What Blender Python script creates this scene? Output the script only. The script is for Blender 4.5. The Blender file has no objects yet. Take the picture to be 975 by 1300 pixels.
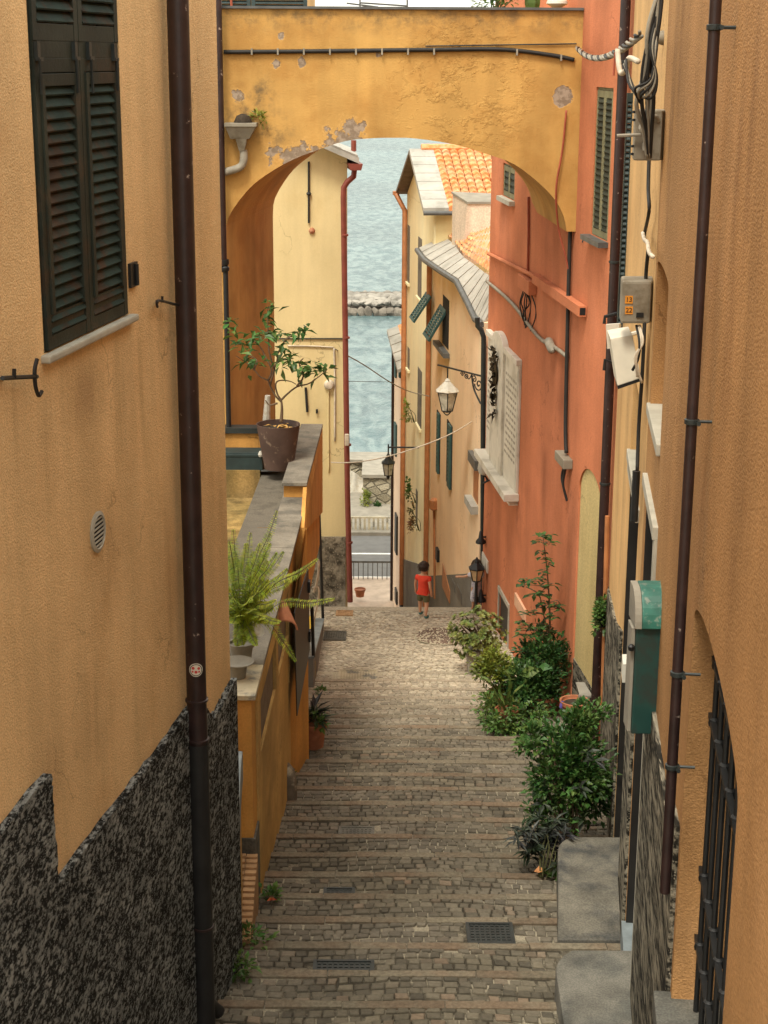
import bpy, bmesh, math, random
from mathutils import Vector, Matrix
R = math.radians
sc = bpy.context.scene
C = sc.collection
rnd = random.Random(7)

# ------------------------------------------------------------------ camera
EYE = Vector((0, 0, 20)); F = 2077.0; PITCH = R(15.6); ROLL = R(0.315)
cam_d = bpy.data.cameras.new('camera'); cam = bpy.data.objects.new('camera', cam_d); C.objects.link(cam)
cam_d.sensor_fit = 'VERTICAL'; cam_d.sensor_height = 36; cam_d.lens = 36 * F / 1300
cam_d.clip_start = .1; cam_d.clip_end = 20000
MW = Matrix.Translation(EYE) @ Matrix.Rotation(math.pi / 2 - PITCH, 4, 'X') @ Matrix.Rotation(ROLL, 4, 'Z')
cam.matrix_world = MW; sc.camera = cam
cam_d.dof.use_dof = True; cam_d.dof.focus_distance = 15.5; cam_d.dof.aperture_fstop = 16.0
M3 = MW.to_3x3()
def ray(px, py): return M3 @ Vector(((px - 487.5) / F, -(py - 650) / F, -1))
def P(px, py, y):                        # world point seen at a photo pixel, at distance y
    d = ray(px, py); return EYE + d * (y / d.y)
def PZ(px, py, z):                       # the same on a level plane
    d = ray(px, py); return EYE + d * ((z - 20) / d.z)

# ------------------------------------------------------------------ ground profile
TREAD = .66; Y0 = 11.8
def slope_z(y): return 20 - (5.31 + .18 * y)
def gz(y):
    if y <= 25.8: return slope_z(y)
    if y <= 30.6: return slope_z(25.8) - .1 * (y - 25.8)
    return slope_z(25.8) - .48 - .5 * min(y - 30.6, 10.6)
def G(px, py):                           # ground point under a photo pixel
    d = ray(px, py); lo, hi = 2., 60.
    for _ in range(60):
        m = (lo + hi) / 2
        z = 20 + d.z * m / d.y
        if z > gz(m): lo = m
        else: hi = m
    y = (lo + hi) / 2
    return Vector((d.x * y / d.y, y, gz(y)))

# ------------------------------------------------------------------ walls as vertical planes
class Wall:
    def __init__(s, a, m, side):         # x = a + m*y ; side +1: street lies at +x
        s.a, s.m = a, m
        n = Vector((1, -m, 0)).normalized(); s.n = n * side
        s.u = Vector((m, 1, 0)).normalized()
    def at(s, y, z, d=0): return Vector((s.a + s.m * y, y, z)) + s.n * d
    def hit(s, px, py, d=0):
        o = s.n * d; r = ray(px, py)
        t = (s.a + o.x - s.m * o.y) / (r.x - s.m * r.y)
        p = EYE + r * t; return (p.y - o.y, p.z)
    def pt(s, px, py, d=0): return s.at(*s.hit(px, py, d), d)
LW = Wall(-3.36, .168, 1)
RW = Wall(.80, .105, -1)
PW = Wall(4.99, -.1, -1)

# ------------------------------------------------------------------ mesh builder
class MB:
    def __init__(s): s.v = []; s.f = []; s.smooth = False
    def vert(s, p): s.v.append(tuple(p)); return len(s.v) - 1
    def face(s, pts): s.f.append([s.vert(p) for p in pts]); return s
    def hexa(s, a, b):                   # a,b: quads (4 pts each) facing each other
        i = [s.vert(p) for p in a]; j = [s.vert(p) for p in b]
        s.f += [i[::-1], j] + [[i[k], i[(k + 1) % 4], j[(k + 1) % 4], j[k]] for k in range(4)]
        return s
    def box(s, x0, x1, y0, y1, z0, z1):
        return s.hexa([(x0, y0, z0), (x1, y0, z0), (x1, y1, z0), (x0, y1, z0)], [(x0, y0, z1), (x1, y0, z1), (x1, y1, z1), (x0, y1, z1)])
    def wbox(s, W, y0, y1, z0, z1, d0, d1):
        q = lambda d: [W.at(y0, z0, d), W.at(y1, z0, d), W.at(y1, z1, d), W.at(y0, z1, d)]
        return s.hexa(q(d0), q(d1))
    def prism(s, pts, vec):
        i = [s.vert(p) for p in pts]; j = [s.vert(Vector(p) + Vector(vec)) for p in pts]
        n = len(pts); s.f += [i[::-1], j] + [[i[k], i[(k + 1) % n], j[(k + 1) % n], j[k]] for k in range(n)]
        return s
    def wprism(s, W, yz, d0, d1): return s.prism([W.at(y, z, d0) for y, z in yz], W.n * (d1 - d0))
    def tube(s, pts, r, n=8, cap=True):
        pts = [Vector(p) for p in pts]; rs = r if isinstance(r, (list, tuple)) else [r] * len(pts)
        rings = []; up = None
        for k, p in enumerate(pts):
            t = (pts[min(k + 1, len(pts) - 1)] - pts[max(k - 1, 0)]).normalized()
            if up is None: up = t.orthogonal().normalized()
            up = (up - t * up.dot(t)); up = up.normalized() if up.length > 1e-6 else t.orthogonal().normalized()
            w = t.cross(up)
            rings.append([s.vert(p + (up * math.cos(2 * math.pi * a / n) + w * math.sin(2 * math.pi * a / n)) * rs[k]) for a in range(n)])
        for k in range(len(rings) - 1):
            for a in range(n):
                s.f.append([rings[k][a], rings[k][(a + 1) % n], rings[k + 1][(a + 1) % n], rings[k + 1][a]])
        if cap: s.f += [rings[0][::-1], rings[-1]]
        return s
    def lathe(s, c, prof, n=20, axis=(0, 0, 1)):   # prof: (radius, height)
        c = Vector(c); ax = Vector(axis).normalized(); e = ax.orthogonal().normalized(); g = ax.cross(e)
        rings = [[s.vert(c + ax * h + (e * math.cos(2 * math.pi * a / n) + g * math.sin(2 * math.pi * a / n)) * max(r, 1e-4)) for a in range(n)] for r, h in prof]
        for k in range(len(rings) - 1):
            for a in range(n): s.f.append([rings[k][a], rings[k][(a + 1) % n], rings[k + 1][(a + 1) % n], rings[k + 1][a]])
        s.f += [rings[0][::-1], rings[-1]]
        return s
    def leaf(s, b, d, up, L, W, fold=.25):
        d = d.normalized(); w = d.cross(up); w = w.normalized() if w.length > 1e-5 else d.orthogonal().normalized()
        n = w.cross(d)
        m = b + d * L * .45
        i = [s.vert(b), s.vert(m - w * W / 2 + n * W * fold), s.vert(b + d * L - n * L * .12), s.vert(m + w * W / 2 + n * W * fold), s.vert(m)]
        s.f += [[i[0], i[4], i[1]], [i[1], i[4], i[2]], [i[0], i[3], i[4]], [i[4], i[3], i[2]]]
    def build(s, name, m, parent=None, smooth=False, bevel=0, label=None, fixn=True):
        off = ORG.get(parent.name, Vector()) if parent else Vector()
        me = bpy.data.meshes.new(name)
        me.from_pydata([tuple(Vector(p) - off) for p in s.v], [], s.f); 
        o = bpy.data.objects.new(name, me); C.objects.link(o)
        if fixn or bevel:
            bm = bmesh.new(); bm.from_mesh(me)
            bmesh.ops.remove_doubles(bm, verts=bm.verts, dist=1e-5)
            if bevel:
                es = [e for e in bm.edges if len(e.link_faces) == 2 and e.calc_face_angle(0) > .6]
                bmesh.ops.bevel(bm, geom=es, offset=bevel, segments=2, affect='EDGES', profile=.6, clamp_overlap=True)
            bmesh.ops.recalc_face_normals(bm, faces=bm.faces); bm.to_mesh(me); bm.free()
        if smooth:
            for p in me.polygons: p.use_smooth = True
            if smooth != 'all':
                try: me.set_sharp_from_angle(angle=R(40))
                except Exception: pass
        me.materials.append(m)
        if parent: o.parent = parent; ORG[o.name] = off
        if label: o['label'] = label
        return o
ORG = {}
def tag(o, label, cat, group=None, kind=None):
    if label: o['label'] = label
    if cat: o['category'] = cat
    if group: o['group'] = group
    if kind: o['kind'] = kind
    return o
def thing(name, loc, label, cat, group=None):
    o = bpy.data.objects.new(name, None); C.objects.link(o); o.location = loc; o.empty_display_size = .1
    ORG[o.name] = Vector(loc); return tag(o, label, cat, group)
def struct(o): o['kind'] = 'structure'; return o
def curve3(pts, n=6):                     # Catmull-Rom
    pts = [Vector(p) for p in pts]; out = []
    for k in range(len(pts) - 1):
        a, b, c, d = pts[max(k - 1, 0)], pts[k], pts[k + 1], pts[min(k + 2, len(pts) - 1)]
        for i in range(n):
            t = i / n
            out.append(.5 * ((2 * b) + (c - a) * t + (2 * a - 5 * b + 4 * c - d) * t * t + (3 * b - a - 3 * c + d) * t ** 3))
    return out + [pts[-1]]

# ------------------------------------------------------------------ materials
class NT:
    def __init__(s, name):
        s.m = bpy.data.materials.new(name); s.m.use_nodes = True; s.t = s.m.node_tree
        s.b = next(n for n in s.t.nodes if n.type == 'BSDF_PRINCIPLED'); s.out = next(n for n in s.t.nodes if n.type == 'OUTPUT_MATERIAL')
        s.pos = s.n('ShaderNodeNewGeometry')
    def n(s, kind, **kw):
        x = s.t.nodes.new(kind)
        for k, v in kw.items(): setattr(x, k, v)
        return x
    def link(s, a, b): s.t.links.new(a, b)
    def set(s, sock, v):
        if hasattr(v, 'links') or isinstance(v, bpy.types.NodeSocket): s.link(v, sock)
        else: sock.default_value = v
    def math(s, op, a, b=0., c=None, clamp=False):
        x = s.n('ShaderNodeMath', operation=op, use_clamp=clamp); s.set(x.inputs[0], a); s.set(x.inputs[1], b)
        if c is not None: s.set(x.inputs[2], c)
        return x.outputs[0]
    def vec(s, sx, sy, sz):
        x = s.n('ShaderNodeVectorMath', operation='MULTIPLY'); s.link(s.pos.outputs['Position'], x.inputs[0]); x.inputs[1].default_value = (sx, sy, sz); return x.outputs[0]
    def noise(s, scale, detail=4, rough=.55, vec=None, dist=0):
        x = s.n('ShaderNodeTexNoise'); s.link(vec or s.pos.outputs['Position'], x.inputs['Vector'])
        x.inputs['Scale'].default_value = scale; x.inputs['Detail'].default_value = detail; x.inputs['Roughness'].default_value = rough; x.inputs['Distortion'].default_value = dist
        return x.outputs['Fac']
    def rng(s, v, a, b, c=0., d=1., smooth=True):
        x = s.n('ShaderNodeMapRange'); x.interpolation_type = 'SMOOTHSTEP' if smooth else 'LINEAR'
        s.set(x.inputs[0], v); x.inputs[1].default_value = a; x.inputs[2].default_value = b; x.inputs[3].default_value = c; x.inputs[4].default_value = d
        return x.outputs[0]
    def mix(s, f, a, b):
        x = s.n('ShaderNodeMix', data_type='RGBA'); s.set(x.inputs[0], f)
        for k, v in ((6, a), (7, b)):
            if isinstance(v, tuple): x.inputs[k].default_value = (*v[:3], 1)
            else: s.link(v, x.inputs[k])
        return x.outputs[2]
    def val(s, col, f, hue=None, sat=None):
        x = s.n('ShaderNodeHueSaturation'); 
        if isinstance(col, tuple): x.inputs['Color'].default_value = (*col[:3], 1)
        else: s.link(col, x.inputs['Color'])
        s.set(x.inputs['Value'], f)
        if hue is not None: s.set(x.inputs['Hue'], hue)
        if sat is not None: s.set(x.inputs['Saturation'], sat)
        return x.outputs[0]
    def bump(s, h, strength, dist=.01, prev=None):
        x = s.n('ShaderNodeBump'); x.inputs['Strength'].default_value = strength; x.inputs['Distance'].default_value = dist
        s.link(h, x.inputs['Height'])
        if prev: s.link(prev, x.inputs['Normal'])
        return x.outputs[0]
    def done(s, col, rough=.85, nrm=None, metal=0, spec=.3):
        if isinstance(col, tuple): s.b.inputs['Base Color'].default_value = (*col[:3], 1)
        else: s.link(col, s.b.inputs['Base Color'])
        s.set(s.b.inputs['Roughness'], rough); s.b.inputs['Metallic'].default_value = metal; s.b.inputs['Specular IOR Level'].default_value = spec
        if nrm: s.link(nrm, s.b.inputs['Normal'])
        return s.m

def M(name, c, v=.12, ns=4, rough=.85, bump=0, bs=60, bd=.01, c2=None, c2s=1.5, c2t=(.5, .65), streak=0, metal=0, spec=.3, isl=0, grain=0):
    t = NT(name)
    f = t.rng(t.noise(ns, 5), .3, .7, 1 - v, 1 + v)
    if isl: f = t.math('MULTIPLY', f, t.rng(t.pos.outputs['Random Per Island'], 0, 1, 1 - isl, 1 + isl, False))
    if grain: f = t.math('MULTIPLY', f, t.rng(t.noise(bs, 2), .3, .7, 1 - grain, 1 + grain))
    if streak: f = t.math('MULTIPLY', f, t.rng(t.noise(1, 4, vec=t.vec(4, 4, .25)), .35, .7, 1 + streak * .4, 1 - streak))
    col = c
    if c2: col = t.mix(t.rng(t.noise(c2s, 6, .65), *c2t), c, c2)
    col = t.val(col, f)
    nr = t.bump(t.noise(bs, 6, .65), bump, bd) if bump else None
    return t.done(col, rough, nr, metal, spec)

def leafmat(name, c, c2=None, trans=.3, hv=.03):
    t = NT(name)
    r = t.pos.outputs['Random Per Island']
    col = t.mix(t.rng(t.noise(2.5, 3), .35, .65), c, c2 or c)
    r2 = t.math('FRACT', t.math('MULTIPLY', r, 17.3))
    col = t.val(col, t.rng(r, 0, 1, .55, 1.5, False), t.rng(r2, 0, 1, .5 - hv, .5 + hv, False))
    t.done(col, .45, spec=.4)
    tr = t.n('ShaderNodeBsdfTranslucent'); t.link(col, tr.inputs['Color'])
    mx = t.n('ShaderNodeMixShader'); mx.inputs[0].default_value = trans
    t.link(t.b.outputs[0], mx.inputs[1]); t.link(tr.outputs[0], mx.inputs[2]); t.link(mx.outputs[0], t.out.inputs[0])
    return t.m

def plaster(name, c, dirt, grain_s=95, bump=.5, v=.1, streak=.18, dirt_t=(.5, .75), ys=1., ga=.14, stains=()):
    t = NT(name); gv = t.vec(1, ys, 1)
    big = t.noise(.9, 6, .6, vec=t.vec(1, max(ys, .5), 1))
    st = t.noise(1, 5, .6, vec=t.vec(3.2 * ys, 3.2 * ys, .22))
    f = t.rng(big, .3, .7, 1 - v, 1 + v)
    f = t.math('MULTIPLY', f, t.rng(st, .3, .72, 1 + streak * .4, 1 - streak))
    f = t.math('MULTIPLY', f, t.rng(t.noise(grain_s, 3, vec=gv), .32, .68, 1 - ga, 1 + ga))
    d = t.math('MULTIPLY', t.rng(t.noise(1.3, 7, .65, vec=t.vec(1, max(ys, .4), .6)), *dirt_t), .6)
    col = t.mix(d, c, dirt)
    nz = t.n('ShaderNodeTexNoise'); nz.inputs['Scale'].default_value = 2.2; nz.inputs['Detail'].default_value = 5; t.link(t.pos.outputs['Position'], nz.inputs['Vector'])
    ad = t.n('ShaderNodeVectorMath', operation='MULTIPLY_ADD'); t.link(nz.outputs['Color'], ad.inputs[0]); ad.inputs[1].default_value = (.55, .55, .55); t.link(t.vec(.6, .6, .45), ad.inputs[2])
    ck = t.n('ShaderNodeTexVoronoi', feature='DISTANCE_TO_EDGE'); ck.inputs['Scale'].default_value = 1.1; t.link(ad.outputs[0], ck.inputs['Vector'])
    crack = t.math('MULTIPLY', t.rng(ck.outputs['Distance'], .002, .007, 1, 0), t.rng(t.noise(.7, 3, .5), .5, .6))
    col = t.mix(t.math('MULTIPLY', crack, .5), col, tuple(x * .4 for x in dirt))
    col = t.mix(t.math('MULTIPLY', t.rng(t.noise(.55, 6, .6, vec=t.vec(1, 1, .7)), .52, .68), .25), col, tuple(min(.85, x * 1.12 + .05) for x in c))
    sm = None
    for (p, rx, rz, k) in stains:            # rain streaks and damp patches with their own ragged outline
        a = t.n('ShaderNodeVectorMath', operation='SUBTRACT'); t.link(t.pos.outputs['Position'], a.inputs[0]); a.inputs[1].default_value = p
        b = t.n('ShaderNodeVectorMath', operation='MULTIPLY'); t.link(a.outputs[0], b.inputs[0]); b.inputs[1].default_value = (1 / rx, 1 / rx, 1 / rz)
        l = t.n('ShaderNodeVectorMath', operation='LENGTH'); t.link(b.outputs[0], l.inputs[0])
        q = t.rng(l.outputs['Value'], .1, 1, k, 0); sm = q if sm is None else t.math('MAXIMUM', sm, q)
    if sm is not None:
        sm = t.math('MULTIPLY', sm, t.rng(t.noise(1, 6, .65, vec=t.vec(5 * ys, 5 * ys, .8)), .3, .62))
        col = t.mix(sm, col, tuple(x * .62 for x in dirt))
    col = t.val(col, f)
    vo = t.n('ShaderNodeTexVoronoi'); vo.inputs['Scale'].default_value = grain_s * .9; t.link(gv, vo.inputs['Vector'])
    h = t.math('ADD', t.noise(grain_s, 4, .6, vec=gv), t.math('MULTIPLY', vo.outputs['Distance'], -.5))
    h = t.math('ADD', h, t.math('MULTIPLY', t.noise(6, 3), 1.2))
    return t.done(col, .93, t.bump(h, bump, .012), spec=.15)

def roughcast(name, dark, light, scale=22, bump=1., mid=(.42, .68), ys=1.):
    t = NT(name); gv = t.vec(1, ys, 1)
    n1 = t.math('ADD', t.math('MULTIPLY', t.noise(scale, 4, .6, vec=gv), .7), t.math('MULTIPLY', t.noise(scale * .3, 3, .5, vec=gv), .3)); n2 = t.noise(3, 4)
    f = t.rng(n1, *mid)
    col = t.val(t.mix(f, dark, light), t.rng(n2, .3, .7, .65, 1.3))
    vo = t.n('ShaderNodeTexVoronoi'); vo.inputs['Scale'].default_value = scale * 2.6; t.link(gv, vo.inputs['Vector'])
    sp = t.n('ShaderNodeSeparateColor'); t.link(vo.outputs['Color'], sp.inputs[0])
    ch = t.math('MULTIPLY', t.rng(vo.outputs['Distance'], .25, .45, 1, 0), t.rng(sp.outputs[0], .45, .8))
    col = t.mix(t.math('MULTIPLY', ch, .75), col, tuple(min(1, x * 1.15) for x in light))
    return t.done(col, .95, t.bump(t.math('ADD', t.noise(scale, 5, .6, vec=gv), t.math('MULTIPLY', ch, .35)), bump, .03), spec=.1)

def arch_plaster():
    t = NT('ochre_flaking_plaster')
    base = (.53, .305, .092); old = (.43, .225, .062)
    st = t.noise(1, 5, .6, vec=t.vec(2.5, 2.5, .3))
    col = t.mix(t.rng(t.noise(1.1, 7, .65), .4, .68), base, old)
    col = t.val(col, t.math('MULTIPLY', t.rng(t.noise(.8, 5), .3, .7, .86, 1.1), t.rng(st, .3, .7, 1.06, .86)))
    n = t.noise(4.5, 8, .68)
    tot = None
    for (px, py, y, r, k) in ARCH_SPOTS:
        p = P(px, py, y)
        dd = t.n('ShaderNodeVectorMath', operation='DISTANCE'); t.link(t.pos.outputs['Position'], dd.inputs[0]); dd.inputs[1].default_value = p
        b = t.math('ADD', t.rng(dd.outputs['Value'], 0, r, k, 0, False), 0.)
        tot = b if tot is None else t.math('MAXIMUM', tot, b)
    gate = t.rng(t.math('MULTIPLY', n, t.math('ADD', tot, 0.)), .30, .33)
    edge = t.rng(t.math('MULTIPLY', n, tot), .25, .31)
    col = t.mix(t.math('MULTIPLY', edge, .55), col, (.62, .36, .12))
    col = t.mix(gate, col, t.mix(t.rng(t.noise(14, 4), .4, .6), (.34, .26, .19), (.22, .16, .11)))
    # soot under the coping and by the hopper
    dk = None
    for (px, py, y, r) in ARCH_SOOT:
        p = P(px, py, y)
        dd = t.n('ShaderNodeVectorMath', operation='DISTANCE'); t.link(t.pos.outputs['Position'], dd.inputs[0]); dd.inputs[1].default_value = p
        b = t.rng(dd.outputs['Value'], 0, r, 1, 0); dk = b if dk is None else t.math('MAXIMUM', dk, b)
    sx = t.n('ShaderNodeSeparateXYZ'); t.link(t.pos.outputs['Position'], sx.inputs[0])
    top = t.rng(sx.outputs[2], ARCH_TOP - .45, ARCH_TOP - .02, 0, .8)
    dk = t.math('MULTIPLY', t.math('MAXIMUM', dk, top), t.rng(t.noise(5, 7, .7), .42, .66))
    col = t.mix(t.math('MULTIPLY', dk, .8), col, (.09, .07, .045))
    # blistered relief right of the crown
    p = P(590, 110, 23.2); dd = t.n('ShaderNodeVectorMath', operation='DISTANCE'); t.link(t.pos.outputs['Position'], dd.inputs[0]); dd.inputs[1].default_value = p
    bl = t.math('MULTIPLY', t.rng(dd.outputs['Value'], .35, 1.25, 1, 0), t.rng(t.noise(3.2, 9, .68), .47, .58))
    bl = t.math('ADD', bl, t.math('MULTIPLY', gate, -1.))
    nr = t.bump(bl, .5, .03); nr = t.bump(t.noise(40, 5), .35, .015, nr)
    return t.done(col, .9, nr, spec=.2)
# ------------------------------------------------------------------ palette
ARCH_TOP = P(500, 12, 23.2).z
ARCH_SPOTS = [(352, 80, 23.2, .22, 1.), (383, 78, 23.2, .2, .9), (388, 205, 23.2, .75, .95), (440, 178, 23.2, .75, 1.0), (345, 195, 23.2, .5, .8), (715, 123, 23.2, .24, 1.6), (358, 46, 23.2, .12, 1.), (480, 70, 23.2, .25, .7), (300, 120, 23.2, .3, .8)]
ARCH_SOOT = [(312, 150, 23.2, .6), (345, 165, 23.2, .45), (330, 120, 23.2, .4)]
m_left = plaster('sand_stucco', (.76, .51, .255), (.62, .37, .165), 90, .65, .08, .1, ga=.12, stains=[(LW.pt(x, y), rx, rz, k) for x, y, rx, rz, k in ((110, 500, .6, .3, .5), (150, 520, .2, .9, .45), (180, 480, .12, .8, .4), (140, 700, .35, .7, .4), (205, 420, .1, .5, .4), (60, 560, .2, .6, .35), (215, 760, .14, 1.0, .4), (20, 540, .06, .5, .4), (120, 900, .5, .5, .35), (280, 640, .1, .6, .3), (60, 990, .35, .3, .3))])
m_right = plaster('brown_orange_stucco', (.42, .225, .09), (.31, .15, .06), 85, .5, .1, .2, ys=.35, ga=.1, stains=[(RW.pt(x, y), rx, rz, k) for x, y, rx, rz, k in ((850, 200, .35, 1.2, .7), (930, 350, .3, 1.3, .6), (870, 640, .3, .9, .6), (930, 700, .25, .7, .5), (865, 60, .3, .8, .7), (955, 150, .2, 1., .6), (890, 470, .2, .8, .5))])
m_pale = plaster('pale_ochre_stucco', (.62, .38, .165), (.46, .25, .1), 60, .25, .1, .25, ys=.25, ga=.06)
m_pink = plaster('coral_stucco', (.53, .185, .088), (.42, .14, .068), 50, .2, .1, .22, ys=.3, ga=.05, stains=[(PW.pt(x, y), rx, rz, k) for x, y, rx, rz, k in ((715, 480, .5, 1.2, .7), (658, 660, .35, .5, .8), (690, 600, .4, 1.1, .6), (640, 540, .3, .8, .5), (722, 720, .3, 1., .7), (765, 350, .4, .6, .6), (625, 380, .5, .5, .5))])
m_yellow = plaster('butter_stucco', (.68, .55, .29), (.6, .46, .22), 30, .06, .05, .08, ga=.02)
m_peach = plaster('peach_stucco', (.86, .63, .41), (.78, .5, .28), 30, .06, .05, .1, ys=.3, ga=.02)
m_cream = plaster('cream_stucco', (.86, .76, .48), (.8, .64, .36), 30, .06, .06, .12, ys=.3, ga=.02)
m_rose = plaster('rose_stucco', (.84, .66, .5), (.74, .54, .36), 30, .06, .06, .12, ys=.3, ga=.02)
m_terr = plaster('terrace_ochre', (.54, .27, .07), (.34, .18, .055), 45, .3, .12, .3, (.45, .7), ys=.3, ga=.06)
m_terrpale = plaster('terrace_pale_face', (.55, .34, .115), (.26, .17, .07), 45, .3, .14, .3, (.42, .68), ys=.16, ga=.06)
m_mossy = plaster('mossy_ochre', (.30, .19, .065), (.08, .07, .03), 45, .35, .2, .5, (.33, .58))
m_arch = arch_plaster()
m_door_yellow = plaster('doorway_yellow', (.56, .44, .2), (.46, .35, .15), 40, .2, .05, .1)
m_plinth = roughcast('dark_roughcast', (.016, .0165, .0155), (.255, .265, .25), 36, .6, (.455, .60), ys=.5)
m_gran = roughcast('granite_roughcast', (.022, .02, .016), (.27, .24, .18), 22, .5, (.43, .60), ys=.11)
m_rubble = roughcast('rubble_plinth', (.06, .05, .035), (.30, .26, .19), 9, .9, (.35, .65))
m_grey = plaster('grey_render', (.2, .19, .165), (.11, .105, .09), 40, .3, .15, .2, (.4, .7), ys=.3, ga=.06)
m_slate = M('slate_slab', (.17, .148, .115), .2, 3, .8, .35, 40, grain=.12, c2=(.10, .09, .072), c2s=2, streak=.1)
m_slatepale = M('pale_slab', (.45, .39, .27), .2, 3, .8, .3, 40, c2=(.2, .19, .16), c2s=4)
m_ledge = M('brown_ledge', (.115, .098, .074), .22, 3, .85, .35, 50, grain=.15, c2=(.07, .06, .045), c2s=3)
m_stone = M('stone_step', (.145, .135, .112), .22, 3, .85, .45, 70, grain=.2, c2=(.09, .088, .076), c2s=2.2, c2t=(.45, .65))
m_stonedark = M('worn_stone_step', (.135, .122, .096), .24, 3, .85, .45, 60, grain=.2, c2=(.045, .046, .045), c2s=2.6, c2t=(.4, .7))
m_sill = M('stone_sill', (.38, .35, .28), .12, 5, .85, .2, 60)
m_bluestone = M('bluestone', (.2, .23, .24), .2, 5, .6, .2, 40)
m_pipe = M('brown_pipe_paint', (.026, .0125, .011), .3, 6, .45, .15, 30, c2=(.26, .2, .16), c2s=11, c2t=(.64, .68), spec=.45)
m_iron = M('cast_iron', (.02, .024, .022), .25, 8, .5, .2, 50, spec=.4)
m_redpipe = M('red_pipe_paint', (.19, .045, .03), .15, 5, .5, spec=.4)
m_copper = M('orange_pipe', (.4, .16, .06), .15, 5, .5, spec=.4)
m_black = M('black_iron', (.012, .012, .012), .2, 8, .5, spec=.4)
m_cable = M('black_cable', (.02, .018, .016), .2, 8, .6)
m_cablegrey = M('grey_cable', (.25, .22, .17), .2, 8, .6)
m_cablepale = M('pale_cable', (.55, .47, .36), .2, 8, .6)
m_cablered = M('red_cable', (.30, .07, .035), .15, 8, .6)
m_shut = M('dark_shutter_wood', (.024, .028, .02), .3, 3, .65, .3, 30, c2=(.05, .033, .019), c2s=2.5, spec=.2)
m_slat = M('shutter_slat', (.022, .036, .03), .3, 4, .8, .2, 30, c2=(.05, .03, .018), c2s=3, spec=.12)
m_ironbrown = M('pipe_foot_iron', (.016, .015, .014), .25, 8, .55, .2, 50, spec=.35)
m_slatdark = M('dark_olive_slat', (.035, .04, .028), .2, 5, .7, spec=.2)
m_shutolive = M('olive_shutter', (.17, .16, .09), .2, 5, .6, spec=.3)
m_teal = M('teal_shutter', (.035, .085, .08), .2, 5, .55, spec=.3)
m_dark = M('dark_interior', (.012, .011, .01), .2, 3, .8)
m_doord = M('dark_door', (.02, .018, .016), .25, 3, .5, spec=.4)
m_white = M('white_paint', (.6, .57, .49), .08, 5, .6)
m_marble = M('pale_marble', (.68, .63, .53), .08, 4, .5, .1, 20, c2=(.46, .42, .34), c2s=2)
m_bronze = M('dark_bronze', (.05, .035, .02), .3, 20, .5, .3, 80, metal=.5)
m_grit = M('engraving', (.35, .31, .25), .1)
m_plastic = M('grey_plastic', (.23, .2, .15), .12, 4, .6, c2=(.15, .12, .08), c2s=3)
m_board = M('white_board', (.62, .57, .46), .08, 4, .6)
m_green = M('green_enamel', (.012, .05, .042), .2, 3, .45, c2=(.02, .03, .025), c2s=3, spec=.5)
m_greentop = M('weathered_green_enamel', (.025, .12, .09), .3, 6, .5, c2=(.16, .2, .16), c2s=14, c2t=(.52, .66), spec=.5)
m_trough = M('dark_green_trough', (.02, .035, .035), .2, 4, .5, spec=.4)
m_orange = M('orange_label', (.65, .25, .03), .08)
m_terra = M('terracotta', (.33, .125, .06), .25, 6, .8, .2, 40, c2=(.36, .24, .16), c2s=5, c2t=(.55, .75))
m_potbrown = M('brown_pot', (.075, .045, .035), .2, 4, .6, .15, 30, c2=(.2, .14, .1), c2s=7, c2t=(.58, .68))
m_potgrey = M('grey_pot', (.25, .23, .19), .15, 5, .7)
m_soil = M('soil', (.04, .028, .018), .3, 20, .95, .6, 60)
m_bark = M('bark', (.13, .085, .05), .25, 12, .9, .4, 60)
m_stem = M('green_stem', (.1, .1, .04), .25, 12, .8)
m_asph = M('asphalt', (.16, .155, .145), .1, 3, .9, .2, 80)
m_line = M('road_paint', (.78, .76, .7), .08, 5, .7)
m_glass = M('milky_glass', (.55, .52, .42), .15, 12, .35, c2=(.25, .23, .17), c2s=8, spec=.5)
m_glasswarm = M('amber_glass', (.55, .38, .2), .15, 8, .35, spec=.5)
m_hood = M('white_enamel_hood', (.5, .47, .4), .15, 8, .5, c2=(.35, .3, .22), c2s=8)
m_skin = M('skin', (.55, .29, .17), .06, 10, .6)
m_hair = M('brown_hair', (.035, .02, .012), .3, 60, .6, .6, 120)
m_redshirt = M('red_cloth', (.68, .06, .03), .08, 12, .9, .2, 30)
m_olive = M('olive_cloth', (.12, .11, .05), .1, 12, .9)
m_lav = M('pale_cloth', (.6, .57, .6), .1, 12, .9, c2=(.35, .35, .45), c2s=25)
m_shoe = M('teal_shoe', (.06, .16, .14), .1, 12, .7)
m_lead = M('lead_gutter', (.09, .09, .085), .2, 6, .5, spec=.4)
m_slateroof = M('white_roof_slab', (.38, .36, .315), .12, 4, .8, c2=(.26, .245, .21), c2s=2)
m_brick = M('brick_ramp', (.40, .24, .12), .2, 9, .9, .3, 40)
m_dragstone = M('guard_stone', (.14, .11, .08), .25, 6, .9, .5, 25, c2=(.35, .3, .22), c2s=5)
m_wood = M('weathered_wood', (.15, .11, .075), .25, 5, .8, .3, 40)
m_peachwall2 = plaster('chimney_render', (.66, .54, .42), (.6, .46, .33), 30, .2)
m_conc = M('pale_concrete', (.25, .225, .18), .15, 3, .9, .3, 30)
m_pave = M('pink_paving', (.50, .40, .31), .15, 3, .9, .3, 30)
m_lf_dark = leafmat('dark_leaf', (.028, .075, .018), (.055, .12, .028), .25)
m_lf_mid = leafmat('mid_leaf', (.06, .135, .028), (.11, .18, .04), .3)
m_lf_yel = leafmat('yellow_leaf', (.22, .25, .035), (.16, .2, .04), .35)
m_lf_fern = leafmat('fern_leaf', (.42, .46, .035), (.26, .34, .03), .4)
m_lf_purple = leafmat('purple_leaf', (.02, .018, .022), (.03, .05, .02), .15)
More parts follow.
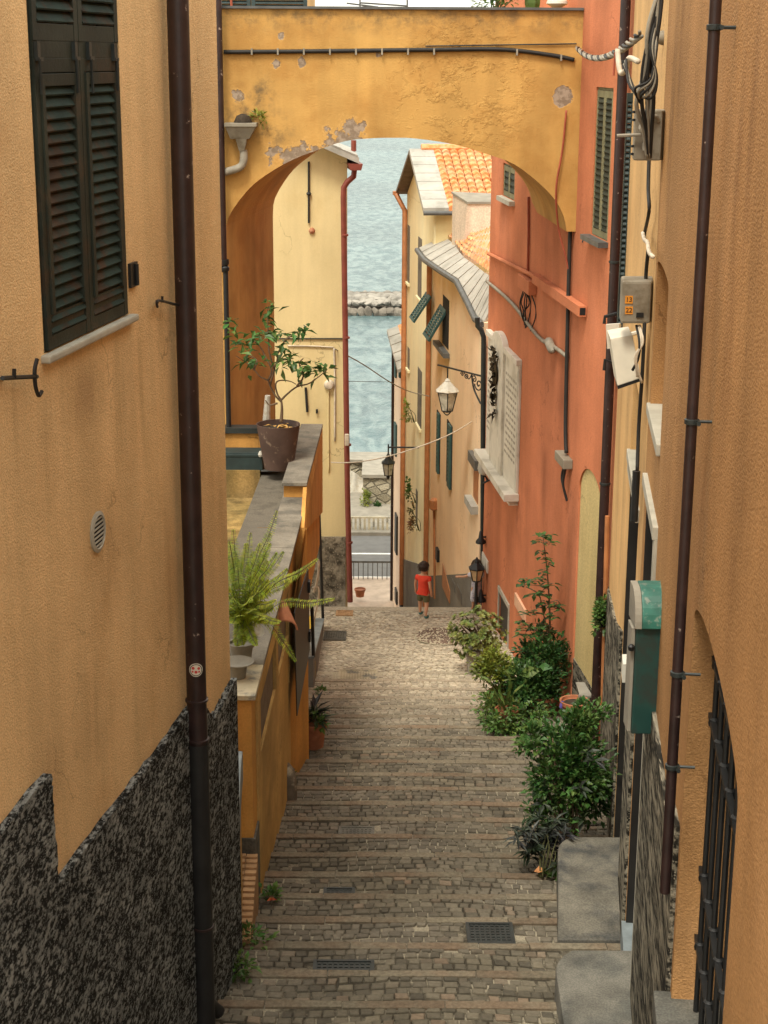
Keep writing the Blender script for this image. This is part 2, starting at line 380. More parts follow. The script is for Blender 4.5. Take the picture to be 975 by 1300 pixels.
m_lf_tree = leafmat('glossy_leaf', (.045, .11, .022), (.09, .16, .04), .3)
m_lf_strap = leafmat('strap_leaf', (.09, .16, .035), (.16, .2, .06), .35)

def cobble_mat():
    t = NT('porphyry_cobbles')
    r = t.pos.outputs['Random Per Island']; r2 = t.math('FRACT', t.math('MULTIPLY', r, 13.7))
    c = t.mix(r2, (.075, .064, .045), (.142, .12, .082))
    c = t.mix(t.rng(t.math('FRACT', t.math('MULTIPLY', r, 5.1)), .86, 1, 0, .7), c, (.2, .135, .088))
    sy = t.n('ShaderNodeSeparateXYZ'); t.link(t.pos.outputs['Position'], sy.inputs[0])
    c = t.mix(t.rng(t.noise(.5, 5), .35, .7), c, (.15, .128, .096))
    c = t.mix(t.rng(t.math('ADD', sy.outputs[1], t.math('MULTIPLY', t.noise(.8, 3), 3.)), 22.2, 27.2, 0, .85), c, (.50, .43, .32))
    c = t.val(c, t.math('MULTIPLY', t.rng(r, 0, 1, .72, 1.25, False), t.rng(t.noise(30, 4), .3, .7, .85, 1.15)))
    return t.done(c, .8, t.bump(t.noise(45, 6, .65), .5, .012), spec=.3)
def grout_mat():
    t = NT('street_grout')
    sy = t.n('ShaderNodeSeparateXYZ'); t.link(t.pos.outputs['Position'], sy.inputs[0])
    n = t.noise(2, 6, .65)
    c = t.mix(t.rng(n, .42, .62), (.05, .042, .03), (.30, .26, .19))
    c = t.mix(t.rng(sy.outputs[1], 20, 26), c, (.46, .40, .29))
    c = t.val(c, t.rng(t.noise(60, 4), .3, .7, .75, 1.25))
    return t.done(c, .95, t.bump(t.noise(60, 5), .5, .015), spec=.15)
def kerb_mat():
    t = NT('step_edge_stone')
    sy = t.n('ShaderNodeSeparateXYZ'); t.link(t.pos.outputs['Position'], sy.inputs[0])
    c = t.mix(t.rng(t.noise(1.6, 5), .4, .65), (.175, .148, .104), (.165, .118, .078))
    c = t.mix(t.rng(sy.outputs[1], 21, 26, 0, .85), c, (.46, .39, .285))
    c = t.val(c, t.math('MULTIPLY', t.rng(t.noise(28, 5, .7), .3, .7, .7, 1.25), t.rng(t.pos.outputs['Random Per Island'], 0, 1, .85, 1.15, False)))
    return t.done(c, .9, t.bump(t.noise(40, 6, .7), .6, .015), spec=.2)
def sea_mat():
    t = NT('sea_water')
    v = t.vec(.8, .3, 1)
    n = t.noise(1.0, 5, .62, vec=v, dist=.8)
    c = t.mix(t.rng(n, .36, .66), (.045, .09, .095), (.14, .195, .188))  # light and dark of the wave faces painted into the water colour
    c = t.val(c, t.rng(t.noise(.02, 3), .3, .7, .85, 1.15))
    w = t.noise(1.2, 6, .6, vec=v, dist=1.)
    return t.done(c, .38, t.bump(w, .8, .6), spec=.4)
def tile_mat():
    t = NT('roof_tiles')
    r = t.pos.outputs['Random Per Island']
    c = t.mix(t.rng(t.noise(9, 3), .4, .65), (.62, .22, .075), (.66, .33, .15))
    c = t.mix(t.rng(t.noise(3, 4), .45, .7), c, (.60, .36, .2))
    return t.done(t.val(c, t.rng(r, 0, 1, .8, 1.2, False)), .85, t.bump(t.noise(25, 3), .3, .02))
def rubble_mat(name, a, b, grout, scale):
    t = NT(name)
    vo = t.n('ShaderNodeTexVoronoi', feature='DISTANCE_TO_EDGE'); vo.inputs['Scale'].default_value = scale; t.link(t.vec(1, 1, 1.5), vo.inputs['Vector'])
    vc = t.n('ShaderNodeTexVoronoi'); vc.inputs['Scale'].default_value = scale; t.link(t.vec(1, 1, 1.5), vc.inputs['Vector'])
    s = t.n('ShaderNodeSeparateColor'); t.link(vc.outputs['Color'], s.inputs[0])
    c = t.mix(s.outputs[0], a, b); e = t.rng(vo.outputs['Distance'], .02, .1)
    c = t.val(t.mix(e, grout, c), t.rng(t.noise(20, 4), .3, .7, .75, 1.25))
    return t.done(c, .95, t.bump(t.math('ADD', e, t.noise(20, 4)), .8, .05))
m_cob = cobble_mat(); m_grout = grout_mat(); m_kerb = kerb_mat(); m_sea = sea_mat(); m_tile = tile_mat()
m_stonewall = rubble_mat('dry_stone', (.22, .19, .13), (.42, .37, .27), (.16, .14, .1), 2.6)
m_boulder = M('dark_boulder', (.14, .12, .095), .3, .6, .95, .7, 3, bd=.2, isl=.3)
m_boulderpale = M('pale_boulder', (.21, .19, .16), .3, .6, .95, .6, 3, bd=.2, isl=.2)

# ------------------------------------------------------------------ sky and sun
w = bpy.data.worlds.new('World'); sc.world = w; w.use_nodes = True
wt = w.node_tree; bg = wt.nodes['Background']
SUN_AZ = math.atan2(-.2, -.47); SUN_EL = R(60)
sky = wt.nodes.new('ShaderNodeTexSky'); sky.sky_type = 'NISHITA'; sky.sun_disc = False
sky.sun_elevation = SUN_EL; sky.sun_rotation = SUN_AZ; sky.dust_density = 4; sky.air_density = 1.2
hs = wt.nodes.new('ShaderNodeHueSaturation'); hs.inputs['Saturation'].default_value = .25
wm = wt.nodes.new('ShaderNodeMix'); wm.data_type = 'RGBA'; wm.inputs[0].default_value = .6; wm.inputs[7].default_value = (8.6, 8.4, 7.3, 1)
wt.links.new(sky.outputs[0], hs.inputs['Color']); wt.links.new(hs.outputs[0], wm.inputs[6]); wt.links.new(wm.outputs[2], bg.inputs['Color'])
bg.inputs['Strength'].default_value = .135
sl = bpy.data.lights.new('sun', 'SUN'); so = bpy.data.objects.new('sun', sl); C.objects.link(so)
sl.energy = 1.45; sl.angle = R(14); sl.color = (1, .94, .79)
sd = Vector((math.sin(SUN_AZ) * math.cos(SUN_EL), math.cos(SUN_AZ) * math.cos(SUN_EL), math.sin(SUN_EL)))
so.rotation_euler = sd.to_track_quat('Z', 'Y').to_euler(); so.location = (0, 0, 60)
sc.view_settings.view_transform = 'Standard'; sc.view_settings.look = 'None'; sc.view_settings.exposure = 1.1; sc.view_settings.gamma = 1

# ------------------------------------------------------------------ wall with openings
def panel(mb, W, y0, y1, z0, z1, holes=(), T=4., back=None, ends=True):
    ys = sorted({y0, y1} | {h[k] for h in holes for k in (0, 1)}); zs = sorted({z0, z1} | {h[k] for h in holes for k in (2, 3)})
    for a in range(len(ys) - 1):
        for b in range(len(zs) - 1):
            cy, cz = (ys[a] + ys[a + 1]) / 2, (zs[b] + zs[b + 1]) / 2
            if any(h[0] < cy < h[1] and h[2] < cz < h[3] for h in holes): continue
            mb.face([W.at(ys[a], zs[b]), W.at(ys[a + 1], zs[b]), W.at(ys[a + 1], zs[b + 1]), W.at(ys[a], zs[b + 1])])
    for h in holes:
        ya, yb, za, zb, dep = h[:5]; rise = h[5] if len(h) > 5 else 0; q = -dep
        zt = zb - rise
        mb.face([W.at(ya, za), W.at(ya, zt), W.at(ya, zt, q), W.at(ya, za, q)])
        mb.face([W.at(yb, za), W.at(yb, zt), W.at(yb, zt, q), W.at(yb, za, q)])
        mb.face([W.at(ya, za), W.at(yb, za), W.at(yb, za, q), W.at(ya, za, q)])
        N = 20 if rise else 1; cv = []
        for k in range(N + 1):
            y = ya + (yb - ya) * (.5 - .5 * math.cos(math.pi * k / N)) if rise else ya + (yb - ya) * k
            z = zt + rise * math.sqrt(max(0, 1 - (2 * (y - ya) / (yb - ya) - 1) ** 2)) if rise else zb
            cv.append((y, z))
        for (p, r), (s_, t_) in zip(cv, cv[1:]):
            mb.face([W.at(p, r), W.at(s_, t_), W.at(s_, t_, q), W.at(p, r, q)])
            if rise: mb.face([W.at(p, r), W.at(s_, t_), W.at(s_, zb), W.at(p, zb)])
        (back or mb).face([W.at(ya, za, q), W.at(yb, za, q), W.at(yb, zb, q), W.at(ya, zb, q)])
    if ends:
        mb.face([W.at(y0, z0), W.at(y0, z1), W.at(y0, z1, -T), W.at(y0, z0, -T)])
        mb.face([W.at(y1, z0), W.at(y1, z1), W.at(y1, z1, -T), W.at(y1, z0, -T)])
        mb.face([W.at(y0, z1), W.at(y1, z1), W.at(y1, z1, -T), W.at(y0, z1, -T)])
        mb.face([W.at(y0, z0, -T), W.at(y1, z0, -T), W.at(y1, z1, -T), W.at(y0, z1, -T)])
    return mb

def louvre(fr, sl, W, y0, y1, z0, z1, d, st=.06, pitch=.06, rail=.09, th=.04):
    fr.wbox(W, y0, y0 + st, z0, z1, d, d + th); fr.wbox(W, y1 - st, y1, z0, z1, d, d + th)
    fr.wbox(W, y0 + st, y1 - st, z0, z0 + rail, d, d + th - .003); fr.wbox(W, y0 + st, y1 - st, z1 - rail, z1, d, d + th - .003)
    n = max(2, int((z1 - z0 - 2 * rail) / pitch)); pt = (z1 - z0 - 2 * rail) / n
    for k in range(n):
        zc = z0 + rail + pt * (k + .5)
        prof = [(d + .002, zc + pt * .45), (d + th * .98, zc - pt * .42), (d + th * .98 + .006, zc - pt * .28), (d + .008, zc + pt * .62)]
        sl.hexa([W.at(y0 + st + .002, z, q) for q, z in prof], [W.at(y1 - st - .002, z, q) for q, z in prof])

# ------------------------------------------------------------------ the street
def xl(y):
    if y < 12.55: return -3.36 + .168 * y
    if y < 14.1: return -1.27
    if y < 18.3: return -1.27
    if y < 19.9: return -1.27 + .3 * (y - 18.3) / 1.6
    if y < 29: return -1.1
    return -1.1 if y < 29.3 else -2.2
def xr(y): return .80 + .105 * y if y < 20 else 4.99 - .1 * y
noses = [Y0 + TREAD * k for k in range(-9, 22)]
g = MB()
for a, b in zip(noses, noses[1:]):
    za, zb = slope_z(a) - .075, slope_z(b)
    g.face([(-6, a, za - .02), (5, a, za - .02), (5, b, zb - .02), (-6, b, zb - .02)])
    g.face([(-6, b, zb - .02), (5, b, zb - .02), (5, b, zb - .095), (-6, b, zb - .095)])
yL = noses[-1]; zL = slope_z(yL) - .075
def lz(y): return zL - .1 * (y - yL)
g.face([(-6, yL, zL - .02), (5, yL, zL - .02), (5, 30.6, lz(30.6) - .02), (-6, 30.6, lz(30.6) - .02)])
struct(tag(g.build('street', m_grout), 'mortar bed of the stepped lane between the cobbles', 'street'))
def cobble(mb, q, zf, h=.016):
    c = Vector((sum(p[0] for p in q) / 4, sum(p[1] for p in q) / 4, 0))
    base, up, top = [], [], []
    t = rnd.uniform(-.004, .004); tx, ty = rnd.uniform(-.04, .04), rnd.uniform(-.04, .04)
    for p in q:
        p = Vector((*p, 0)); z = zf(p.y) + t + (p.x - c.x) * tx + (p.y - c.y) * ty
        base.append(mb.vert((p.x, p.y, zf(p.y) - .03)))
        e = p.lerp(c, .06); up.append(mb.vert((e.x, e.y, z - .006)))
        e = p.lerp(c, .22); top.append(mb.vert((e.x, e.y, z)))
    for k in range(4):
        j = (k + 1) % 4
        mb.f += [[base[k], base[j], up[j], up[k]], [up[k], up[j], top[j], top[k]]]
    mb.f.append(top)
HOLES = []                                # covers set flush in the street: x0,x1,y0,y1
def cover_spot(pxa, pya, pxb, pyb):
    a, b = G(pxa, pyb), G(pxb, pya); c = G(pxa, pya)
    return (min(a.x, c.x), G(pxb, pyb).x, a.y, b.y)
covers = [cover_spot(594, 1170, 655, 1191), cover_spot(398, 1214, 475, 1226), cover_spot(411, 1122, 450, 1135), cover_spot(430, 1046, 475, 1055),
          cover_spot(412, 797, 439, 808), cover_spot(427, 771, 448, 777), cover_spot(430, 851, 479, 861)]
HOLES = covers
RC = G(560, 804)
mb = MB()
def rows(ya, yb, zf, size, bow, skew=0):
    n = max(1, round((yb - ya) / size)); dy = (yb - ya) / n
    for r in range(n):
        x = xl((ya + yb) / 2) - .05 + rnd.uniform(-size, 0); ph = rnd.uniform(0, 6)
        xe = xr((ya + yb) / 2) + .05
        while x < xe:
            wd = size * rnd.uniform(.8, 1.35)
            f = lambda xx, yy: min(yb, max(ya, yy + bow * math.sin(xx * 2.6 + ph * .15) + rnd.uniform(-.008, .008)))
            y0_, y1_ = ya + r * dy + .005, ya + (r + 1) * dy - .005
            s = skew * (1 if r % 2 else -1)
            q = [(x + .005 + rnd.uniform(-.008, .008), f(x, y0_)), (x + wd - .005 + rnd.uniform(-.008, .008), f(x + wd, y0_)),
                 (x + wd - .005 + s + rnd.uniform(-.01, .01), f(x + wd, y1_)), (x + .005 + s + rnd.uniform(-.01, .01), f(x, y1_))]
            cx, cy = x + wd / 2, (y0_ + y1_) / 2
            if ((cx - RC.x) / .5) ** 2 + ((cy - RC.y) / .66) ** 2 < 1: x += wd; continue
            if not any(h[0] - wd / 2 < cx < h[1] + wd / 2 and h[2] - dy * .4 < cy < h[3] + dy * .4 for h in HOLES) and abs(q[2][1] - q[1][1]) > .03 and rnd.random() > .004:
                cobble(mb, q, zf)
            x += wd
kb = MB()
for a, b in zip(noses, noses[1:]):
    if b < 8: continue
    za, zb = slope_z(a) - .075, slope_z(b); zf = lambda y, a=a, b=b, za=za, zb=zb: za + (zb - za) * (y - a) / (b - a)
    rows(a + .005, b - .125, zf, .105 if a < 22 else .1, .05)
    x = xl(b) - .1
    while x < xr(b) + .1:
        L = rnd.uniform(.35, .95); j = [rnd.uniform(-.006, .006) for _ in range(4)]
        if not any(h[0] < x + L and h[1] > x and h[2] < b and h[3] > b - .15 for h in HOLES[4:]):
            e0 = b - .125 + rnd.uniform(-.012, .012); e1 = e0 + rnd.uniform(-.008, .008)
            kb.hexa([(x + .004, e0, zf(e0) - .08), (x + L - .004, e1, zf(e1) - .08), (x + L - .004, b + j[0], zb - .08), (x + .004, b + j[1], zb - .08)],
                [(x + .004, e0, zf(e0) + .002), (x + L - .004, e1, zf(e1) + .002), (x + L - .004, b + j[0] - .012, zb + .004 + j[2]), (x + .004, b + j[1] - .012, zb + .004 + j[3])])
        x += L
rows(yL + .01, 30.3, lz, .088, .0, .045)
kb.hexa([(-2.2, 30.3, lz(30.3) - .06), (2.3, 30.3, lz(30.3) - .06), (2.3, 30.62, lz(30.6) - .06), (-2.2, 30.62, lz(30.6) - .06)], [(-2.2, 30.3, lz(30.3) + .005), (2.3, 30.3, lz(30.3) + .005), (2.3, 30.62, lz(30.6) + .005), (-2.2, 30.62, lz(30.6) + .005)])
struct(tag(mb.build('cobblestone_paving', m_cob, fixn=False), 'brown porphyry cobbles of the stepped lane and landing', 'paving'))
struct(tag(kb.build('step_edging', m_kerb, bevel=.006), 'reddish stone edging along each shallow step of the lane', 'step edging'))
lo = MB()
for k in range(16):                       # steep flight going on down to the road, out of sight
    y = 30.63 + k * .98; z = lz(30.6) - .07 - .365 * (k + 1)
    lo.box(-5 if k > 2 else -1.5, 4, y, y + .98, z - .6, z)
struct(tag(lo.build('lower_steps', m_pave), 'lower flight of steps dropping from the landing to the road', 'steps'))
zP = P(470, 757, 47.5).z
struct(tag(MB().face([(-8, 45.5, zP), (8, 45.5, zP), (8, 49.4, zP), (-8, 49.4, zP)]).build('pavement', m_pave), 'pinkish pavement at the foot of the lane', 'pavement'))
zR = P(470, 745, 49.4).z
rd = MB().box(-60, 60, 49.4, 55.2, zR - .3, zR - .02)
struct(tag(rd.build('road', m_asph), 'grey asphalt coast road crossing the end of the lane', 'road'))
ln = MB()
for py in (703, 733):
    p = PZ(470, py, zR - .02); ln.box(-60, 60, p.y - .07, p.y + .07, zR - .022, zR - .014)
struct(tag(ln.build('road_marking', m_line), 'white lines painted along the coast road', 'road marking'))
struct(tag(MB().box(-60, 60, 55.2, 62.5, zR - .6, zR + .1).build('promenade', m_conc), 'pale promenade on the sea side of the road', 'promenade'))
SEA = 20 - 22
me = MB().face([(-9000, 62, SEA), (9000, 62, SEA), (9000, 15000, SEA), (-9000, 15000, SEA)])
struct(tag(me.build('sea', m_sea), 'pale teal sea with small ripples beyond the houses', 'sea'))
gr = MB().face([(-400, -200, SEA - .5), (400, -200, SEA - .5), (400, 63, SEA - .5), (-400, 63, SEA - .5)])
gr.face([(-400, 63, SEA - .5), (400, 63, SEA - .5), (400, 63, SEA - 3), (-400, 63, SEA - 3)])
struct(tag(gr.build('ground', m_conc), 'bare ground under the houses', 'ground'))
hl = MB().face([(-60, -60, 26), (60, -60, 26), (60, 4.5, slope_z(5.86)), (-60, 4.5, slope_z(5.86))])
hl.face([(-60, 4.5, slope_z(5.86)), (60, 4.5, slope_z(5.86)), (60, 5.87, slope_z(5.86)), (-60, 5.87, slope_z(5.86))])
struct(tag(hl.build('hillside', m_conc), 'slope of the hill behind the viewpoint', 'hill'))

cl = [('dark square iron manhole cover on the step beside the right hand stone platform', m_iron), ('long rusty slot drain on the second step from the bottom', m_iron), ('small chequered drain grate left of centre low on the steps', m_iron),
      ('pale worn drain cover higher up the steps near the left wall', m_stone), ('square stone inspection cover on the left of the landing', m_stonedark), ('small brick coloured cover at the far left end of the landing', m_brick), ('long pale grate set in the front edge of the landing', m_slatepale)]
for (x0, x1, y0, y1), (lab, mm) in zip(covers, cl):
    zf = (lambda y: gz(y) - .03) if y0 < 25 else lz
    k = next((b for a, b in zip(noses, noses[1:]) if a <= (y0 + y1) / 2 < b), None)
    if k:
        a = k - TREAD; za, zb = slope_z(a) - .075, slope_z(k); zf = lambda y, a=a, za=za, zb=zb: za + (zb - za) * (y - a) / TREAD
    t = thing('drain_cover', ((x0 + x1) / 2, (y0 + y1) / 2, zf((y0 + y1) / 2)), lab, 'drain cover', 'covers set in the lane')
    e = .03
    f = MB(); 
    def slab(b, xa, xb, ya, yb, h0, h1):
        b.hexa([(xa, ya, zf(ya) + h0), (xb, ya, zf(ya) + h0), (xb, yb, zf(yb) + h0), (xa, yb, zf(yb) + h0)], [(xa, ya, zf(ya) + h1), (xb, ya, zf(ya) + h1), (xb, yb, zf(yb) + h1), (xa, yb, zf(yb) + h1)])
    slab(f, x0, x1, y0, y0 + e, -.04, .008); slab(f, x0, x1, y1 - e, y1, -.04, .008); slab(f, x0, x0 + e, y0 + e, y1 - e, -.04, .0075); slab(f, x1 - e, x1, y0 + e, y1 - e, -.04, .0075)
    f.build('frame', mm, t)
    p = MB(); slab(p, x0 + e, x1 - e, y0 + e, y1 - e, -.05, -.004)
    nx, ny = max(3, int((x1 - x0) / .05)), max(2, int((y1 - y0) / .06))
    for i in range(nx):
        for j in range(ny):
            ax, ay = x0 + e + (x1 - x0 - 2 * e) * i / nx, y0 + e + (y1 - y0 - 2 * e) * j / ny
            wx, wy = (x1 - x0 - 2 * e) / nx, (y1 - y0 - 2 * e) / ny
            slab(p, ax + wx * .18, ax + wx * .82, ay + wy * .18, ay + wy * .82, -.006, .003)
    p.build('lid', mm, t)
c = RC; n = 30                   # round patch of small pebbles on the landing
pb = MB(); t = thing('pebble_roundel', (c.x, c.y, lz(c.y)), 'round patch of small reddish pebbles set in the landing', 'paving roundel')
rx = .47; ry = .62
pb.prism([(c.x + rx * math.cos(2 * math.pi * k / n), c.y + ry * math.sin(2 * math.pi * k / n), lz(c.y + ry * math.sin(2 * math.pi * k / n)) + .0) for k in range(n)], (0, 0, .012))
pb.build('mortar_disc', m_grout, t)
pp = MB()
for k in range(420):
    a, r_ = rnd.uniform(0, 6.283), math.sqrt(rnd.random()) * .96
    x, y = c.x + rx * r_ * math.cos(a), c.y + ry * r_ * math.sin(a); s = rnd.uniform(.014, .026)
    pp.lathe((x, y, lz(y) + .008), [(s, 0), (s * .8, .012), (s * .3, .018)], 5)
o = pp.build('pebble_surface', M('pebble', (.17, .115, .085), .2, 3, .8, isl=.4), t, fixn=False); o['kind'] = 'stuff'
# ================================================================== LEFT HOUSE
def wr(W, pa, pb, d=0):
    a, b = W.hit(*pa, d), W.hit(*pb, d); return min(a[0], b[0]), max(a[0], b[0]), min(a[1], b[1]), max(a[1], b[1])
LY1 = 12.55
H = thing('house', LW.at(LY1, gz(LY1)), 'sandy ochre stucco house with green louvred shutters and a rough dark base, on the left', 'house')
wy0, wz0a = LW.hit(58, 452); wy1, wz0b = LW.hit(163, 396); wz0 = (wz0a + wz0b) / 2; wz1 = 21.35
wy0 -= .02
wall = MB(); panel(wall, LW, 3, LY1, 10.5, 22.2, [(wy0, wy1, wz0, wz1, .16)], 5); wall.build('wall', m_left, H, label='grainy sand coloured stucco wall')
a = LW.hit(0, 1040); b = LW.hit(55, 985); c = LW.hit(70, 1112); d = LW.hit(245, 890); e = LW.hit(265, 912); f = LW.hit(285, 872)
pz1 = (a[1] + b[1]) / 2; pz2 = (c[1] + d[1]) / 2
def rough_edge(pts, n=22, j=.016):
    out = []
    for p, q in zip(pts, pts[1:]):
        for k in range(n):
            t = k / n; out.append((p[0] + (q[0] - p[0]) * t + (rnd.uniform(-j, j) if 0 < k else 0), p[1] + (q[1] - p[1]) * t + (rnd.uniform(-j, j) if 0 < k else 0)))
    return out + [pts[-1]]
pl = MB()
top = rough_edge([(3, pz1), (b[0], pz1), (b[0] + .03, pz2 + .02), (d[0], pz2 - .01), (e[0], (e[1])), (LY1 + .02, f[1])])
pl.wprism(LW, [(3, 10.4)] + top + [(LY1 + .02, 10.4)], -.02, .05)
pl.build('plinth', m_plinth, H, label='dark speckled roughcast base with a stepped top edge')
def window_shutters(parent, W, y0, y1, z0, z1, d, pitch=.062, midz=None, mf=None, ms=None, sill=True, st=.065):
    mf, ms = mf or m_shut, ms or m_slat
    wn = MB(); e = .035
    wn.wbox(W, y0 + .003, y0 + e, z0, z1, d - .1, d + .02); wn.wbox(W, y1 - e, y1 - .003, z0, z1, d - .1, d + .02); wn.wbox(W, y0 + e, y1 - e, z1 - e, z1 - .003, d - .1, d + .019)
    win = wn.build('window', mf, parent)
    ym = (y0 + y1) / 2
    for ya, yb in ((y0 + e + .004, ym - .004), (ym + .004, y1 - e - .004)):
        fr, sl = MB(), MB()
        if midz:
            louvre(fr, sl, W, ya, yb, midz + .045, z1 - e - .005, d, st, pitch)
            fr.wbox(W, ya, yb, midz - .045, midz + .045, d, d + .035)
            louvre(fr, sl, W, ya, yb, z0 + .01, midz - .045, d, st, pitch, .075)
            fr.wbox(W, ya + st, yb - st, z0 + .085, z0 + .2, d, d + .03)
            q = .045                       # inner flap frame
            fr.wbox(W, ya + st, ya + st + q, z0 + .2, midz - .125, d + .012, d + .052); fr.wbox(W, yb - st - q, yb - st, z0 + .2, midz - .125, d + .012, d + .052)
            fr.wbox(W, ya + st + q, yb - st - q, midz - .19, midz - .125, d + .012, d + .05)
        else: louvre(fr, sl, W, ya, yb, z0 + .01, z1 - e - .005, d, st, pitch)
        sh = fr.build('shutter', mf, win, bevel=.003)
        sl_ = sl
        o = sl.build('louvre_panel', ms, win)
    return win
win = window_shutters(H, LW, wy0, wy1, wz0, wz1, -.028, .062, 20.02)
hw = MB()
for px, py in ((43, 60), (91, 60), (109, 60), (141, 62)):
    hw = MB(); y, z = LW.hit(px, py); hw.wbox(LW, y - .02, y + .02, z - .07, z + .03, .0, .028); hw.wbox(LW, y - .012, y + .05, z - .07, z - .05, .0, .032); hw.build('hinge', m_iron, win)
for px, ya_, yb_ in ((45, 75, 120), (92, 75, 118), (111, 75, 118), (143, 75, 115)):
    hw = MB(); y, z = LW.hit(px, (ya_ + yb_) / 2); hw.tube([LW.at(y, LW.hit(px, ya_)[1], .028), LW.at(y, LW.hit(px, yb_)[1], .03)], .009, 6); hw.build('stay_rod', m_iron, win)
si = MB(); si.wprism(LW, [(wy0 - .05, wz0 - .045), (wy1 + .05, wz0 - .045), (wy1 + .05, wz0 - .002), (wy0 - .05, wz0 - .002)], -.1, .055)
si.build('sill', m_sill, win, bevel=.012)
hg = MB(); y0_, y1_, z0_, z1_ = wr(LW, (162, 335), (172, 362)); hg.wbox(LW, y0_, y1_, z0_, z1_, .0, .02)
y, z = LW.hit(168, 348); hg.tube([LW.at(y, z0_ + .01, .03), LW.at(y, z1_ - .01, .03)], .014, 8); hg.build('hinge', m_black, H)
# drainpipe with collars and cast-iron boot
dy, _ = LW.hit(243, 640, .1); R0 = .073
zj = LW.hit(250, 945, .1)[1]; zb = slope_z(dy) + .02
p = MB(); p.tube([LW.at(dy, 22.1, .1), LW.at(dy, zj, .1)], R0, 20)
dp = p.build('drainpipe', m_pipe, H, smooth=True)
for py in (888, 940, 1190):
    p = MB(); z = LW.hit(250, py, .1)[1]; p.lathe(LW.at(dy, z - .012, .1), [(R0 + .001, 0), (R0 + .012, .003), (R0 + .012, .02), (R0 + .001, .024)], 20); p.build('collar', m_pipe, dp, smooth=True)
p = MB(); p.tube([LW.at(dy, zj, .1), LW.at(dy, zb, .1)], R0 + .004, 20)
p.tube(curve3([LW.at(dy + .02, zb + .32, .1), LW.at(dy + .06, zb + .18, .1), LW.at(dy + .13, zb + .08, .13), LW.at(dy + .17, zb + .02, .16)], 5), R0 * .75, 14)
p.build('boot', m_ironbrown, dp, smooth=True, label='dark cast iron foot of the drainpipe')
# round vent, wrought hooks
y, z = LW.hit(123, 675)
V = tag(MB().lathe(LW.at(y, z, .0), [(.125, 0), (.13, .012), (.105, .02), (.1, .008), (0, .008)], 28, LW.n).build('vent', m_sill, smooth=True), None, None)
V.name = 'vent_ring'; vt = thing('vent', LW.at(y, z, 0), 'small round vent grille with slanting slats in the sandy stucco wall', 'vent')
V.data.transform(Matrix.Translation(-LW.at(y, z, 0))); V.parent = vt; V.name = 'ring'
s = MB()
for k in range(-3, 4):
    q = k * .027; hw_ = math.sqrt(max(0, .1 ** 2 - q * q))
    s.wbox(LW, y - hw_, y + hw_, z + q - .004, z + q + .005, .0095, .016)
s.build('slat_panel', m_sill, vt)
MB().lathe(LW.at(y, z, .0), [(.1, .0), (.1, .0085), (0, .0085)], 24, LW.n).build('backing', m_dark, vt)  # dark disc stands in for the shade in the gaps between slats
def hook(pts, r, lab):
    h_ = MB(); h_.tube(curve3(pts[0], 5), r, 6)
    for q in pts[1:]: h_.tube(q, r, 6)
    return tag(h_.build('shutter_hook', m_black, smooth=True), lab, 'shutter hook')
q = lambda px, py, d=.06: LW.pt(px, py, d)
hook([[q(47, 456), q(44, 470), q(45, 490), q(49, 502), q(53, 497)], [q(3, 480, .04), q(47, 478)], [q(3, 480, -.02), q(3, 480, .05)], [q(18, 480, .05), q(18, 468, .05)]], .012, 'black wrought iron hook under the left end of the shuttered window')
hook([[q(200, 390), q(199, 383), q(205, 382), q(228, 388)], [q(206, 384), q(206, 376)], [q(200, 384, -.02), q(200, 384)]], .009, 'small black iron hook beside the brown drainpipe on the stucco wall')
# round sticker on the pipe
sy, sz = LW.hit(248, 847, .1)
def on_pipe(th, z, r): 
    c_ = LW.at(dy, z, .1); toc = (EYE - c_); toc.z = 0; b_ = math.atan2(toc.y, toc.x)
    return c_ + Vector((math.cos(b_ + th), math.sin(b_ + th), 0)) * r
st = thing('sticker', on_pipe(0, sz, R0), 'round pale sticker with red marks stuck on the brown drainpipe', 'sticker')
def disc(r, rr, u0=0, v0=0, n=24, rad=R0 + .0015):
    b = MB(); rings = [[on_pipe((u0 + r * k / 4 * math.cos(6.2832 * a / n)) / R0, sz + v0 + r * k / 4 * math.sin(6.2832 * a / n), rad) for a in range(n)] for k in range(5)]
    for k in range(4):
        for a in range(n): b.face([rings[k][a], rings[k][(a + 1) % n], rings[k + 1][(a + 1) % n], rings[k + 1][a]])
    return b
disc(.052, 0).build('backing', m_board, st)
dm = disc(.012, 0, -.02, .015, 8, R0 + .003)
for u_, v_, r_ in ((.02, .012, .011), (0, -.015, .012), (.022, -.014, .008), (-.024, -.012, .008)): 
    t_ = disc(r_, 0, u_, v_, 8, R0 + .003); o_ = len(dm.v); dm.v += t_.v; dm.f += [[i + o_ for i in f_] for f_ in t_.f]
dm.build('printed_mark', M('red_print', (.5, .06, .05), .1), st)
rb = MB(); N = 28
for a in range(N):
    A = [6.2832 * (a + k) / N for k in (0, 1)]
    rb.face([on_pipe(r * math.cos(x) / R0, sz + r * math.sin(x), R0 + .0028) for x, r in ((A[0], .04), (A[1], .04), (A[1], .046), (A[0], .046))])
rb.build('printed_ring', M('dark_print', (.04, .05, .05), .1), st)

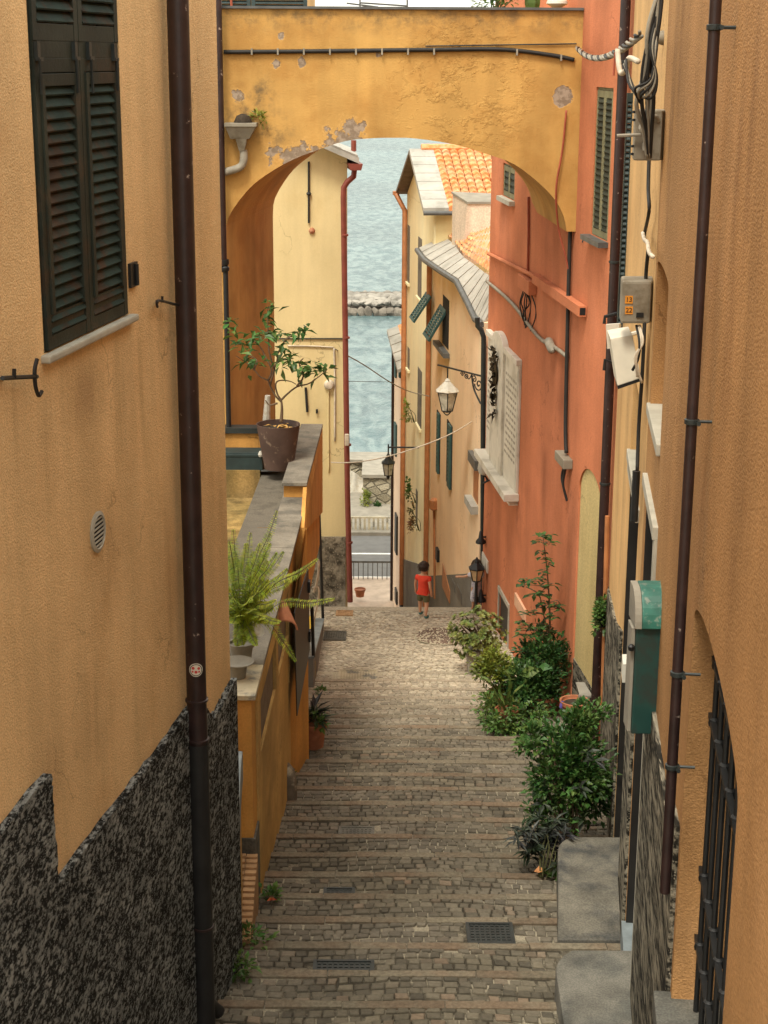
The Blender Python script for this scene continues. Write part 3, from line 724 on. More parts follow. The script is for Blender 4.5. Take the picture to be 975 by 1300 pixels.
# ================================================================== RIGHT HOUSES
RY = 13.4
hy0, hy1, hz0, hz1 = 6.05, 8.36, 20 - 5.25, 20 - 2.72
Hn = thing('house', RW.at(RY, gz(RY)), 'brown orange stucco house with a barred arched window, nearest on the right', 'house')
na, nb = RW.hit(828, 310), RW.hit(838, 400); nz0 = RW.hit(831, 505)[1]
nich = (11.75, 13.2, 20 - 2.75, na[1], .22, .06)
db = (11.65, 13.1, 20 - 7.45, 20 - 3.42, .3)
wl = MB(); bk = MB()
panel(wl, RW, 3, RY, 10.5, 22.2, [(hy0, hy1, hz0, hz1, .3, .2), nich, db], 5)
wl.build('wall', m_right, Hn, label='streaky brown orange stucco wall')
gw = MB()
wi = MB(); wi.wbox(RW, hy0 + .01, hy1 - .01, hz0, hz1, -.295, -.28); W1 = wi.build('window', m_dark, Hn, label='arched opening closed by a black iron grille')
gr_ = MB(); dg = -.13
for k in range(8):
    y = hy0 + .12 + (hy1 - hy0 - .24) * k / 7
    zt = hz1 - .2 + .2 * math.sqrt(max(0, 1 - (2 * (y - hy0) / (hy1 - hy0) - 1) ** 2)) - .01
    gr_.tube([RW.at(y, hz0 + .01, dg), RW.at(y, zt, dg)], .016, 8)
for z in (hz1 - .42, hz1 - .75, hz0 + .85, hz0 + .42):
    gr_.wbox(RW, hy0 + .01, hy1 - .01, z - .014, z + .014, dg - .008, dg + .024)
    for k in range(8):
        y = hy0 + .12 + (hy1 - hy0 - .24) * k / 7; gr_.lathe(RW.at(y, z - .035, dg), [(.01, 0), (.03, .015), (.034, .035), (.03, .055), (.01, .07)], 8)
gr_.build('grille', m_black, W1, smooth=True)
s = MB(); s.wbox(RW, hy0 - .05, hy1 + .08, hz0 - .14, hz0 + .004, -.28, .1); s.build('sill', m_stone, W1, bevel=.012)
nw = MB(); nw.wbox(RW, nich[0] - .02, nich[1] + .05, nich[2] - .09, nich[2] + .003, -.2, .03); nw.build('sill', m_sill, Hn, bevel=.01, label='grey stone sill under the blind niche')
dd = MB(); dd.wbox(RW, db[0] + .005, db[1] - .005, db[2], db[3] - .005, -.29, -.26)
for y in (db[0] + .38, db[0] + .74, db[0] + 1.1): dd.wbox(RW, y - .012, y + .012, db[2], db[3] - .02, -.262, -.25)
D = dd.build('door', m_doord, Hn)
q = MB(); q.wbox(RW, db[0] - .13, db[1] + .001, 10.4, db[2] + .012, -.28, .034); q.build('threshold', m_bluestone, D)
jl = MB(); jl.wbox(RW, db[1] - .03, db[1] - .002, db[2], db[3] - .004, -.259, -.004); jl.build('jamb_lining', m_doord, D)
fr = MB(); fr.wbox(RW, db[0] - .14, db[1] + .05, db[3], db[3] + .1, -.02, .04); fr.wbox(RW, db[0] - .14, db[0], db[2], db[3], -.02, .026)
fr.build('frame', m_sill, D, bevel=.006)
g1 = MB(); tz = 20 - 4.45
tp = rough_edge([(8.45, tz + .25), (8.9, tz + .22), (9.05, tz), (10.4, tz), (db[0] - .15, tz)], 8)
g1.wprism(RW, [(8.45, 10.4)] + tp + [(db[0] - .145, 10.4)], -.02, .03)
g1.wprism(RW, [(db[1] + .002, 10.4), (db[1] + .002, tz - .1), (RY + .3, tz - .15), (RY + .3, 10.4)], -.02, .03)
g1.build('plinth', m_gran, Hn, label='granite roughcast base')
py_, _ = RW.hit(878, 540, .1); r_ = .029
p = MB(); zpb = RW.hit(848, 1165, .1)[1]
p.tube([RW.at(py_, 22.1, .1), RW.at(py_, zpb, .1)], r_, 16)
dpn = p.build('drainpipe', m_pipe, Hn, smooth=True, label='thin dark drainpipe running down the orange stucco')
for py in (40, 540, 965, 1150):
    z = RW.hit(880, py, .1)[1]; b_ = MB().lathe(RW.at(py_, z - .015, .1), [(r_, 0), (r_ + .009, .004), (r_ + .009, .026), (r_, .03)], 16); b_.tube([RW.at(py_, z, .1), RW.at(py_, z, -.02)], .009, 6); b_.tube([RW.at(py_ - .06, z, .07), RW.at(py_, z, .07)], .012, 6); b_.build('bracket', m_iron, dpn)
# pale house beyond
PY1 = 20.1
Hp = thing('house', RW.at(PY1, gz(PY1)), 'narrow pale ochre house with a tall dark doorway between orange and coral walls', 'house')
da = (14.1, 15.9, 20 - 8.2, 20 - 4.0, .3)
n2 = (14.55, 16.2, 20 - 3.85, 20 - 3.05, .25)
n3 = (17.7, 18.9, 20 - 7.6, 20 - 6.3, .2)
wl = MB(); panel(wl, RW, RY + .002, PY1, 10.2, 21.6, [da, n2], 5); wl.build('wall', m_pale, Hp)
dd = MB(); dd.wbox(RW, da[0] + .005, da[1] - .005, da[2], da[3] - .005, -.29, -.26); dd.wbox(RW, da[0] + .88, da[0] + .92, da[2], da[3], -.262, -.24); D = dd.build('door', m_doord, Hp)
q = MB(); q.wbox(RW, da[0] - .005, da[1] + .001, 10.2, da[2] + .012, -.28, .034); q.build('threshold', m_bluestone, D)
jl = MB(); jl.wbox(RW, da[1] - .03, da[1] - .002, da[2], da[3] - .004, -.259, -.004); jl.build('jamb_lining', m_doord, D)
fr = MB(); fr.wbox(RW, da[0] - .1, da[1] + .06, da[3], da[3] + .12, -.02, .035); fr.build('frame', m_sill, D, bevel=.006)
s = MB(); s.wbox(RW, n2[0] - .04, n2[1] + .04, n2[2] - .1, n2[2] + .003, -.24, .035); s.build('sill', m_sill, Hp, bevel=.01)
nb_ = MB(); nb_.wbox(RW, n2[0] + .01, n2[1] - .01, n2[2] + .004, n2[3] - .01, -.24, -.2); nb_.build('window', m_doord, Hp)
g2 = MB(); z2 = 20 - 6.2
g2.wprism(RW, [(da[1] + .002, 10.2), (da[1] + .002, z2 + .5), (17.3, z2 + .1), (PY1 + .02, z2 - .4), (PY1 + .02, 10.2)], -.02, .03)
g2.wprism(RW, [(RY + .31, 10.2), (RY + .31, z2 + .35), (da[0] - .01, z2 + .3), (da[0] - .01, 10.2)], -.02, .03)
g2.build('plinth', m_gran, Hp)
sh = MB(); sl_ = MB()                      # one shutter leaf standing open, seen edge on
y_, z_ = RW.hit(784, 130); y2_, z2_ = RW.hit(784, 420)
yS = 19.4
for (za_, zb_) in ((P(778, 425, yS).z, P(786, 118, yS).z),):
    sh.box(RW.at(yS, 0).x - .34, RW.at(yS, 0).x - .28, yS, yS + .045, za_, zb_); sh.box(RW.at(yS, 0).x - .06, RW.at(yS, 0).x - .003, yS, yS + .045, za_, zb_)
    sh.box(RW.at(yS, 0).x - .28, RW.at(yS, 0).x - .06, yS, yS + .043, za_, za_ + .1); sh.box(RW.at(yS, 0).x - .28, RW.at(yS, 0).x - .06, yS, yS + .043, zb_ - .1, zb_)
    k = za_ + .12
    while k < zb_ - .12: sh.hexa([(RW.at(yS, 0).x - .285, yS + .005, k), (RW.at(yS, 0).x - .055, yS + .005, k), (RW.at(yS, 0).x - .055, yS + .04, k + .05), (RW.at(yS, 0).x - .285, yS + .04, k + .05)], [(RW.at(yS, 0).x - .285, yS + .003, k + .012), (RW.at(yS, 0).x - .055, yS + .003, k + .012), (RW.at(yS, 0).x - .055, yS + .038, k + .062), (RW.at(yS, 0).x - .285, yS + .038, k + .062)]); k += .065
ob = sh.build('shutter', m_trough, Hp, label='dark green shutter leaf folded out from the pale wall')
ob.data.transform(Matrix.Translation((.0, 0, 0)))
ob.scale.x = .2; ob.location.x += (1 - .2) * (RW.at(yS, 0).x - RW.at(PY1, 0).x)

# ================================================================== CORAL HOUSE AND ITS FITTINGS
PA, PB = 20.2, 30.55
Hc = thing('house', PW.at(25, gz(25)), 'coral red stucco house with an arched yellow doorway, on the right beyond the pale house', 'house')
def hole(pa, pb, dep, rise=0): return (*wr(PW, pa, pb), dep, rise)
wa0, wz_t = PW.hit(779, 112); wa1, _ = PW.hit(757, 112)
_, wz_b = PW.hit(768, 306)
wA = (wa0, wa1, wz_b, wz_t, .1)
b0, zt_ = PW.hit(654, 212); b1, _ = PW.hit(639, 205); _, zb_ = PW.hit(646, 252); wB = (min(b0, b1), max(b0, b1), zb_, zt_, .1)
ya_, _ = PW.hit(762, 700); yb_, _ = PW.hit(732, 700); _, zt2 = PW.hit(747, 594)
dC = (ya_, yb_, gz(yb_) - .2, zt2, .05, .45)
y0_, _ = PW.hit(646, 780); y1_, _ = PW.hit(634, 760); zt3 = PW.hit(640, 760)[1]; dD = (y0_, y1_, gz(y1_) + .02, zt3, .06)
wl, bk = MB(), MB(); panel(wl, PW, PA, PB, 8.5, 21.9, [wA, wB, dC, dD], 6, back=None)
wl.build('wall', m_pink, Hc, label='coral red stucco wall')
yb2 = MB(); yb2.wbox(PW, dC[0] + .01, dC[1] - .01, dC[2], dC[3], -.048, -.025); dr = yb2.build('door', m_door_yellow, Hc, label='arched recess filled with plain dull yellow plaster')
zz = PW.hit(745, 866)[1]; q = MB(); q.wbox(PW, dC[0] + .005, dC[1] - .005, dC[2], zz, -.0245, -.01); q.build('kick_plate', m_gran, dr)
dd = MB(); dd.wbox(PW, dD[0] + .01, dD[1] - .01, dD[2], dD[3] - .01, -.055, -.025); dd.build('door', m_doord, Hc, label='low dark cellar door behind the plants')
fr = MB(); fr.wbox(PW, dD[0] - .06, dD[0], dD[2], dD[3], -.01, .02); fr.wbox(PW, dD[1], dD[1] + .06, dD[2], dD[3], -.01, .021); fr.wbox(PW, dD[0] - .06, dD[1] + .06, dD[3], dD[3] + .08, -.01, .03); fr.build('door_frame', m_sill, Hc)
w1 = window_shutters(Hc, PW, wA[0], wA[1], wA[2], wA[3], -.05, .075, None, m_shutolive, m_slatdark)
w1['label'] = 'tall window closed by olive louvred shutters'
s = MB(); s.wbox(PW, wA[0] - .06, wA[1] + .06, wA[2] - .07, wA[2] - .002, -.05, .13); s.build('sill', m_lead, w1)
w2 = window_shutters(Hc, PW, wB[0], wB[1], wB[2], wB[3], -.05, .09, None, m_shutolive, m_slatdark)
s = MB(); s.wbox(PW, wB[0] - .06, wB[1] + .06, wB[2] - .08, wB[2] - .002, -.05, .1); s.build('sill', m_sill, w2)
yp, _ = PW.hit(773, 500, .1); yp = max(yp, PA + .08); print('PIPE', yp)
p = MB(); p.tube([PW.at(yp, 21.8, .1), PW.at(yp, gz(yp) + .1, .1)], .062, 16)
dpc = p.build('drainpipe', m_pipe, Hc, smooth=True)
for py in (80, 330, 620): 
    z = PW.hit(772, py, .1)[1]; MB().lathe(PW.at(yp, z, .1), [(.062, 0), (.072, .004), (.072, .03), (.062, .034)], 16).build('collar', m_iron, dpc)
# iron stays by the windows
for pts, lab in (([(740, 308), (742, 303), (752, 305)], 'little black iron stay on the coral wall left of the olive shutters'), ([(767, 411), (768, 402), (783, 398)], 'black iron bracket on the corner pipe above the white board'), ([(767, 470), (768, 457), (778, 460)], 'black iron bracket on the corner pipe beside the white board')):
    yy = yp - .15 if pts[0][0] > 760 else PW.hit(*pts[0])[0]
    b_ = MB(); b_.tube([P(*p_, yy) for p_ in pts], .022, 6); b_.tube([P(*pts[-1], yy), P(pts[-1][0] + 4, pts[-1][1], yy + .1)], .02, 6)
    tag(b_.build('iron_bracket', m_black), lab, 'iron bracket')
# memorial plaque: two flanking panels, tall centre with a wreath, ledge
Y = lambda px, py, d=0: PW.hit(px, py, d)
pq = thing('memorial_plaque', PW.at(*Y(640, 560)), 'large white marble memorial plaque in three panels with bronze wreath on the coral wall', 'plaque')
yL_, yM1, yM2, yR_ = Y(622, 500)[0], Y(630, 500)[0], Y(645, 500)[0], Y(661, 500)[0]
zB = Y(640, 600)[1]
zS = Y(626, 430)[1]; zS2 = Y(656, 455)[1]; zs_ = (zS + zS2) / 2; zC = Y(638, 420)[1]
b_ = MB(); b_.wbox(PW, yM1, yL_, zB, zs_, .0, .06); b_.wbox(PW, yM1 - .03, yL_ + .05, zs_, zs_ + .1, .0, .1); b_.build('side_panel', m_marble, pq, bevel=.008)
b_ = MB(); b_.wbox(PW, yR_, yM2, zB, zs_, .0, .06); b_.wbox(PW, yR_ - .05, yM2 + .03, zs_, zs_ + .1, .0, .1); b_.wbox(PW, yR_ - .05, yR_ - .003, zB, zs_ - .003, 0, .045); b_.build('side_panel', m_marble, pq, bevel=.008)
b_ = MB(); n = 14; arc = [(yM2 + (yM1 - yM2) * (.5 - .5 * math.cos(math.pi * k / n)), zC - .25 + .25 * math.sin(math.pi * k / n)) for k in range(n + 1)]
b_.wprism(PW, [(yM1, zB), (yM2, zB)] + arc, .0, .11); b_.build('centre_panel', m_marble, pq, bevel=.01)
b_ = MB(); b_.wbox(PW, yR_ - .12, yL_ + .14, zB - .13, zB + .0, .0, .26); b_.wbox(PW, yR_ - .04, yL_ + .04, zB - .22, zB - .13, .0, .16); b_.build('ledge', m_marble, pq, bevel=.012)
b_ = MB(); yc = (yM1 + yM2) / 2; zc = Y(636, 472)[1]
for k in range(60):
    z = zc + rnd.uniform(-.75, .5); y = yc + rnd.gauss(0, .12 if z > zc - .3 else .06); b_.leaf(PW.at(y, z, .115), PW.u * rnd.uniform(-1, 1) + Vector((0, 0, rnd.uniform(-1, .6))) + PW.n * .4, PW.n, .2, .09)
b_.lathe(PW.at(yc, zc, .12), [(.2, 0), (.23, .03), (.16, .05), (.13, .02)], 16, PW.n)
b_.build('wreath', m_bronze, pq)
for (ya_, yb_) in ((yM1 + .08, yL_ - .08), (yR_ + .08, yM2 - .08)):
    for k in range(13):
        z = zs_ - .35 - k * .115
        if k == 0: ins = MB()
        if z < zB + .2: break
        y = ya_
        while y < yb_ - .1:
            L = rnd.uniform(.08, .25); ins.wbox(PW, y, min(y + L, yb_), z, z + .045, .0605, .0625); y += L + .06
    ins.build('inscription', m_grit, pq); ins = MB()
# small fittings
def wbx(name, W, pa, pb, d, m, lab, cat, bev=.01, extra=None):
    y0, y1, z0, z1 = wr(W, pa, pb); t = MB(); t.wbox(W, y0, y1, z0, z1, 0, d)
    return tag(t.build(name, m, bevel=bev), lab, cat)
jb = thing('junction_box', PW.at(*Y(673, 362)), 'coral painted junction box with loose black wires below it', 'junction box')
t = MB(); y0, y1, z0, z1 = wr(PW, (667, 347), (681, 375)); t.wbox(PW, y0, y1, z0, z1, 0, .13); t.build('casing', m_pink, jb, bevel=.012)
t = MB()
for k in range(7):
    a = Vector(PW.at(y0 + (y1 - y0) * rnd.random(), z0, .06)); x = rnd.uniform(-.2, .2)
    t.tube(curve3([a, a + Vector((rnd.uniform(-.1, .1), x * .5, -.2)), a + Vector((rnd.uniform(-.06, .1), x, -.36)), a + Vector((0, x * .2, -.5 - rnd.random() * .12))], 4), .011, 5)
t.build('loose_wire', m_cable, jb)
ch = thing('cable_duct', PW.at(*Y(705, 372)), 'coral painted square duct running along the coral wall to an open end', 'cable duct')
a, b = PW.pt(680, 351, .06), PW.pt(740, 398, .06)
b.z = a.z = (a.z + b.z) / 2 ; t = MB(); t.hexa([a + Vector((-.06, 0, -.07)), a + Vector((.05, 0, -.07)), a + Vector((.05, 0, .07)), a + Vector((-.06, 0, .07))], [b + Vector((-.06, 0, -.07)), b + Vector((.05, 0, -.07)), b + Vector((.05, 0, .07)), b + Vector((-.06, 0, .07))])
a2 = PW.pt(620, 322, .05); t.tube([a2, a + Vector((0, 0, .02))], .035, 8); t.build('casing', m_pink, ch)
t = MB(); t.box(b.x - .045, b.x + .035, b.y - .006, b.y - .002, b.z - .05, b.z + .05); t.build('open_end', m_dark, ch)
mb_ = thing('meter_box', PW.at(*Y(721, 583)), 'small grey meter box at the foot of the black conduit on the coral wall', 'meter box')
t = MB(); y0, y1, z0, z1 = wr(PW, (716, 571), (727, 596)); t.wbox(PW, y0, y1, z0, z1, 0, .14); t.build('casing', m_plastic, mb_, bevel=.015)
t = MB(); t.tube(curve3([PW.at(y0 + .1, z0, .08), PW.at(y0 + .15, z0 - .25, .1), PW.at(y0 + .12, z0 - .5, .04)], 5), .018, 6); t.tube(curve3([PW.at(y0 + .2, z0, .08), PW.at(y0 + .25, z0 - .2, .1), PW.at(y0 + .14, z0 - .48, .04)], 5), .018, 6); t.build('loose_wire', m_cable, mb_)
def cable(name, pts, r, m, lab, cat='cable', n=6, k=6): return tag(MB().tube(curve3(pts, k), r, n).build(name, m, smooth='all'), lab, cat)
cd = [PW.pt(*p_, .05) for p_ in ((732, 64), (729, 110), (727, 200), (723, 320), (720, 440), (718, 540), (719, 575))]
cable('conduit', cd, .03, m_cable, 'black conduit dropping down the coral wall from the arch to the meter box')
cable('cable', [PW.pt(*p_, .05) for p_ in ((618, 357), (650, 385), (683, 427), (703, 440), (719, 452))], .03, m_cablegrey, 'thick grey cable sloping across the coral wall above the plaque')
t = MB().lathe(PW.pt(700, 438, .06) - Vector((.0, .25, .05)), [(.02, 0), (.07, .06), (.07, .36), (.02, .42)], 10, (PW.u + Vector((0, 0, .25))).normalized()); tag(t.build('cable_joint', m_cablegrey, smooth=True), 'bulging grey splice on the sloping cable above the plaque', 'cable joint')
cable('conduit', [PW.pt(*p_, .03) for p_ in ((671, 250), (671, 300), (670, 345))], .022, m_cablered, 'thin red brown conduit rising from the junction box under the arch')
cable('cable', [P(*p_, y_) for p_, y_ in (((719, 140), 23.15), ((714, 190), 23.15), ((706, 240), 23.15), ((709, 290), 23.3), ((718, 325), 23.3), ((722, 345), 23.3))], .014, m_cablered, 'loose thin red cable hanging in a curve at the right end of the arch')
for px, py in ((617, 683), (617, 757)):
    t = MB(); y, z = Y(px, py); t.lathe(PW.at(y, z - .12, .1), [(.02, 0), (.1, .02), (.1, .06), (.05, .12), (.03, .25), (.01, .27)], 10); t.tube([PW.at(y, z + .02, 0), PW.at(y, z + .02, .1)], .02, 6)
    tag(t.build('wall_spotlight', m_black, smooth=True), f'small black wall spotlight on the coral corner, {"above" if py < 700 else "below"} the white notice', 'spotlight')
t = MB(); y0, y1, z0, z1 = wr(PW, (613.5, 700), (620, 728)); t.wbox(PW, y0, y1, z0, z1, 0, .03); tag(t.build('notice_board', m_white, bevel=.004), 'small white notice on the coral corner between two black spotlights', 'notice')
t = MB(); y0, y1, z0, z1 = wr(PW, (656, 752), (668, 790)); t.wbox(PW, y0, y1, z0, z1, 0, .04); tag(t.build('wall_panel', M('faded_coral', (.6, .34, .21), .1), bevel=.004), 'pale tapering panel on the coral wall behind the tall climbing plant', 'panel')
gl = thing('globe_lamp', PW.at(*Y(618, 596)), 'white globe lamp on a curled black bracket below the plaque', 'lamp')
y, z = Y(622, 600); c_ = P(615.5, 593, y + .2); t = MB(); t.lathe(c_ - Vector((0, 0, .16)), [(.03, 0), (.11, .04), (.14, .13), (.12, .24), (.05, .31), (.01, .33)], 14); t.build('globe', m_hood, gl, smooth=True)
t = MB(); t.tube(curve3([c_ - Vector((0, 0, .16)), c_ - Vector((-.05, 0, .26)), PW.at(y, c_.z - .26, .12), PW.at(y - .05, c_.z - .18, 0)], 5), .018, 6); t.build('bracket', m_black, gl)

# boxes and cables on the right hand walls ------------------------------------------------
def facebox(name, pa, pb, y, depth, m, lab, cat, bev=.012):   # box standing off the wall whose near side fills a photo rectangle
    a, b = P(*pa, y), P(*pb, y); x0, x1 = min(a.x, b.x), max(a.x, b.x); z0, z1 = min(a.z, b.z), max(a.z, b.z)
    t = thing(name, (x1, y, z0), lab, cat); q = MB(); wx = RW.at(y + depth, 0).x
    q.hexa([(x0, y, z0), (x1 + .05, y, z0), (wx + .05, y + depth, z0), (x0 + RW.m * depth, y + depth, z0)], [(x0, y, z1), (x1 + .05, y, z1), (wx + .05, y + depth, z1), (x0 + RW.m * depth, y + depth, z1)])
    q.build('casing', m, t, bevel=bev); return t, x0, x1, z0, z1
t, x0, x1, z0, z1 = facebox('electric_box', (807, 140), (830, 204), 13.1, .3, m_plastic, 'grey brown metal box with a thick cable gland high on the right hand wall', 'electric box')
q = MB(); q.tube(curve3([((x0 + x1) / 2 + .01, 13.02, z0 + .14), ((x0 + x1) / 2, 12.98, z0 + .2), (x0 + .03, 13.0, z0 + .26), (x1 - .02, 13.06, z0 + .34), (x1 + .02, 13.1, z0 + .3)], 5), .018, 8); q.lathe(((x0 + x1) / 2 + .01, 13.05, z0 + .08), [(.03, 0), (.035, .05), (.02, .08)], 8); q.tube([(x0 - .14, 13.08, z0 + .19), (x0 + .04, 13.05, z0 + .2)], .014, 6); q.build('gland', m_cablegrey, t)
q = MB()
for dz in (.04, .1, .3, .36): MB().lathe((x0 - .012, 13.1, z0 + dz), [(.012, 0), (.012, .02)], 8).build('bolt', m_black, t)
t, x0, x1, z0, z1 = facebox('meter_box', (790, 357), (817, 411), 13.55, .35, m_plastic, 'grey meter box with two orange number labels reading 13 and 22', 'meter box', .02)
def text(s, c_, h, m, parent, name='number'):
    cu = bpy.data.curves.new(name, 'FONT'); cu.body = s; cu.size = h; cu.align_x = 'CENTER'; cu.align_y = 'CENTER'; cu.extrude = .001
    o = bpy.data.objects.new('txt', cu); C.objects.link(o); bpy.context.view_layer.update()
    me = bpy.data.meshes.new_from_object(o.evaluated_get(bpy.context.evaluated_depsgraph_get())); bpy.data.objects.remove(o)
    me.transform(Matrix.Translation(Vector(c_) - ORG[parent.name]) @ Matrix.Rotation(math.pi / 2, 4, 'X'))
    me.materials.clear(); me.materials.append(m); n_ = bpy.data.objects.new(name, me); C.objects.link(n_); n_.parent = parent; return n_
for s_, py in (('13', 380.5), ('22', 394)):
    c_ = P(798.5, py, 13.545); q = MB(); q.box(c_.x - .032, c_.x + .032, c_.y, c_.y + .004, c_.z - .032, c_.z + .032); lb = q.build('label_plate', m_orange, t)
    text(s_, (c_.x, c_.y - .002, c_.z), .055, m_black, t)
q = MB(); a = P(808, 397, 13.54); q.box(a.x, x1 - .005, 13.54, 13.552, a.z - .04, a.z); q.build('latch', m_black, t)
# tilted white board boxes
bt = thing('wall_cabinet', P(795, 490, 13.7), 'pale tilted board cabinet hanging on the right wall beneath the meter box', 'cabinet')
yb_ = 13.7; pts = [P(775, 430, yb_), P(803, 425, yb_), P(814, 480, yb_ - .05), P(784, 490, yb_ - .05)]
q = MB(); q.prism(pts[::-1], (.03, .45, 0)); q.build('casing', m_board, bt, bevel=.008)
q = MB(); q.prism([p_ + Vector((.0, -.004, 0)) for p_ in (P(784, 490, yb_ - .05), P(814, 480, yb_ - .05), P(814.5, 483.5, yb_ - .05), P(784.5, 494, yb_ - .05))], (.02, .3, 0)); q.build('base_trim', m_black, bt)
bt = thing('sign_board', P(775, 435, 15.2), 'small white board behind the tilted cabinet on the right wall', 'board')
pts = [P(769, 412, 15.2), P(786, 411, 15.2), P(788, 440, 15.2), P(771, 443, 15.2)]
q = MB(); q.prism(pts, (.02, .04, 0)); q.tube([P(785, 425, 15.24), P(798, 425, 15.4), RW.at(15.5, P(785, 425, 15.24).z, -.05)], .02, 6); q.build('panel', m_white, bt)
# green letter box with weathered hood
yg = 10.75; a, b = P(808, 795, yg), P(839, 932, yg)
lb = thing('letter_box', (b.x, yg, b.z), 'tall dark green metal box with a weathered curved hood by the right hand doorway', 'letter box')
wx = RW.at(yg, 0).x
q = MB(); q.box(a.x, wx + .06, yg, yg + .26, b.z, a.z); q.build('casing', m_green, lb, bevel=.008)
zt_ = P(820, 752, yg).z; q = MB(); x0 = P(814.5, 795, yg).x; xc = P(805.5, 795, yg).x
n = 8; prof = [(-.03 + .0 * k, a.z + .002) for k in range(1)]
prof = [(yg - .035, a.z - .01)] + [(yg - .035 + .2 * (1 - math.cos(math.pi / 2 * k / n)), a.z - .01 + (zt_ - a.z + .01) * math.sin(math.pi / 2 * k / n)) for k in range(1, n + 1)] + [(yg + .27, zt_), (yg + .27, a.z - .01)]
q.prism([(x0, y_, z_) for y_, z_ in prof], (wx + .05 - x0, 0, 0)); q.build('hood', m_greentop, lb, bevel=.006, label='teal hood with pale weathering')
q = MB(); q.prism([(xc, y_ + .01, z_ - .004) for y_, z_ in prof], (x0 - xc - .001, 0, 0)); q.box(a.x - .028, a.x - .002, yg + .02, yg + .2, b.z + .01, a.z - .02); q.build('side_cheek', m_conc, lb, bevel=.004)
q = MB(); q.lathe((a.x - .03, yg - .01, P(808, 825, yg).z), [(.02, 0), (.026, .03), (.01, .045)], 8); q.build('latch', m_black, lb)
wbx2, *_ = facebox('notice_box', (791, 843), (803, 867), 13.45, .25, m_white, 'small white box fixed in the dark doorway beside the green letter box', 'box', .006)
# cable bundle
bun = thing('cable_bundle', P(815, 60, 12.3), 'thick tangle of black and grey cables descending high on the right hand wall', 'cable bundle')
for k in range(9):
    q = MB(); j = lambda s_=.02: rnd.uniform(-s_, s_)
    q.tube(curve3([P(838 + j(6), -30, 12.2), P(830 + k * .9 - 3, 30, 12.2) + Vector((j(), j(), 0)), P(817 + k, 85, 12.25) + Vector((j(), j(), 0)), P(811 + k * 2.2, 125, 12.3) + Vector((j(.03), j(.03), j(.04))), P(818 + k * .7, 165, 12.4) + Vector((j(), j(), j(.05))), P(822 + k * .4, 200, 12.5)], 5), rnd.uniform(.009, .017), 6)
    q.build('strand', m_cable if k % 3 else m_cablegrey, bun, smooth='all')
for k in range(5):
    q = MB(); q.tube(curve3([P(833, 20 + k * 8, 12.2), P(826 + k * 2, 60, 12.15), P(834 - k * 2, 100, 12.15), P(826 - 5 * k, 125 - 3 * k, 12.2), P(800 + 4 * k, 110 + 6 * k, 12.4), P(795 - k, 75 + 2 * k, 12.6)], 6), .01, 6); q.build('strand', m_cablegrey if k % 2 else m_cable, bun, smooth='all')
q = MB(); q.tube(curve3([P(784, 64, 13.5), P(786, 85, 13.4), P(789, 93, 13.35), P(795, 88, 13.2), P(799, 74, 13.), P(810, 78, 12.6)], 6), .022, 8); q.build('loop', m_cablepale, bun, smooth='all', label='pale looped cable end')
q = MB(); q.tube([P(781, 66, 13.5), P(779, 96, 13.5)], .008, 6); q.build('strand', m_cablered, bun)
q = MB(); c_ = RW.pt(838, 48, .03); q.lathe(c_ + RW.n * -.06, [(.05, 0), (.06, .04), (.04, .1), (.05, .14), (.02, .16)], 10, RW.n); q.build('insulator', m_plastic, bun, smooth=True)
cable('cable', [RW.pt(*p_, .06) for p_ in ((824, 200), (823, 240), (824, 268), (818, 300), (823, 312), (820, 350), (818, 420), (815, 480), (811, 540), (809, 598))], .016, m_cable, 'dark cable running down the right wall from grey box to black conduit')
cable('cable', [RW.pt(*p_, .08) for p_ in ((816, 296), (818, 304), (822, 308), (824, 320), (829, 326))], .018, m_cablepale, 'short pale cable end sticking out beside the blind niche')
q = MB(); ya_, za_ = RW.hit(808, 598, .06); zb2 = RW.hit(805, 662, .06)[1]; q.tube([RW.at(ya_, za_, .06), RW.at(ya_, zb2, .06)], .035, 10); tag(q.build('conduit', m_black, smooth=True), 'short thick black conduit guard above the dark doorway on the right', 'conduit')
for k in range(3): cable('cable', [P(808 + k * 2, 413, 13.6), P(812 + 2 * k, 435, 13.5), P(810 - k * 2, 455, 13.5), P(803 + 6 * k, 470 + 8 * k, 13.55)], .012, m_cablepale if k else m_cable, ['black cable hanging beneath the numbered meter box', 'shorter pale cable hanging in front of the tilted cabinet', 'longer pale cable beside the tilted cabinet'][k])
# twisted line from the arch to the bundle
tw = thing('twisted_cable', P(733, 62, 23), 'twisted aerial cable strung from the arch end to the right hand bundle', 'cable')
A, B = P(733, 61, 23.0), P(812, 44, 12.6)
for s_ in (0, 2.1, 4.2):
    pts = []
    for k in range(61):
        u = k / 60; yy = 23 + (12.6 - 23) * u
        px = 733 + 79 * (u / 23 / (u / 23 + (1 - u) / 12.6)) ; c_ = A.lerp(B, u) - Vector((0, 0, .25 * 4 * u * (1 - u) * .6))
        pts.append(c_ + Vector((math.cos(k * .9 + s_), 0, math.sin(k * .9 + s_))) * .022)
    MB().tube(pts, .014, 5).build('strand', [m_cable, m_cablegrey, m_cablegrey][int(s_ / 2)], tw, smooth='all')
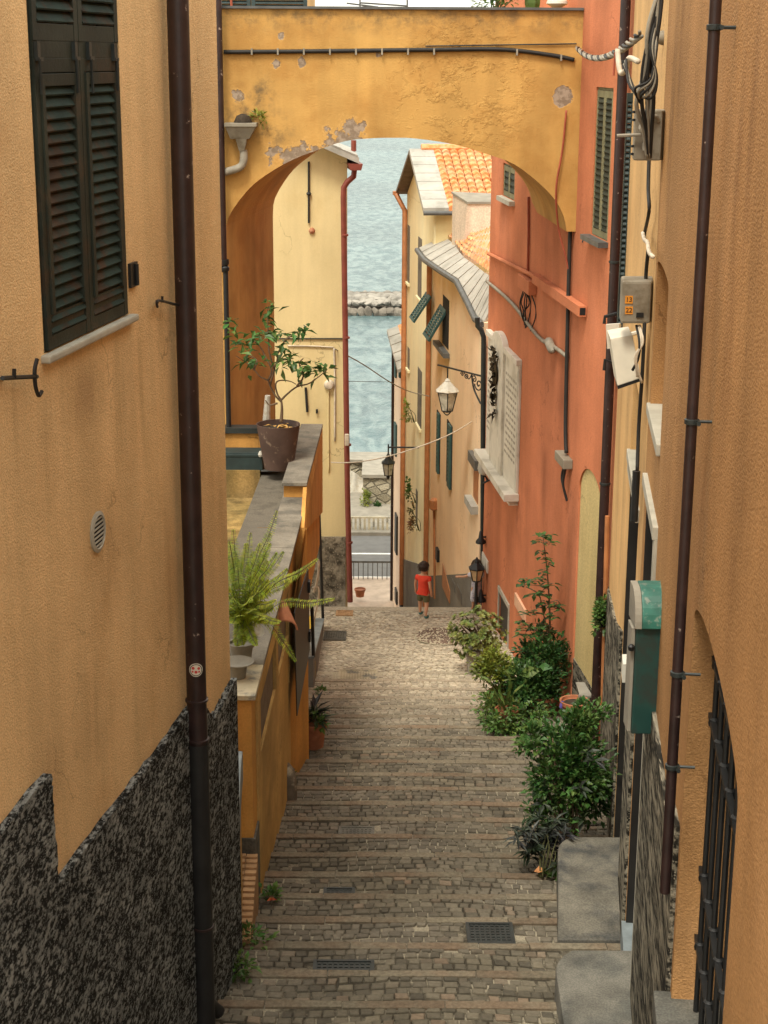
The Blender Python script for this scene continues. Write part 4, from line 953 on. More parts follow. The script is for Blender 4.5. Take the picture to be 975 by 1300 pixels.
# ================================================================== ARCH OVER THE LANE
AY, AB = 23.2, 26.5
cpx = [(290, 276), (314, 242), (338, 222), (371, 203), (405, 190), (439, 179), (473, 175.5), (500, 175), (527, 175.8), (575, 183), (620.5, 196.5), (653, 208.6), (685, 233), (705.6, 255), (716, 276), (719.5, 294)]
cf = [P(x, y, AY) for x, y in cpx]
xl0, zsp = cf[0].x - .035, cf[0].z - .3
cf = [Vector((xl0 - .01, AY, zsp))] + cf
cf = [Vector((v.x, 0, v.z)) for v in curve3(cf, 3)]
x0f, x1f = xl0, cf[-1].x; xr0 = P(348, 338, AB).x; xr1 = PW.at(AB, 0).x + .02
cr = [Vector((xr0 + (v.x - x0f) / (x1f - x0f) * (xr1 - xr0), 0, v.z)) for v in cf]
AT = thing('bridge_arch', (xl0, AY, 10), 'weathered ochre yellow arch spanning the lane between the houses', 'arch')
am = MB(); at = ARCH_TOP
V3 = lambda v, y: (v.x, y, v.z)
XL = -4.2
def strip(curve, y):
    for a_, b_ in zip(curve, curve[1:]): am.face([V3(a_, y), V3(b_, y), (b_.x, y, at), (a_.x, y, at)])
    l = curve[0]; am.face([(XL, y, 9), (l.x, y, 9), (l.x, y, l.z), (l.x, y, at), (XL, y, at)])
    r_ = curve[-1]; xe = PW.at(y, 0).x + .1
    am.face([(r_.x, y, r_.z), (xe, y, r_.z), (xe, y, at), (r_.x, y, at)])
strip(cf, AY); strip(cr, AB)
for a_, b_, c_, d_ in zip(cf, cf[1:], cr, cr[1:]): am.face([V3(a_, AY), V3(b_, AY), V3(d_, AB), V3(c_, AB)])
am.face([V3(cf[0], AY), (cf[0].x, AY, 9), (cr[0].x, AB, 9), V3(cr[0], AB)])
am.face([(XL, AY, at), (PW.at(AY, 0).x + .1, AY, at), (PW.at(AB, 0).x + .1, AB, at), (XL, AB, at)])
am.face([V3(cf[-1], AY), (PW.at(AY, 0).x + .1, AY, cf[-1].z), (PW.at(AB, 0).x + .1, AB, cf[-1].z), V3(cr[-1], AB)])
am.build('wall', m_arch, AT)
cp = MB(); cp.box(XL, PW.at(AY, 0).x - .003, AY - .05, AY + .35, at + .002, at + .035); cp.build('coping', m_lead, AT)
zc_ = P(500, 66, AY).z; q = MB()
q.tube(curve3([P(284, 66, AY - .03), P(400, 65, AY - .03), P(560, 63, AY - .03), P(640, 63, AY - .03), P(700, 70, AY - .03), P(729, 76, AY - .03)], 6), .028, 8)
cabl = tag(q.build('cable', m_cable, smooth='all'), 'black cable clipped along the face of the ochre arch', 'cable')
q = MB(); q.tube([P(540, 58.5, AY - .02), P(732, 55.5, AY - .02)], .009, 5); tag(q.build('wire', m_cable), 'thin straight wire above the black cable on the right half of the arch', 'wire')
for px, py in [(x_, 65.3) for x_ in range(320, 560, 33)] + [(656, 66), (712, 73)]: v = P(px, py, AY); MB().box(v.x - .012, v.x + .012, AY - .065, AY, v.z - .045, v.z + .04).build('clip', m_cablegrey, AT)
# rainwater hopper
hp = thing('rain_hopper', P(306, 178, AY), 'grey rainwater hopper with a curled outlet pipe on the left of the arch', 'rain hopper')
a, b = P(286, 156, AY - .25), P(325, 177, AY - .25); q = MB(); zt, zm = a.z, b.z; xa, xb = a.x, b.x
q.hexa([(xa + .06, AY - .2, zm), (xb - .1, AY - .2, zm), (xb - .1, AY - .01, zm), (xa + .06, AY - .01, zm)], [(xa, AY - .28, zt - .05), (xb, AY - .28, zt - .05), (xb, AY - .01, zt - .05), (xa, AY - .01, zt - .05)])
q.box(xa - .012, xb + .012, AY - .3, AY - .005, zt - .049, zt); zn = P(306, 192, AY - .2).z
q.hexa([(xa + .17, AY - .15, zn), (xb - .17, AY - .15, zn), (xb - .17, AY - .03, zn), (xa + .17, AY - .03, zn)], [(xa + .13, AY - .2, zm + .001), (xb - .13, AY - .2, zm + .001), (xb - .13, AY - .01, zm + .001), (xa + .13, AY - .01, zm + .001)])
q.build('bowl', m_plastic, hp, bevel=.006)
xm = (xa + xb) / 2 + .02; q = MB(); q.tube(curve3([(xm, AY - .09, zn + .01), (xm, AY - .09, P(306, 203, AY).z), (xm - .06, AY - .09, P(300, 212, AY).z), (P(286, 218, AY).x, AY - .09, P(286, 218, AY).z)], 6), .055, 12); q.build('outlet_pipe', m_cablegrey, hp, smooth=True)
q = MB(); q.lathe((xm, AY - .12, zt - .03), [(.12, 0), (.13, .04), (.09, .12), (.02, .15)], 9); q.build('debris', m_soil, hp, smooth=True)
# slim drainpipe at the left end of the arch
q = MB(); X = P(277, 60, AY - .15).x; q.tube([(X, AY - .15, 21.6), (X, AY - .15, P(280, 335, AY).z)], .06, 12)
ap = q.build('drainpipe', m_pipe, AT, smooth=True)
q = MB(); zq = P(287, 335, AY).z; X2 = P(287.5, 400, AY - .15).x; q.lathe((X2 - .01, AY - .15, zq - .1), [(.04, 0), (.065, .03), (.065, .07), (.045, .09), (.062, .12), (.062, .18)], 12); q.tube([(X2, AY - .15, zq - .08), (X2, AY - .15, P(288, 541, AY).z)], .037, 10); q.build('lower_pipe', m_black, ap, smooth=True)

# things above the arch: shuttered room on the left, planters, wire frame
HBY = 41.
hb = thing('house', (-3, HBY, 20), 'dark green shuttered wall just showing above the left end of the arch', 'house')
q = MB(); q.box(-12, P(391, 5, HBY).x - .04, HBY + .05, HBY + 5, 2, 23); q.build('wall', m_pale, hb)
sf, ss = MB(), MB(); x0, x1 = -4.6, P(390, 5, HBY).x; zA_, zB_ = P(350, 12, HBY).z - .25, 22.8
for xa, xb in ((x0, (x0 + x1) / 2 - .01), ((x0 + x1) / 2 + .01, x1)):
    sf.box(xa, xa + .09, HBY - .02, HBY + .04, zA_, zB_); sf.box(xb - .09, xb, HBY - .02, HBY + .04, zA_, zB_); sf.box(xa + .09, xb - .09, HBY - .02, HBY + .04, zA_, zA_ + .1)
    k = zA_ + .12
    while k < zB_: ss.hexa([(xa + .092, HBY - .02, k), (xb - .092, HBY - .02, k), (xb - .092, HBY - .02, k + .02), (xa + .092, HBY - .02, k + .02)], [(xa + .092, HBY + .035, k + .05), (xb - .092, HBY + .035, k + .05), (xb - .092, HBY + .035, k + .07), (xa + .092, HBY + .035, k + .07)]); k += .085
wn = sf.build('window', m_trough, hb); ss.build('shutter', m_trough, wn)
q = MB(); q.tube([P(292, -20, HBY - .2), P(294, 10, HBY - .2)], .03, 6); tag(q.build('pole', m_cablered), 'thin reddish pole before the green shutters above the arch', 'pole')
q = MB()
for a_, b_ in (((457, -12), (457, 9)), ((517, -12), (517, 9)), ((457, 3.5), (517, 7.5)), ((470, 9), (457, 6)), ((440, 4), (480, 9))): q.tube([P(*a_, AY + .4), P(*b_, AY + .4)], .012, 6)
tag(q.build('drying_rack', m_lead), 'thin metal drying rack standing on the arch top', 'drying rack')
# ------------------------------------------------------------------ foliage helpers
def leaves(mb, c, rad, n, L, W, clumps=14, seed=0, up=.5, spread=.3, droop=0):
    rr = random.Random(seed); c = Vector(c); cs = []
    for k in range(clumps):
        d = Vector((rr.gauss(0, 1), rr.gauss(0, 1), rr.gauss(0, 1))).normalized() * (rr.random() ** .4) * .82
        cs.append((Vector((d.x * rad[0], d.y * rad[1], d.z * rad[2])), rr.uniform(.6, 1.3)))
    for k in range(n):
        o, s_ = cs[rr.randrange(len(cs))]
        e = Vector((rr.gauss(0, 1), rr.gauss(0, 1), rr.gauss(0, 1))).normalized() * spread * s_ * rr.random() ** .5
        p = c + o + Vector((e.x * rad[0], e.y * rad[1], e.z * rad[2])) * 1.4
        d = (o.normalized() * .5 + e.normalized() * .8 + Vector((rr.gauss(0, .35), rr.gauss(0, .35), up - droop + rr.gauss(0, .3))))
        l = L * rr.uniform(.6, 1.25); mb.leaf(p, d, Vector((rr.gauss(0, .3), rr.gauss(0, .3), 1)), l, W * l / L * rr.uniform(.8, 1.2))
def stems(mb, base, c, rad, n, r, seed=0):
    rr = random.Random(seed); base = Vector(base); c = Vector(c)
    for k in range(n):
        a = rr.uniform(0, 6.28); e = c + Vector((math.cos(a) * rad[0] * rr.uniform(.2, .85), math.sin(a) * rad[1] * rr.uniform(.2, .85), rad[2] * rr.uniform(-.2, .8)))
        b0 = base + Vector((math.cos(a), math.sin(a), 0)) * .05
        mid = b0.lerp(e, .5) + Vector((rr.uniform(-.06, .06), rr.uniform(-.06, .06), .05))
        mb.tube(curve3([b0, mid, e], 4), [r * (1 - .07 * i) for i in range(9)], 5)
def pot(mb, c, r, h, taper=.72, rim=True):
    pr = [(r * taper, 0), (r, h)]
    if rim: pr = [(r * taper, 0), (r * .96, h * .82), (r * 1.08, h * .83), (r * 1.1, h), (r * .96, h), (r * .92, h * .86), (0, h * .85)]
    else: pr = [(r * taper, 0), (r, h), (r * .95, h), (r * .9, h * .9), (0, h * .89)]
    mb.lathe(c, pr, 22)
# plants on the arch top
t = thing('plant', (P(632, 9, AY + .5).x, AY + .5, at), 'leafy green plant behind the coping near the right end of the arch top', 'plant')
q = MB(); leaves(q, P(632, -4, AY + .5), (.32, .25, .22), 200, .12, .05, 10, 3); q.build('foliage', m_lf_mid, t, fixn=False); q = MB(); stems(q, P(632, 12, AY + .5), P(632, -4, AY + .5), (.3, .2, .2), 6, .012, 3); q.build('stem', m_stem, t)
q = MB(); c_ = P(676, 14, AY + .5); prof = [(.09, 0), (.11, .1), (.115, .4), (.1, .5), (.04, .56)]
n = 14; rings = [[c_ + Vector((math.cos(6.2832 * a / n) * r * (1 if a % 2 else .86), math.sin(6.2832 * a / n) * r * (1 if a % 2 else .86), h)) for a in range(n)] for r, h in prof]
for k in range(4):
    for a in range(n): q.face([rings[k][a], rings[k][(a + 1) % n], rings[k + 1][(a + 1) % n], rings[k + 1][a]])
tag(q.build('cactus', m_lf_mid), 'ribbed green cactus on the arch top beside the coral wall', 'cactus')
t = MB(); c_ = P(707, 8.5, AY + .5); t.lathe(c_ - Vector((0, 0, .02)), [(.05, 0), (.15, .06), (.14, .1), (.08, .13)], 14); tag(t.build('bowl', m_board, smooth=True), 'pale upturned bowl on the arch top next to the cactus', 'bowl')
t = thing('weed', P(328, 152, AY - .1), 'tuft of weed growing from the wall beside the rain hopper', 'weed'); q = MB(); leaves(q, P(330, 148, AY - .06), (.11, .06, .12), 60, .07, .035, 5, 5); q.build('foliage', m_lf_yel, t, fixn=False)

# ================================================================== TERRACE PARAPET, LEFT OF THE LANE
def px_(y): return -1.178 + .021 * (y - 14.1)
zlo, zhi = 20 - 5.7, 20 - 5.48
TP = thing('terrace_parapet', (px_(14.1), 14.1, gz(14.1)), 'long ochre terrace parapet with slate coping along the left of the lane', 'parapet')
q = MB()
def pbox(b, y0, y1, dx0, dx1, z0, z1): b.hexa([(px_(y0) + dx0, y0, z0), (px_(y0) + dx1, y0, z0), (px_(y1) + dx1, y1, z0), (px_(y1) + dx0, y1, z0)], [(px_(y0) + dx0, y0, z1), (px_(y0) + dx1, y0, z1), (px_(y1) + dx1, y1, z1), (px_(y1) + dx0, y1, z1)])
pbox(q, 14.14, 14.5, -.33, -.045, gz(14.1) - .3, zlo - .05)
pl_ = q.build('pier', m_terr, TP); q = MB(); pbox(q, 14.11, 14.5, -.345, -.025, gz(14.1) - .3, P(320, 1066, 14.1).z); q.build('base', m_stonedark, pl_)
q = MB()                                   # wall below the coping, with shallow slots and mouldings on the lane face
pbox(q, 14.5, 18.4, -.3, -.10, 10, zlo - .05)
pbox(q, 14.5, 14.75, -.1, -.02, 10, zlo - .06)
pbox(q, 14.75, 18.4, -.1, -.03, 10, 20 - 6.6); pbox(q, 14.75, 18.4, -.1, -.02, zlo - .32, zlo - .06)
pbox(q, 16.5, 16.75, -.1, -.021, 20 - 6.6, zlo - .33); pbox(q, 18.2, 18.4, -.1, -.021, 20 - 7.2, zlo - .33)
qq = MB(); pbox(qq, 14.76, 16.49, -.1, -.06, 20 - 6.6, zlo - .335); pbox(qq, 16.76, 18.19, -.1, -.06, 20 - 6.6, zlo - .335); qq.build('recess_panel', m_wood, TP)
q.build('panelled_wall', m_terrpale, TP, label='streaked pale wall with recessed slots')
q = MB()
pbox(q, 18.4, 21.3, -.3, -.06, 11, zlo - .05); pbox(q, 21.3, 24.6, -.3, -.05, 12.6, zhi - .05)
q.build('wall', m_terr, TP)
q = MB(); e_ = [Vector((-.94, 19.87, gz(19.87) - .2)), Vector((-.955, 19.87, zlo - .1))]   # battered face flaring towards the lane
def bx(y): return -1.27 + .3 * max(0, (y - 18.0)) / 1.87
ys = [15.6, 16.4, 17.2, 18.0, 18.5, 19.0, 19.5, 19.87]
for a_, b_ in zip(ys, ys[1:]):
    za, zb = (20 - 7.0, 20 - 7.0) if a_ < 18 else (20 - 7.0 + (a_ - 18) * .68, 20 - 7.0 + (b_ - 18) * .68)
    tx = lambda y: px_(y) - .035 + .12 * max(0, min(1, (y - 18.) / 1.87))
    q.face([(bx(a_), a_, gz(a_) - .3), (bx(b_), b_, gz(b_) - .3), (tx(b_), b_, zb), (tx(a_), a_, za)])
q.face([(bx(19.87), 19.87, gz(19.87) - .3), (-1.6, 19.87, gz(19.87) - .3), (-1.6, 19.87, zlo - .06), (px_(19.87) + .085, 19.87, zlo - .06)])
q.face([(px_(18.9) - .02, 18.9, 20 - 6.4), (bx(19.87) - .02, 19.87, 20 - 5.74), (bx(19.87) - .02, 19.87, 20 - 7.6), (px_(18.9) + .05, 18.9, 20 - 7.3)])
q.build('battered_wall', m_terr, TP, label='ochre wall flaring out to the lane')
q = MB(); X = lambda y: px_(y) + .02 + .13 * (y - 18) / 1.87     # dark cellar door set in the wall under the coping
q.prism([(X(18.15) + .01, 18.15, 20 - 6.3), (X(19.35) + .01, 19.35, 20 - 6.12), (X(19.35) + .02, 19.35, 20 - 7.2), (X(18.15) + .03, 18.15, 20 - 7.6)], (.012, 0, 0)); dr = q.build('cellar_door', m_doord, TP, label='dark door set edge on in the ochre wall')
q = MB()
for z in (20 - 6.35, 20 - 7.0): q = MB(); q.box(X(19.3) + .02, X(19.3) + .05, 19.25, 19.36, z - .07, z + .07); q.build('hinge', m_black, dr)
q = MB(); q.prism([(px_(21.0) - .045, 21.0, zhi - .06), (px_(24.6) - .045, 24.6, zhi - .06), (px_(24.5) - .045, 24.5, 20 - 6.85), (px_(19.88) - .0, 19.88, 20 - 5.82), (px_(19.88), 19.88, 20 - 5.76)], (.05, 0, 0)); q.build('upper_face', m_terr, TP)
def slabs(b, y0, y1, dx0, dx1, z, n, th=.05):
    for k in range(n): a_, c_ = y0 + (y1 - y0) * k / n, y0 + (y1 - y0) * (k + 1) / n; pbox(b, a_ + .003, c_ - .003, dx0, dx1, z - th + rnd.uniform(-.002, .002), z + rnd.uniform(-.003, .003))
q = MB(); slabs(q, 14.9, 21.4, -.33, .0, zlo, 5); q.build('coping', m_slate, TP, bevel=.006)
q = MB(); slabs(q, 14.08, 14.895, -.36, .0, zlo, 1); q.build('end_slab', m_slatepale, TP, bevel=.006, label='lighter worn slab at the near end')
q = MB(); slabs(q, 21.05, 24.65, -.33, .005, zhi, 2); q.build('upper_coping', m_slate, TP, bevel=.006)
q = MB(); pbox(q, 21.12, 21.4, -.31, -.02, zlo - .03, zhi - .052); q.build('step_face', m_terr, TP)
q = MB(); slabs(q, 14.5, 23.4, -.75, -.335, zlo - .06, 5, .08); q.build('inner_ledge', m_ledge, TP, bevel=.006)
q = MB(); pbox(q, 14.5, 23.4, -.72, -.34, 11, zlo - .145); q.build('inner_wall', m_mossy, TP)
# cross walls and floor of the terrace
TW = thing('terrace_wall', (-2, 22.6, 13), 'stained ochre cross wall with a black rail behind the potted tree', 'wall')
q = MB(); zA_, zB_ = P(300, 597, 22.5).z, P(300, 642, 22.5).z; q.box(-4, px_(22.5) - .76, 22.5, 22.9, 11, zA_); q.build('lower_wall', m_mossy, TW)
q = MB(); q.box(-4, px_(22.5) - .76, 22.4, 22.49, P(300, 656, 22.4).z, P(300, 643, 22.4).z); q.build('base_ledge', m_stonedark, TW)
q = MB(); zr = P(320, 543, 23.08).z; q.box(-4, px_(23) - .36, 23.0, 23.15, 11, zr - .06); q.build('upper_wall', m_terr, TW)
q = MB(); q.box(-4, px_(23) - .355, 22.95, 23.19, zr - .057, zr + .02); q.build('rail', m_iron, TW)
q = MB(); zf = P(300, 680, 20.5).z; q.box(-4, px_(20) - .74, 12.7, 22.4, zf - .5, zf); struct(tag(q.build('terrace_floor', m_mossy), 'mossy brown floor of the terrace', 'floor'))
a, b = P(288, 573, 22.6), P(334, 597, 22.6); tr = thing('planter_trough', a, 'long dark green trough standing on the stained cross wall', 'trough')
q = MB(); q.box(a.x - .9, b.x, 22.52, 22.85, b.z + .004, a.z); q.box(a.x - .91, b.x + .012, 22.51, 22.86, a.z - .06, a.z - .02); q.build('body', m_trough, tr, bevel=.008)
q = MB(); c_ = P(331, 577, 22.5); q.lathe(c_, [(.03, -.03), (.04, 0), (.02, .05)], 8); q.build('tap', m_hood, tr)
q = MB(); q.box(b.x - .02, b.x + .25, 22.5, 22.8, b.z + .004, b.z + .02); q.build('drip_tray', m_lead, tr)
q = MB(); v0, v1 = P(340, 502, 23.07), P(338, 540, 23.07); q.tube([v0, v1], [.04, .06], 8); tag(q.build('bottle', m_hood, smooth=True), 'slim pale bottle standing on the black rail left of the potted tree', 'bottle')
# brick ramp and little side wall at the bottom of the terrace
q = MB(); A_, B_ = 13.05, 14.12; zA_, zB_ = gz(A_) + .01, P(320, 1083, 14.12).z
N = 15
for k in range(N):
    u, w_ = k / N, (k + 1) / N; ya, yb = A_ + (B_ - A_) * u, A_ + (B_ - A_) * w_; z = zA_ + (zB_ - zA_) * w_
    xa, xb = -1.42, -1.17 - .01 * u
    x = xa
    while x < xb: L = min(.13, xb - x); q.box(x + .003, x + L - .003, ya + .003, yb - .003, gz(ya) - .4, z + rnd.uniform(-.004, .004)); x += L
q.build('brick_paving', m_brick); bpy.data.objects['brick_paving'].name = 'brick_ramp'
tag(bpy.data.objects['brick_ramp'], 'short narrow brick ramp climbing to the terrace pier', 'ramp')
sw = thing('gate_wall', (-1.3, 12.8, gz(12.8)), 'thin ochre wall with curved blue grey top beside the rough corner of the sandy house', 'wall')
zt = P(292, 965, 13.4).z; q = MB(); q.hexa([(-1.33, 12.62, 10.5), (-1.235, 12.62, 10.5), (-1.285, 13.6, 10.5), (-1.38, 13.6, 10.5)], [(-1.33, 12.62, P(300, 1045, 12.62).z), (-1.235, 12.62, P(300, 1045, 12.62).z), (-1.285, 13.6, zt - .03), (-1.38, 13.6, zt - .03)]); q.build('wall', m_terrpale, sw)
q = MB(); n = 8
for k in range(n):
    u, w_ = k / n, (k + 1) / n; f_ = lambda t_: (12.62 + .98 * t_, P(300, 1045, 12.62).z + (zt - .03 - P(300, 1045, 12.62).z) * t_ + .1 * math.sin(math.pi * t_))
    (ya, za), (yb, zb) = f_(u), f_(w_); xa, xb = -1.34 - .05 * u, -1.34 - .05 * w_
    q.hexa([(xa - .02, ya, za - .25), (xa + .13, ya, za - .25), (xb + .13, yb, zb - .25), (xb - .02, yb, zb - .25)], [(xa - .02, ya, za + .03), (xa + .13, ya, za + .03), (xb + .13, yb, zb + .03), (xb - .02, yb, zb + .03)])
q.build('coping', m_bluestone, sw, bevel=.01)
# guard stone
g_ = G(357, 1008); q = MB(); q.lathe((g_.x + .05, g_.y - .1, g_.z - .1), [(.15, 0), (.145, .3), (.12, .46), (.06, .54), (.01, .55)], 12); tag(q.build('guard_stone', m_dragstone, smooth=True), 'rounded dark guard stone against the foot of the ochre wall', 'guard stone')
# side stair wall with rail, mat and hose
SW = thing('stair_wall', (-1.1, 26, 10.3), 'low grey rendered wall with thin iron posts on the left edge of the landing', 'wall')
ya, yb = 24.3, 29.0; xa, xb = P(398, 850, ya).x, P(411, 790, yb).x; za, zb = P(398, 836, ya).z, P(411, 787, yb).z
q = MB(); q.hexa([(xa - .16, ya, 9), (xa, ya, 9), (xb, yb, 9), (xb - .16, yb, 9)], [(xa - .16, ya, za), (xa, ya, za), (xb, yb, zb), (xb - .16, yb, zb)]); q.build('wall', m_grey, SW)
q = MB(); q.hexa([(xa - .16, ya - .01, za + .002), (xa + .01, ya - .01, za + .002), (xb + .01, yb, zb + .002), (xb - .16, yb, zb + .002)], [(xa - .16, ya - .01, za + .035), (xa + .01, ya - .01, za + .035), (xb + .01, yb, zb + .035), (xb - .16, yb, zb + .035)]); q.build('coping', m_bluestone, SW)
for (pxa, pya), (pxb, pyb), y in (((405, 648), (410, 786), 29.0), ((396, 770), (398, 834), 24.4)):
    q = MB(); q.tube([P(pxa, pya, y), P(pxb, pyb, y)], .028, 8); q.build('post', m_black, SW)
q = MB(); f0, f1 = P(393, 835, 25.2), P(407, 788, 28.6); q.hexa([(f0.x - .4, 25.0, f0.z - .3), (xa + .0, 25.0, f0.z - .3), (xb - .17, 28.8, f1.z - .3), (f1.x - .6, 28.8, f1.z - .3)], [(f0.x - .4, 25.0, f0.z + .02), (xa - .0, 25.0, f0.z + .02), (xb - .17, 28.8, f1.z + .02), (f1.x - .6, 28.8, f1.z + .02)])
tag(q.build('mat', M('yellow_mat', (.72, .48, .06), .08)), 'yellow sheet lying behind the low grey stair wall', 'mat')
cable('hose', [P(397, 710, 27), P(404, 711, 27), P(404.5, 722, 27), P(402, 740, 27), P(398, 752, 27)], .02, m_cablepale, 'white hose looped in a curve over the iron post', 'hose')
cable('hose', [P(397, 746, 27), P(404, 746, 27), P(404.5, 760, 27), P(401, 775, 27), P(398, 790, 27)], .018, m_cablepale, 'lower white hose hanging towards the yellow sheet', 'hose')

# ================================================================== POTTED PLANTS ON THE LEFT
yt = 22.35; c_ = P(354, 594, yt); hpot = P(354, 538, yt).z - c_.z
t = thing('potted_tree', c_, 'small crooked tree with glossy leaves in a big brown pot on the parapet', 'potted tree')
q = MB(); rt = P(383, 540, yt).x - P(355, 540, yt).x; pot(q, c_, rt, hpot, .66, False); pt_ = q.build('pot', m_potbrown, t, smooth=True)
q = MB(); q.lathe(c_ + Vector((0, 0, hpot * .895)), [(rt * .9, 0), (rt * .5, .02), (.01, .03)], 16); q.build('soil', m_soil, pt_)
q = MB(); tp_ = lambda px, py, dy=0: P(px, py, yt + dy)
br = [[(357, 536), (358, 520), (357, 507)], [(357, 510), (350, 503), (343, 490), (340, 483), (330, 478), (322, 468), (312, 460), (300, 452)], [(343, 489), (348, 470), (352, 455), (350, 445)], [(340, 484), (345, 470), (338, 455), (330, 440), (318, 430)], [(357, 508), (352, 500), (350, 488), (355, 483), (368, 484), (376, 488)], [(357, 508), (365, 500), (377, 491), (392, 487), (405, 478), (415, 470)],
      [(348, 468), (342, 448), (341, 430), (340, 410), (340, 390)], [(377, 490), (385, 478), (380, 462), (385, 455)], [(350, 452), (358, 440), (362, 432), (372, 425), (380, 420)], [(352, 512), (342, 514), (337, 508)], [(322, 470), (326, 458), (318, 452)]]
rr = random.Random(11); bp = []
for k, b_ in enumerate(br):
    dy_ = rr.uniform(-.35, .35) if k else 0
    pts = [tp_(x, y, dy_ * i / len(b_)) for i, (x, y) in enumerate(b_)]
    q.tube(curve3(pts, 4), [max(.006, (.028 if k < 1 else .016) * (1 - .8 * i / (4 * len(pts)))) for i in range(4 * (len(pts) - 1) + 1)], 6); bp.append(pts)
q.build('trunk', m_bark, t, smooth='all')
q = MB()
cl_ = [(296, 425, 8), (305, 440, 9), (318, 428, 11), (330, 430, 10), (312, 455, 7), (322, 448, 6), (340, 388, 6), (340, 402, 5), (338, 424, 9), (346, 420, 8), (352, 428, 10), (375, 425, 10), (384, 420, 6), (356, 446, 9), (366, 455, 12), (360, 462, 8), (372, 462, 7), (383, 466, 9), (395, 470, 10), (405, 468, 9), (413, 472, 7), (378, 474, 6), (323, 466, 4), (292, 405, 6), (326, 456, 4), (345, 394, 5)]
for x, y, n in cl_:
    ctr = tp_(x, y, rr.uniform(-.35, .35))
    for k in range(int(n * 1.25)):
        d = Vector((rr.gauss(0, 1), rr.gauss(0, 1), rr.gauss(-.15, .45))); p_ = ctr + Vector((rr.gauss(0, .045), rr.gauss(0, .05), rr.gauss(0, .045)))
        q.leaf(p_, d, Vector((rr.gauss(0, .3), rr.gauss(0, .3), 1)), rr.uniform(.12, .21), rr.uniform(.055, .085))
q.build('foliage', m_lf_tree, t, fixn=False)
q = MB(); 
for k in range(14): q.leaf(c_ + Vector((rr.uniform(-.1, .25), rr.uniform(-.2, .1), hpot * .93)), Vector((rr.gauss(0, 1), rr.gauss(0, 1), .2)), Vector((0, 0, 1)), .12, .06)
q.build('fallen_leaf', M('fallen_leaf', (.35, .2, .06), .2, isl=.4), t, fixn=False)
# fern
yf = 14.95; base = P(303, 812, yf); base.z = zlo + .01
base = Vector((P(306, 800, yf).x, yf, zlo + .005))
t = thing('potted_fern', base, 'bright yellow green fern spilling from a pot at the near end of the parapet', 'fern')
q = MB(); pot(q, base, .12, .2, .75); q.build('pot', m_potgrey, t, smooth=True)
q = MB(); st_ = MB(); rr = random.Random(4); ctr = base + Vector((0, 0, .24))
fr_ = [((352, 648), 0), ((296, 672), .05), ((312, 690), .0), ((330, 690), -.1), ((404, 709), -.25), ((425, 760), -.3), ((376, 840), -.3), ((310, 806), -.25), ((340, 712), .1), ((365, 722), 0), ((322, 700), .2), ((286, 690), .15), ((345, 745), -.2), ((302, 720), -.3), ((376, 730), .12), ((330, 780), -.3), ((296, 760), -.35), ((318, 760), -.4), ((356, 790), -.3), ((282, 740), 0), ((285, 715), .2), ((335, 735), .05), ((360, 700), .15), ((290, 790), -.3), ((350, 762), -.28), ((298, 700), -.1), ((318, 676), .1), ((344, 676), .12), ((330, 745), -.35)]
for k in range(22): fr_.append(((rr.uniform(280, 352), rr.uniform(680, 790)), rr.uniform(-.35, .25)))
for k in range(16): fr_.append(((rr.uniform(285, 340), rr.uniform(765, 822)), rr.uniform(-.45, -.12)))
for (ex, ey), dy_ in fr_:
    e = P(ex, ey, yf + dy_); v = e - ctr; droopy = e.z < ctr.z - .1
    m1 = ctr + v * .4 + Vector((0, 0, .1 + (.16 if droopy else .02) + v.length * .06)); m2 = ctr + v * .75 + Vector((0, 0, .06 + (.1 if droopy else 0)))
    pts = curve3([ctr, m1, m2, e], 8); st_.tube(pts, .003, 4)
    for i in range(2, len(pts)):
        tn = (pts[i] - pts[i - 1]); u_ = i / len(pts); wd = .062 * math.sin(math.pi * min(1, .12 + u_ * .86)) + .008
        sd_ = tn.cross(Vector((0, -.6, 1))).normalized()
        for f_ in (0, .5):
            pp_ = pts[i - 1].lerp(pts[i], f_)
            for s_ in (1, -1): q.leaf(pp_, sd_ * s_ + tn.normalized() * .35 + Vector((0, 0, -.15)), Vector((0, -.4, 1)), wd * rr.uniform(.85, 1.15), .0125, .1)
q.build('frond', m_lf_fern, t, fixn=False); st_.build('stem', m_stem, t, fixn=False)
q = MB(); c2 = P(305, 815, 14.7); c2.z = zlo + .002; q.lathe((P(301, 815, 14.55).x, 14.55, zlo + .002), [(.075, 0), (.09, .12), (.16, .15), (.16, .16), (.08, .14), (0, .13)], 16); tag(q.build('flower_pot', m_potgrey, smooth=True), 'small grey pot with a wide saucer rim below the fern', 'flower pot')
q = MB(); q.lathe(P(326, 801, 15.1), [(.01, 0), (.07, .015), (.075, .02), (.01, .006)], 14, (.5, -.5, .7)); tag(q.build('saucer', m_hood, smooth=True), 'tilted pale saucer lying on the coping beside the fern', 'saucer')
q = MB(); c3 = P(352, 772, 16.9); n = 10
for k in range(n):
    a0, a1 = math.pi * k / n, math.pi * (k + 1) / n
    f_ = lambda a_, r0, s_: c3 + Vector((math.cos(a_) * .12 * r0 + s_ * .09, -s_ * .1, math.sin(a_) * .1 * r0 - s_ * .22))
    q.hexa([f_(a0, 1, 0), f_(a1, 1, 0), f_(a1, .85, 0), f_(a0, .85, 0)], [f_(a0, 1.2, 1), f_(a1, 1.2, 1), f_(a1, 1.05, 1), f_(a0, 1.05, 1)])
tag(q.build('clay_tile', m_terra), 'curved salmon clay tile leaning on the parapet behind the fern', 'clay tile')
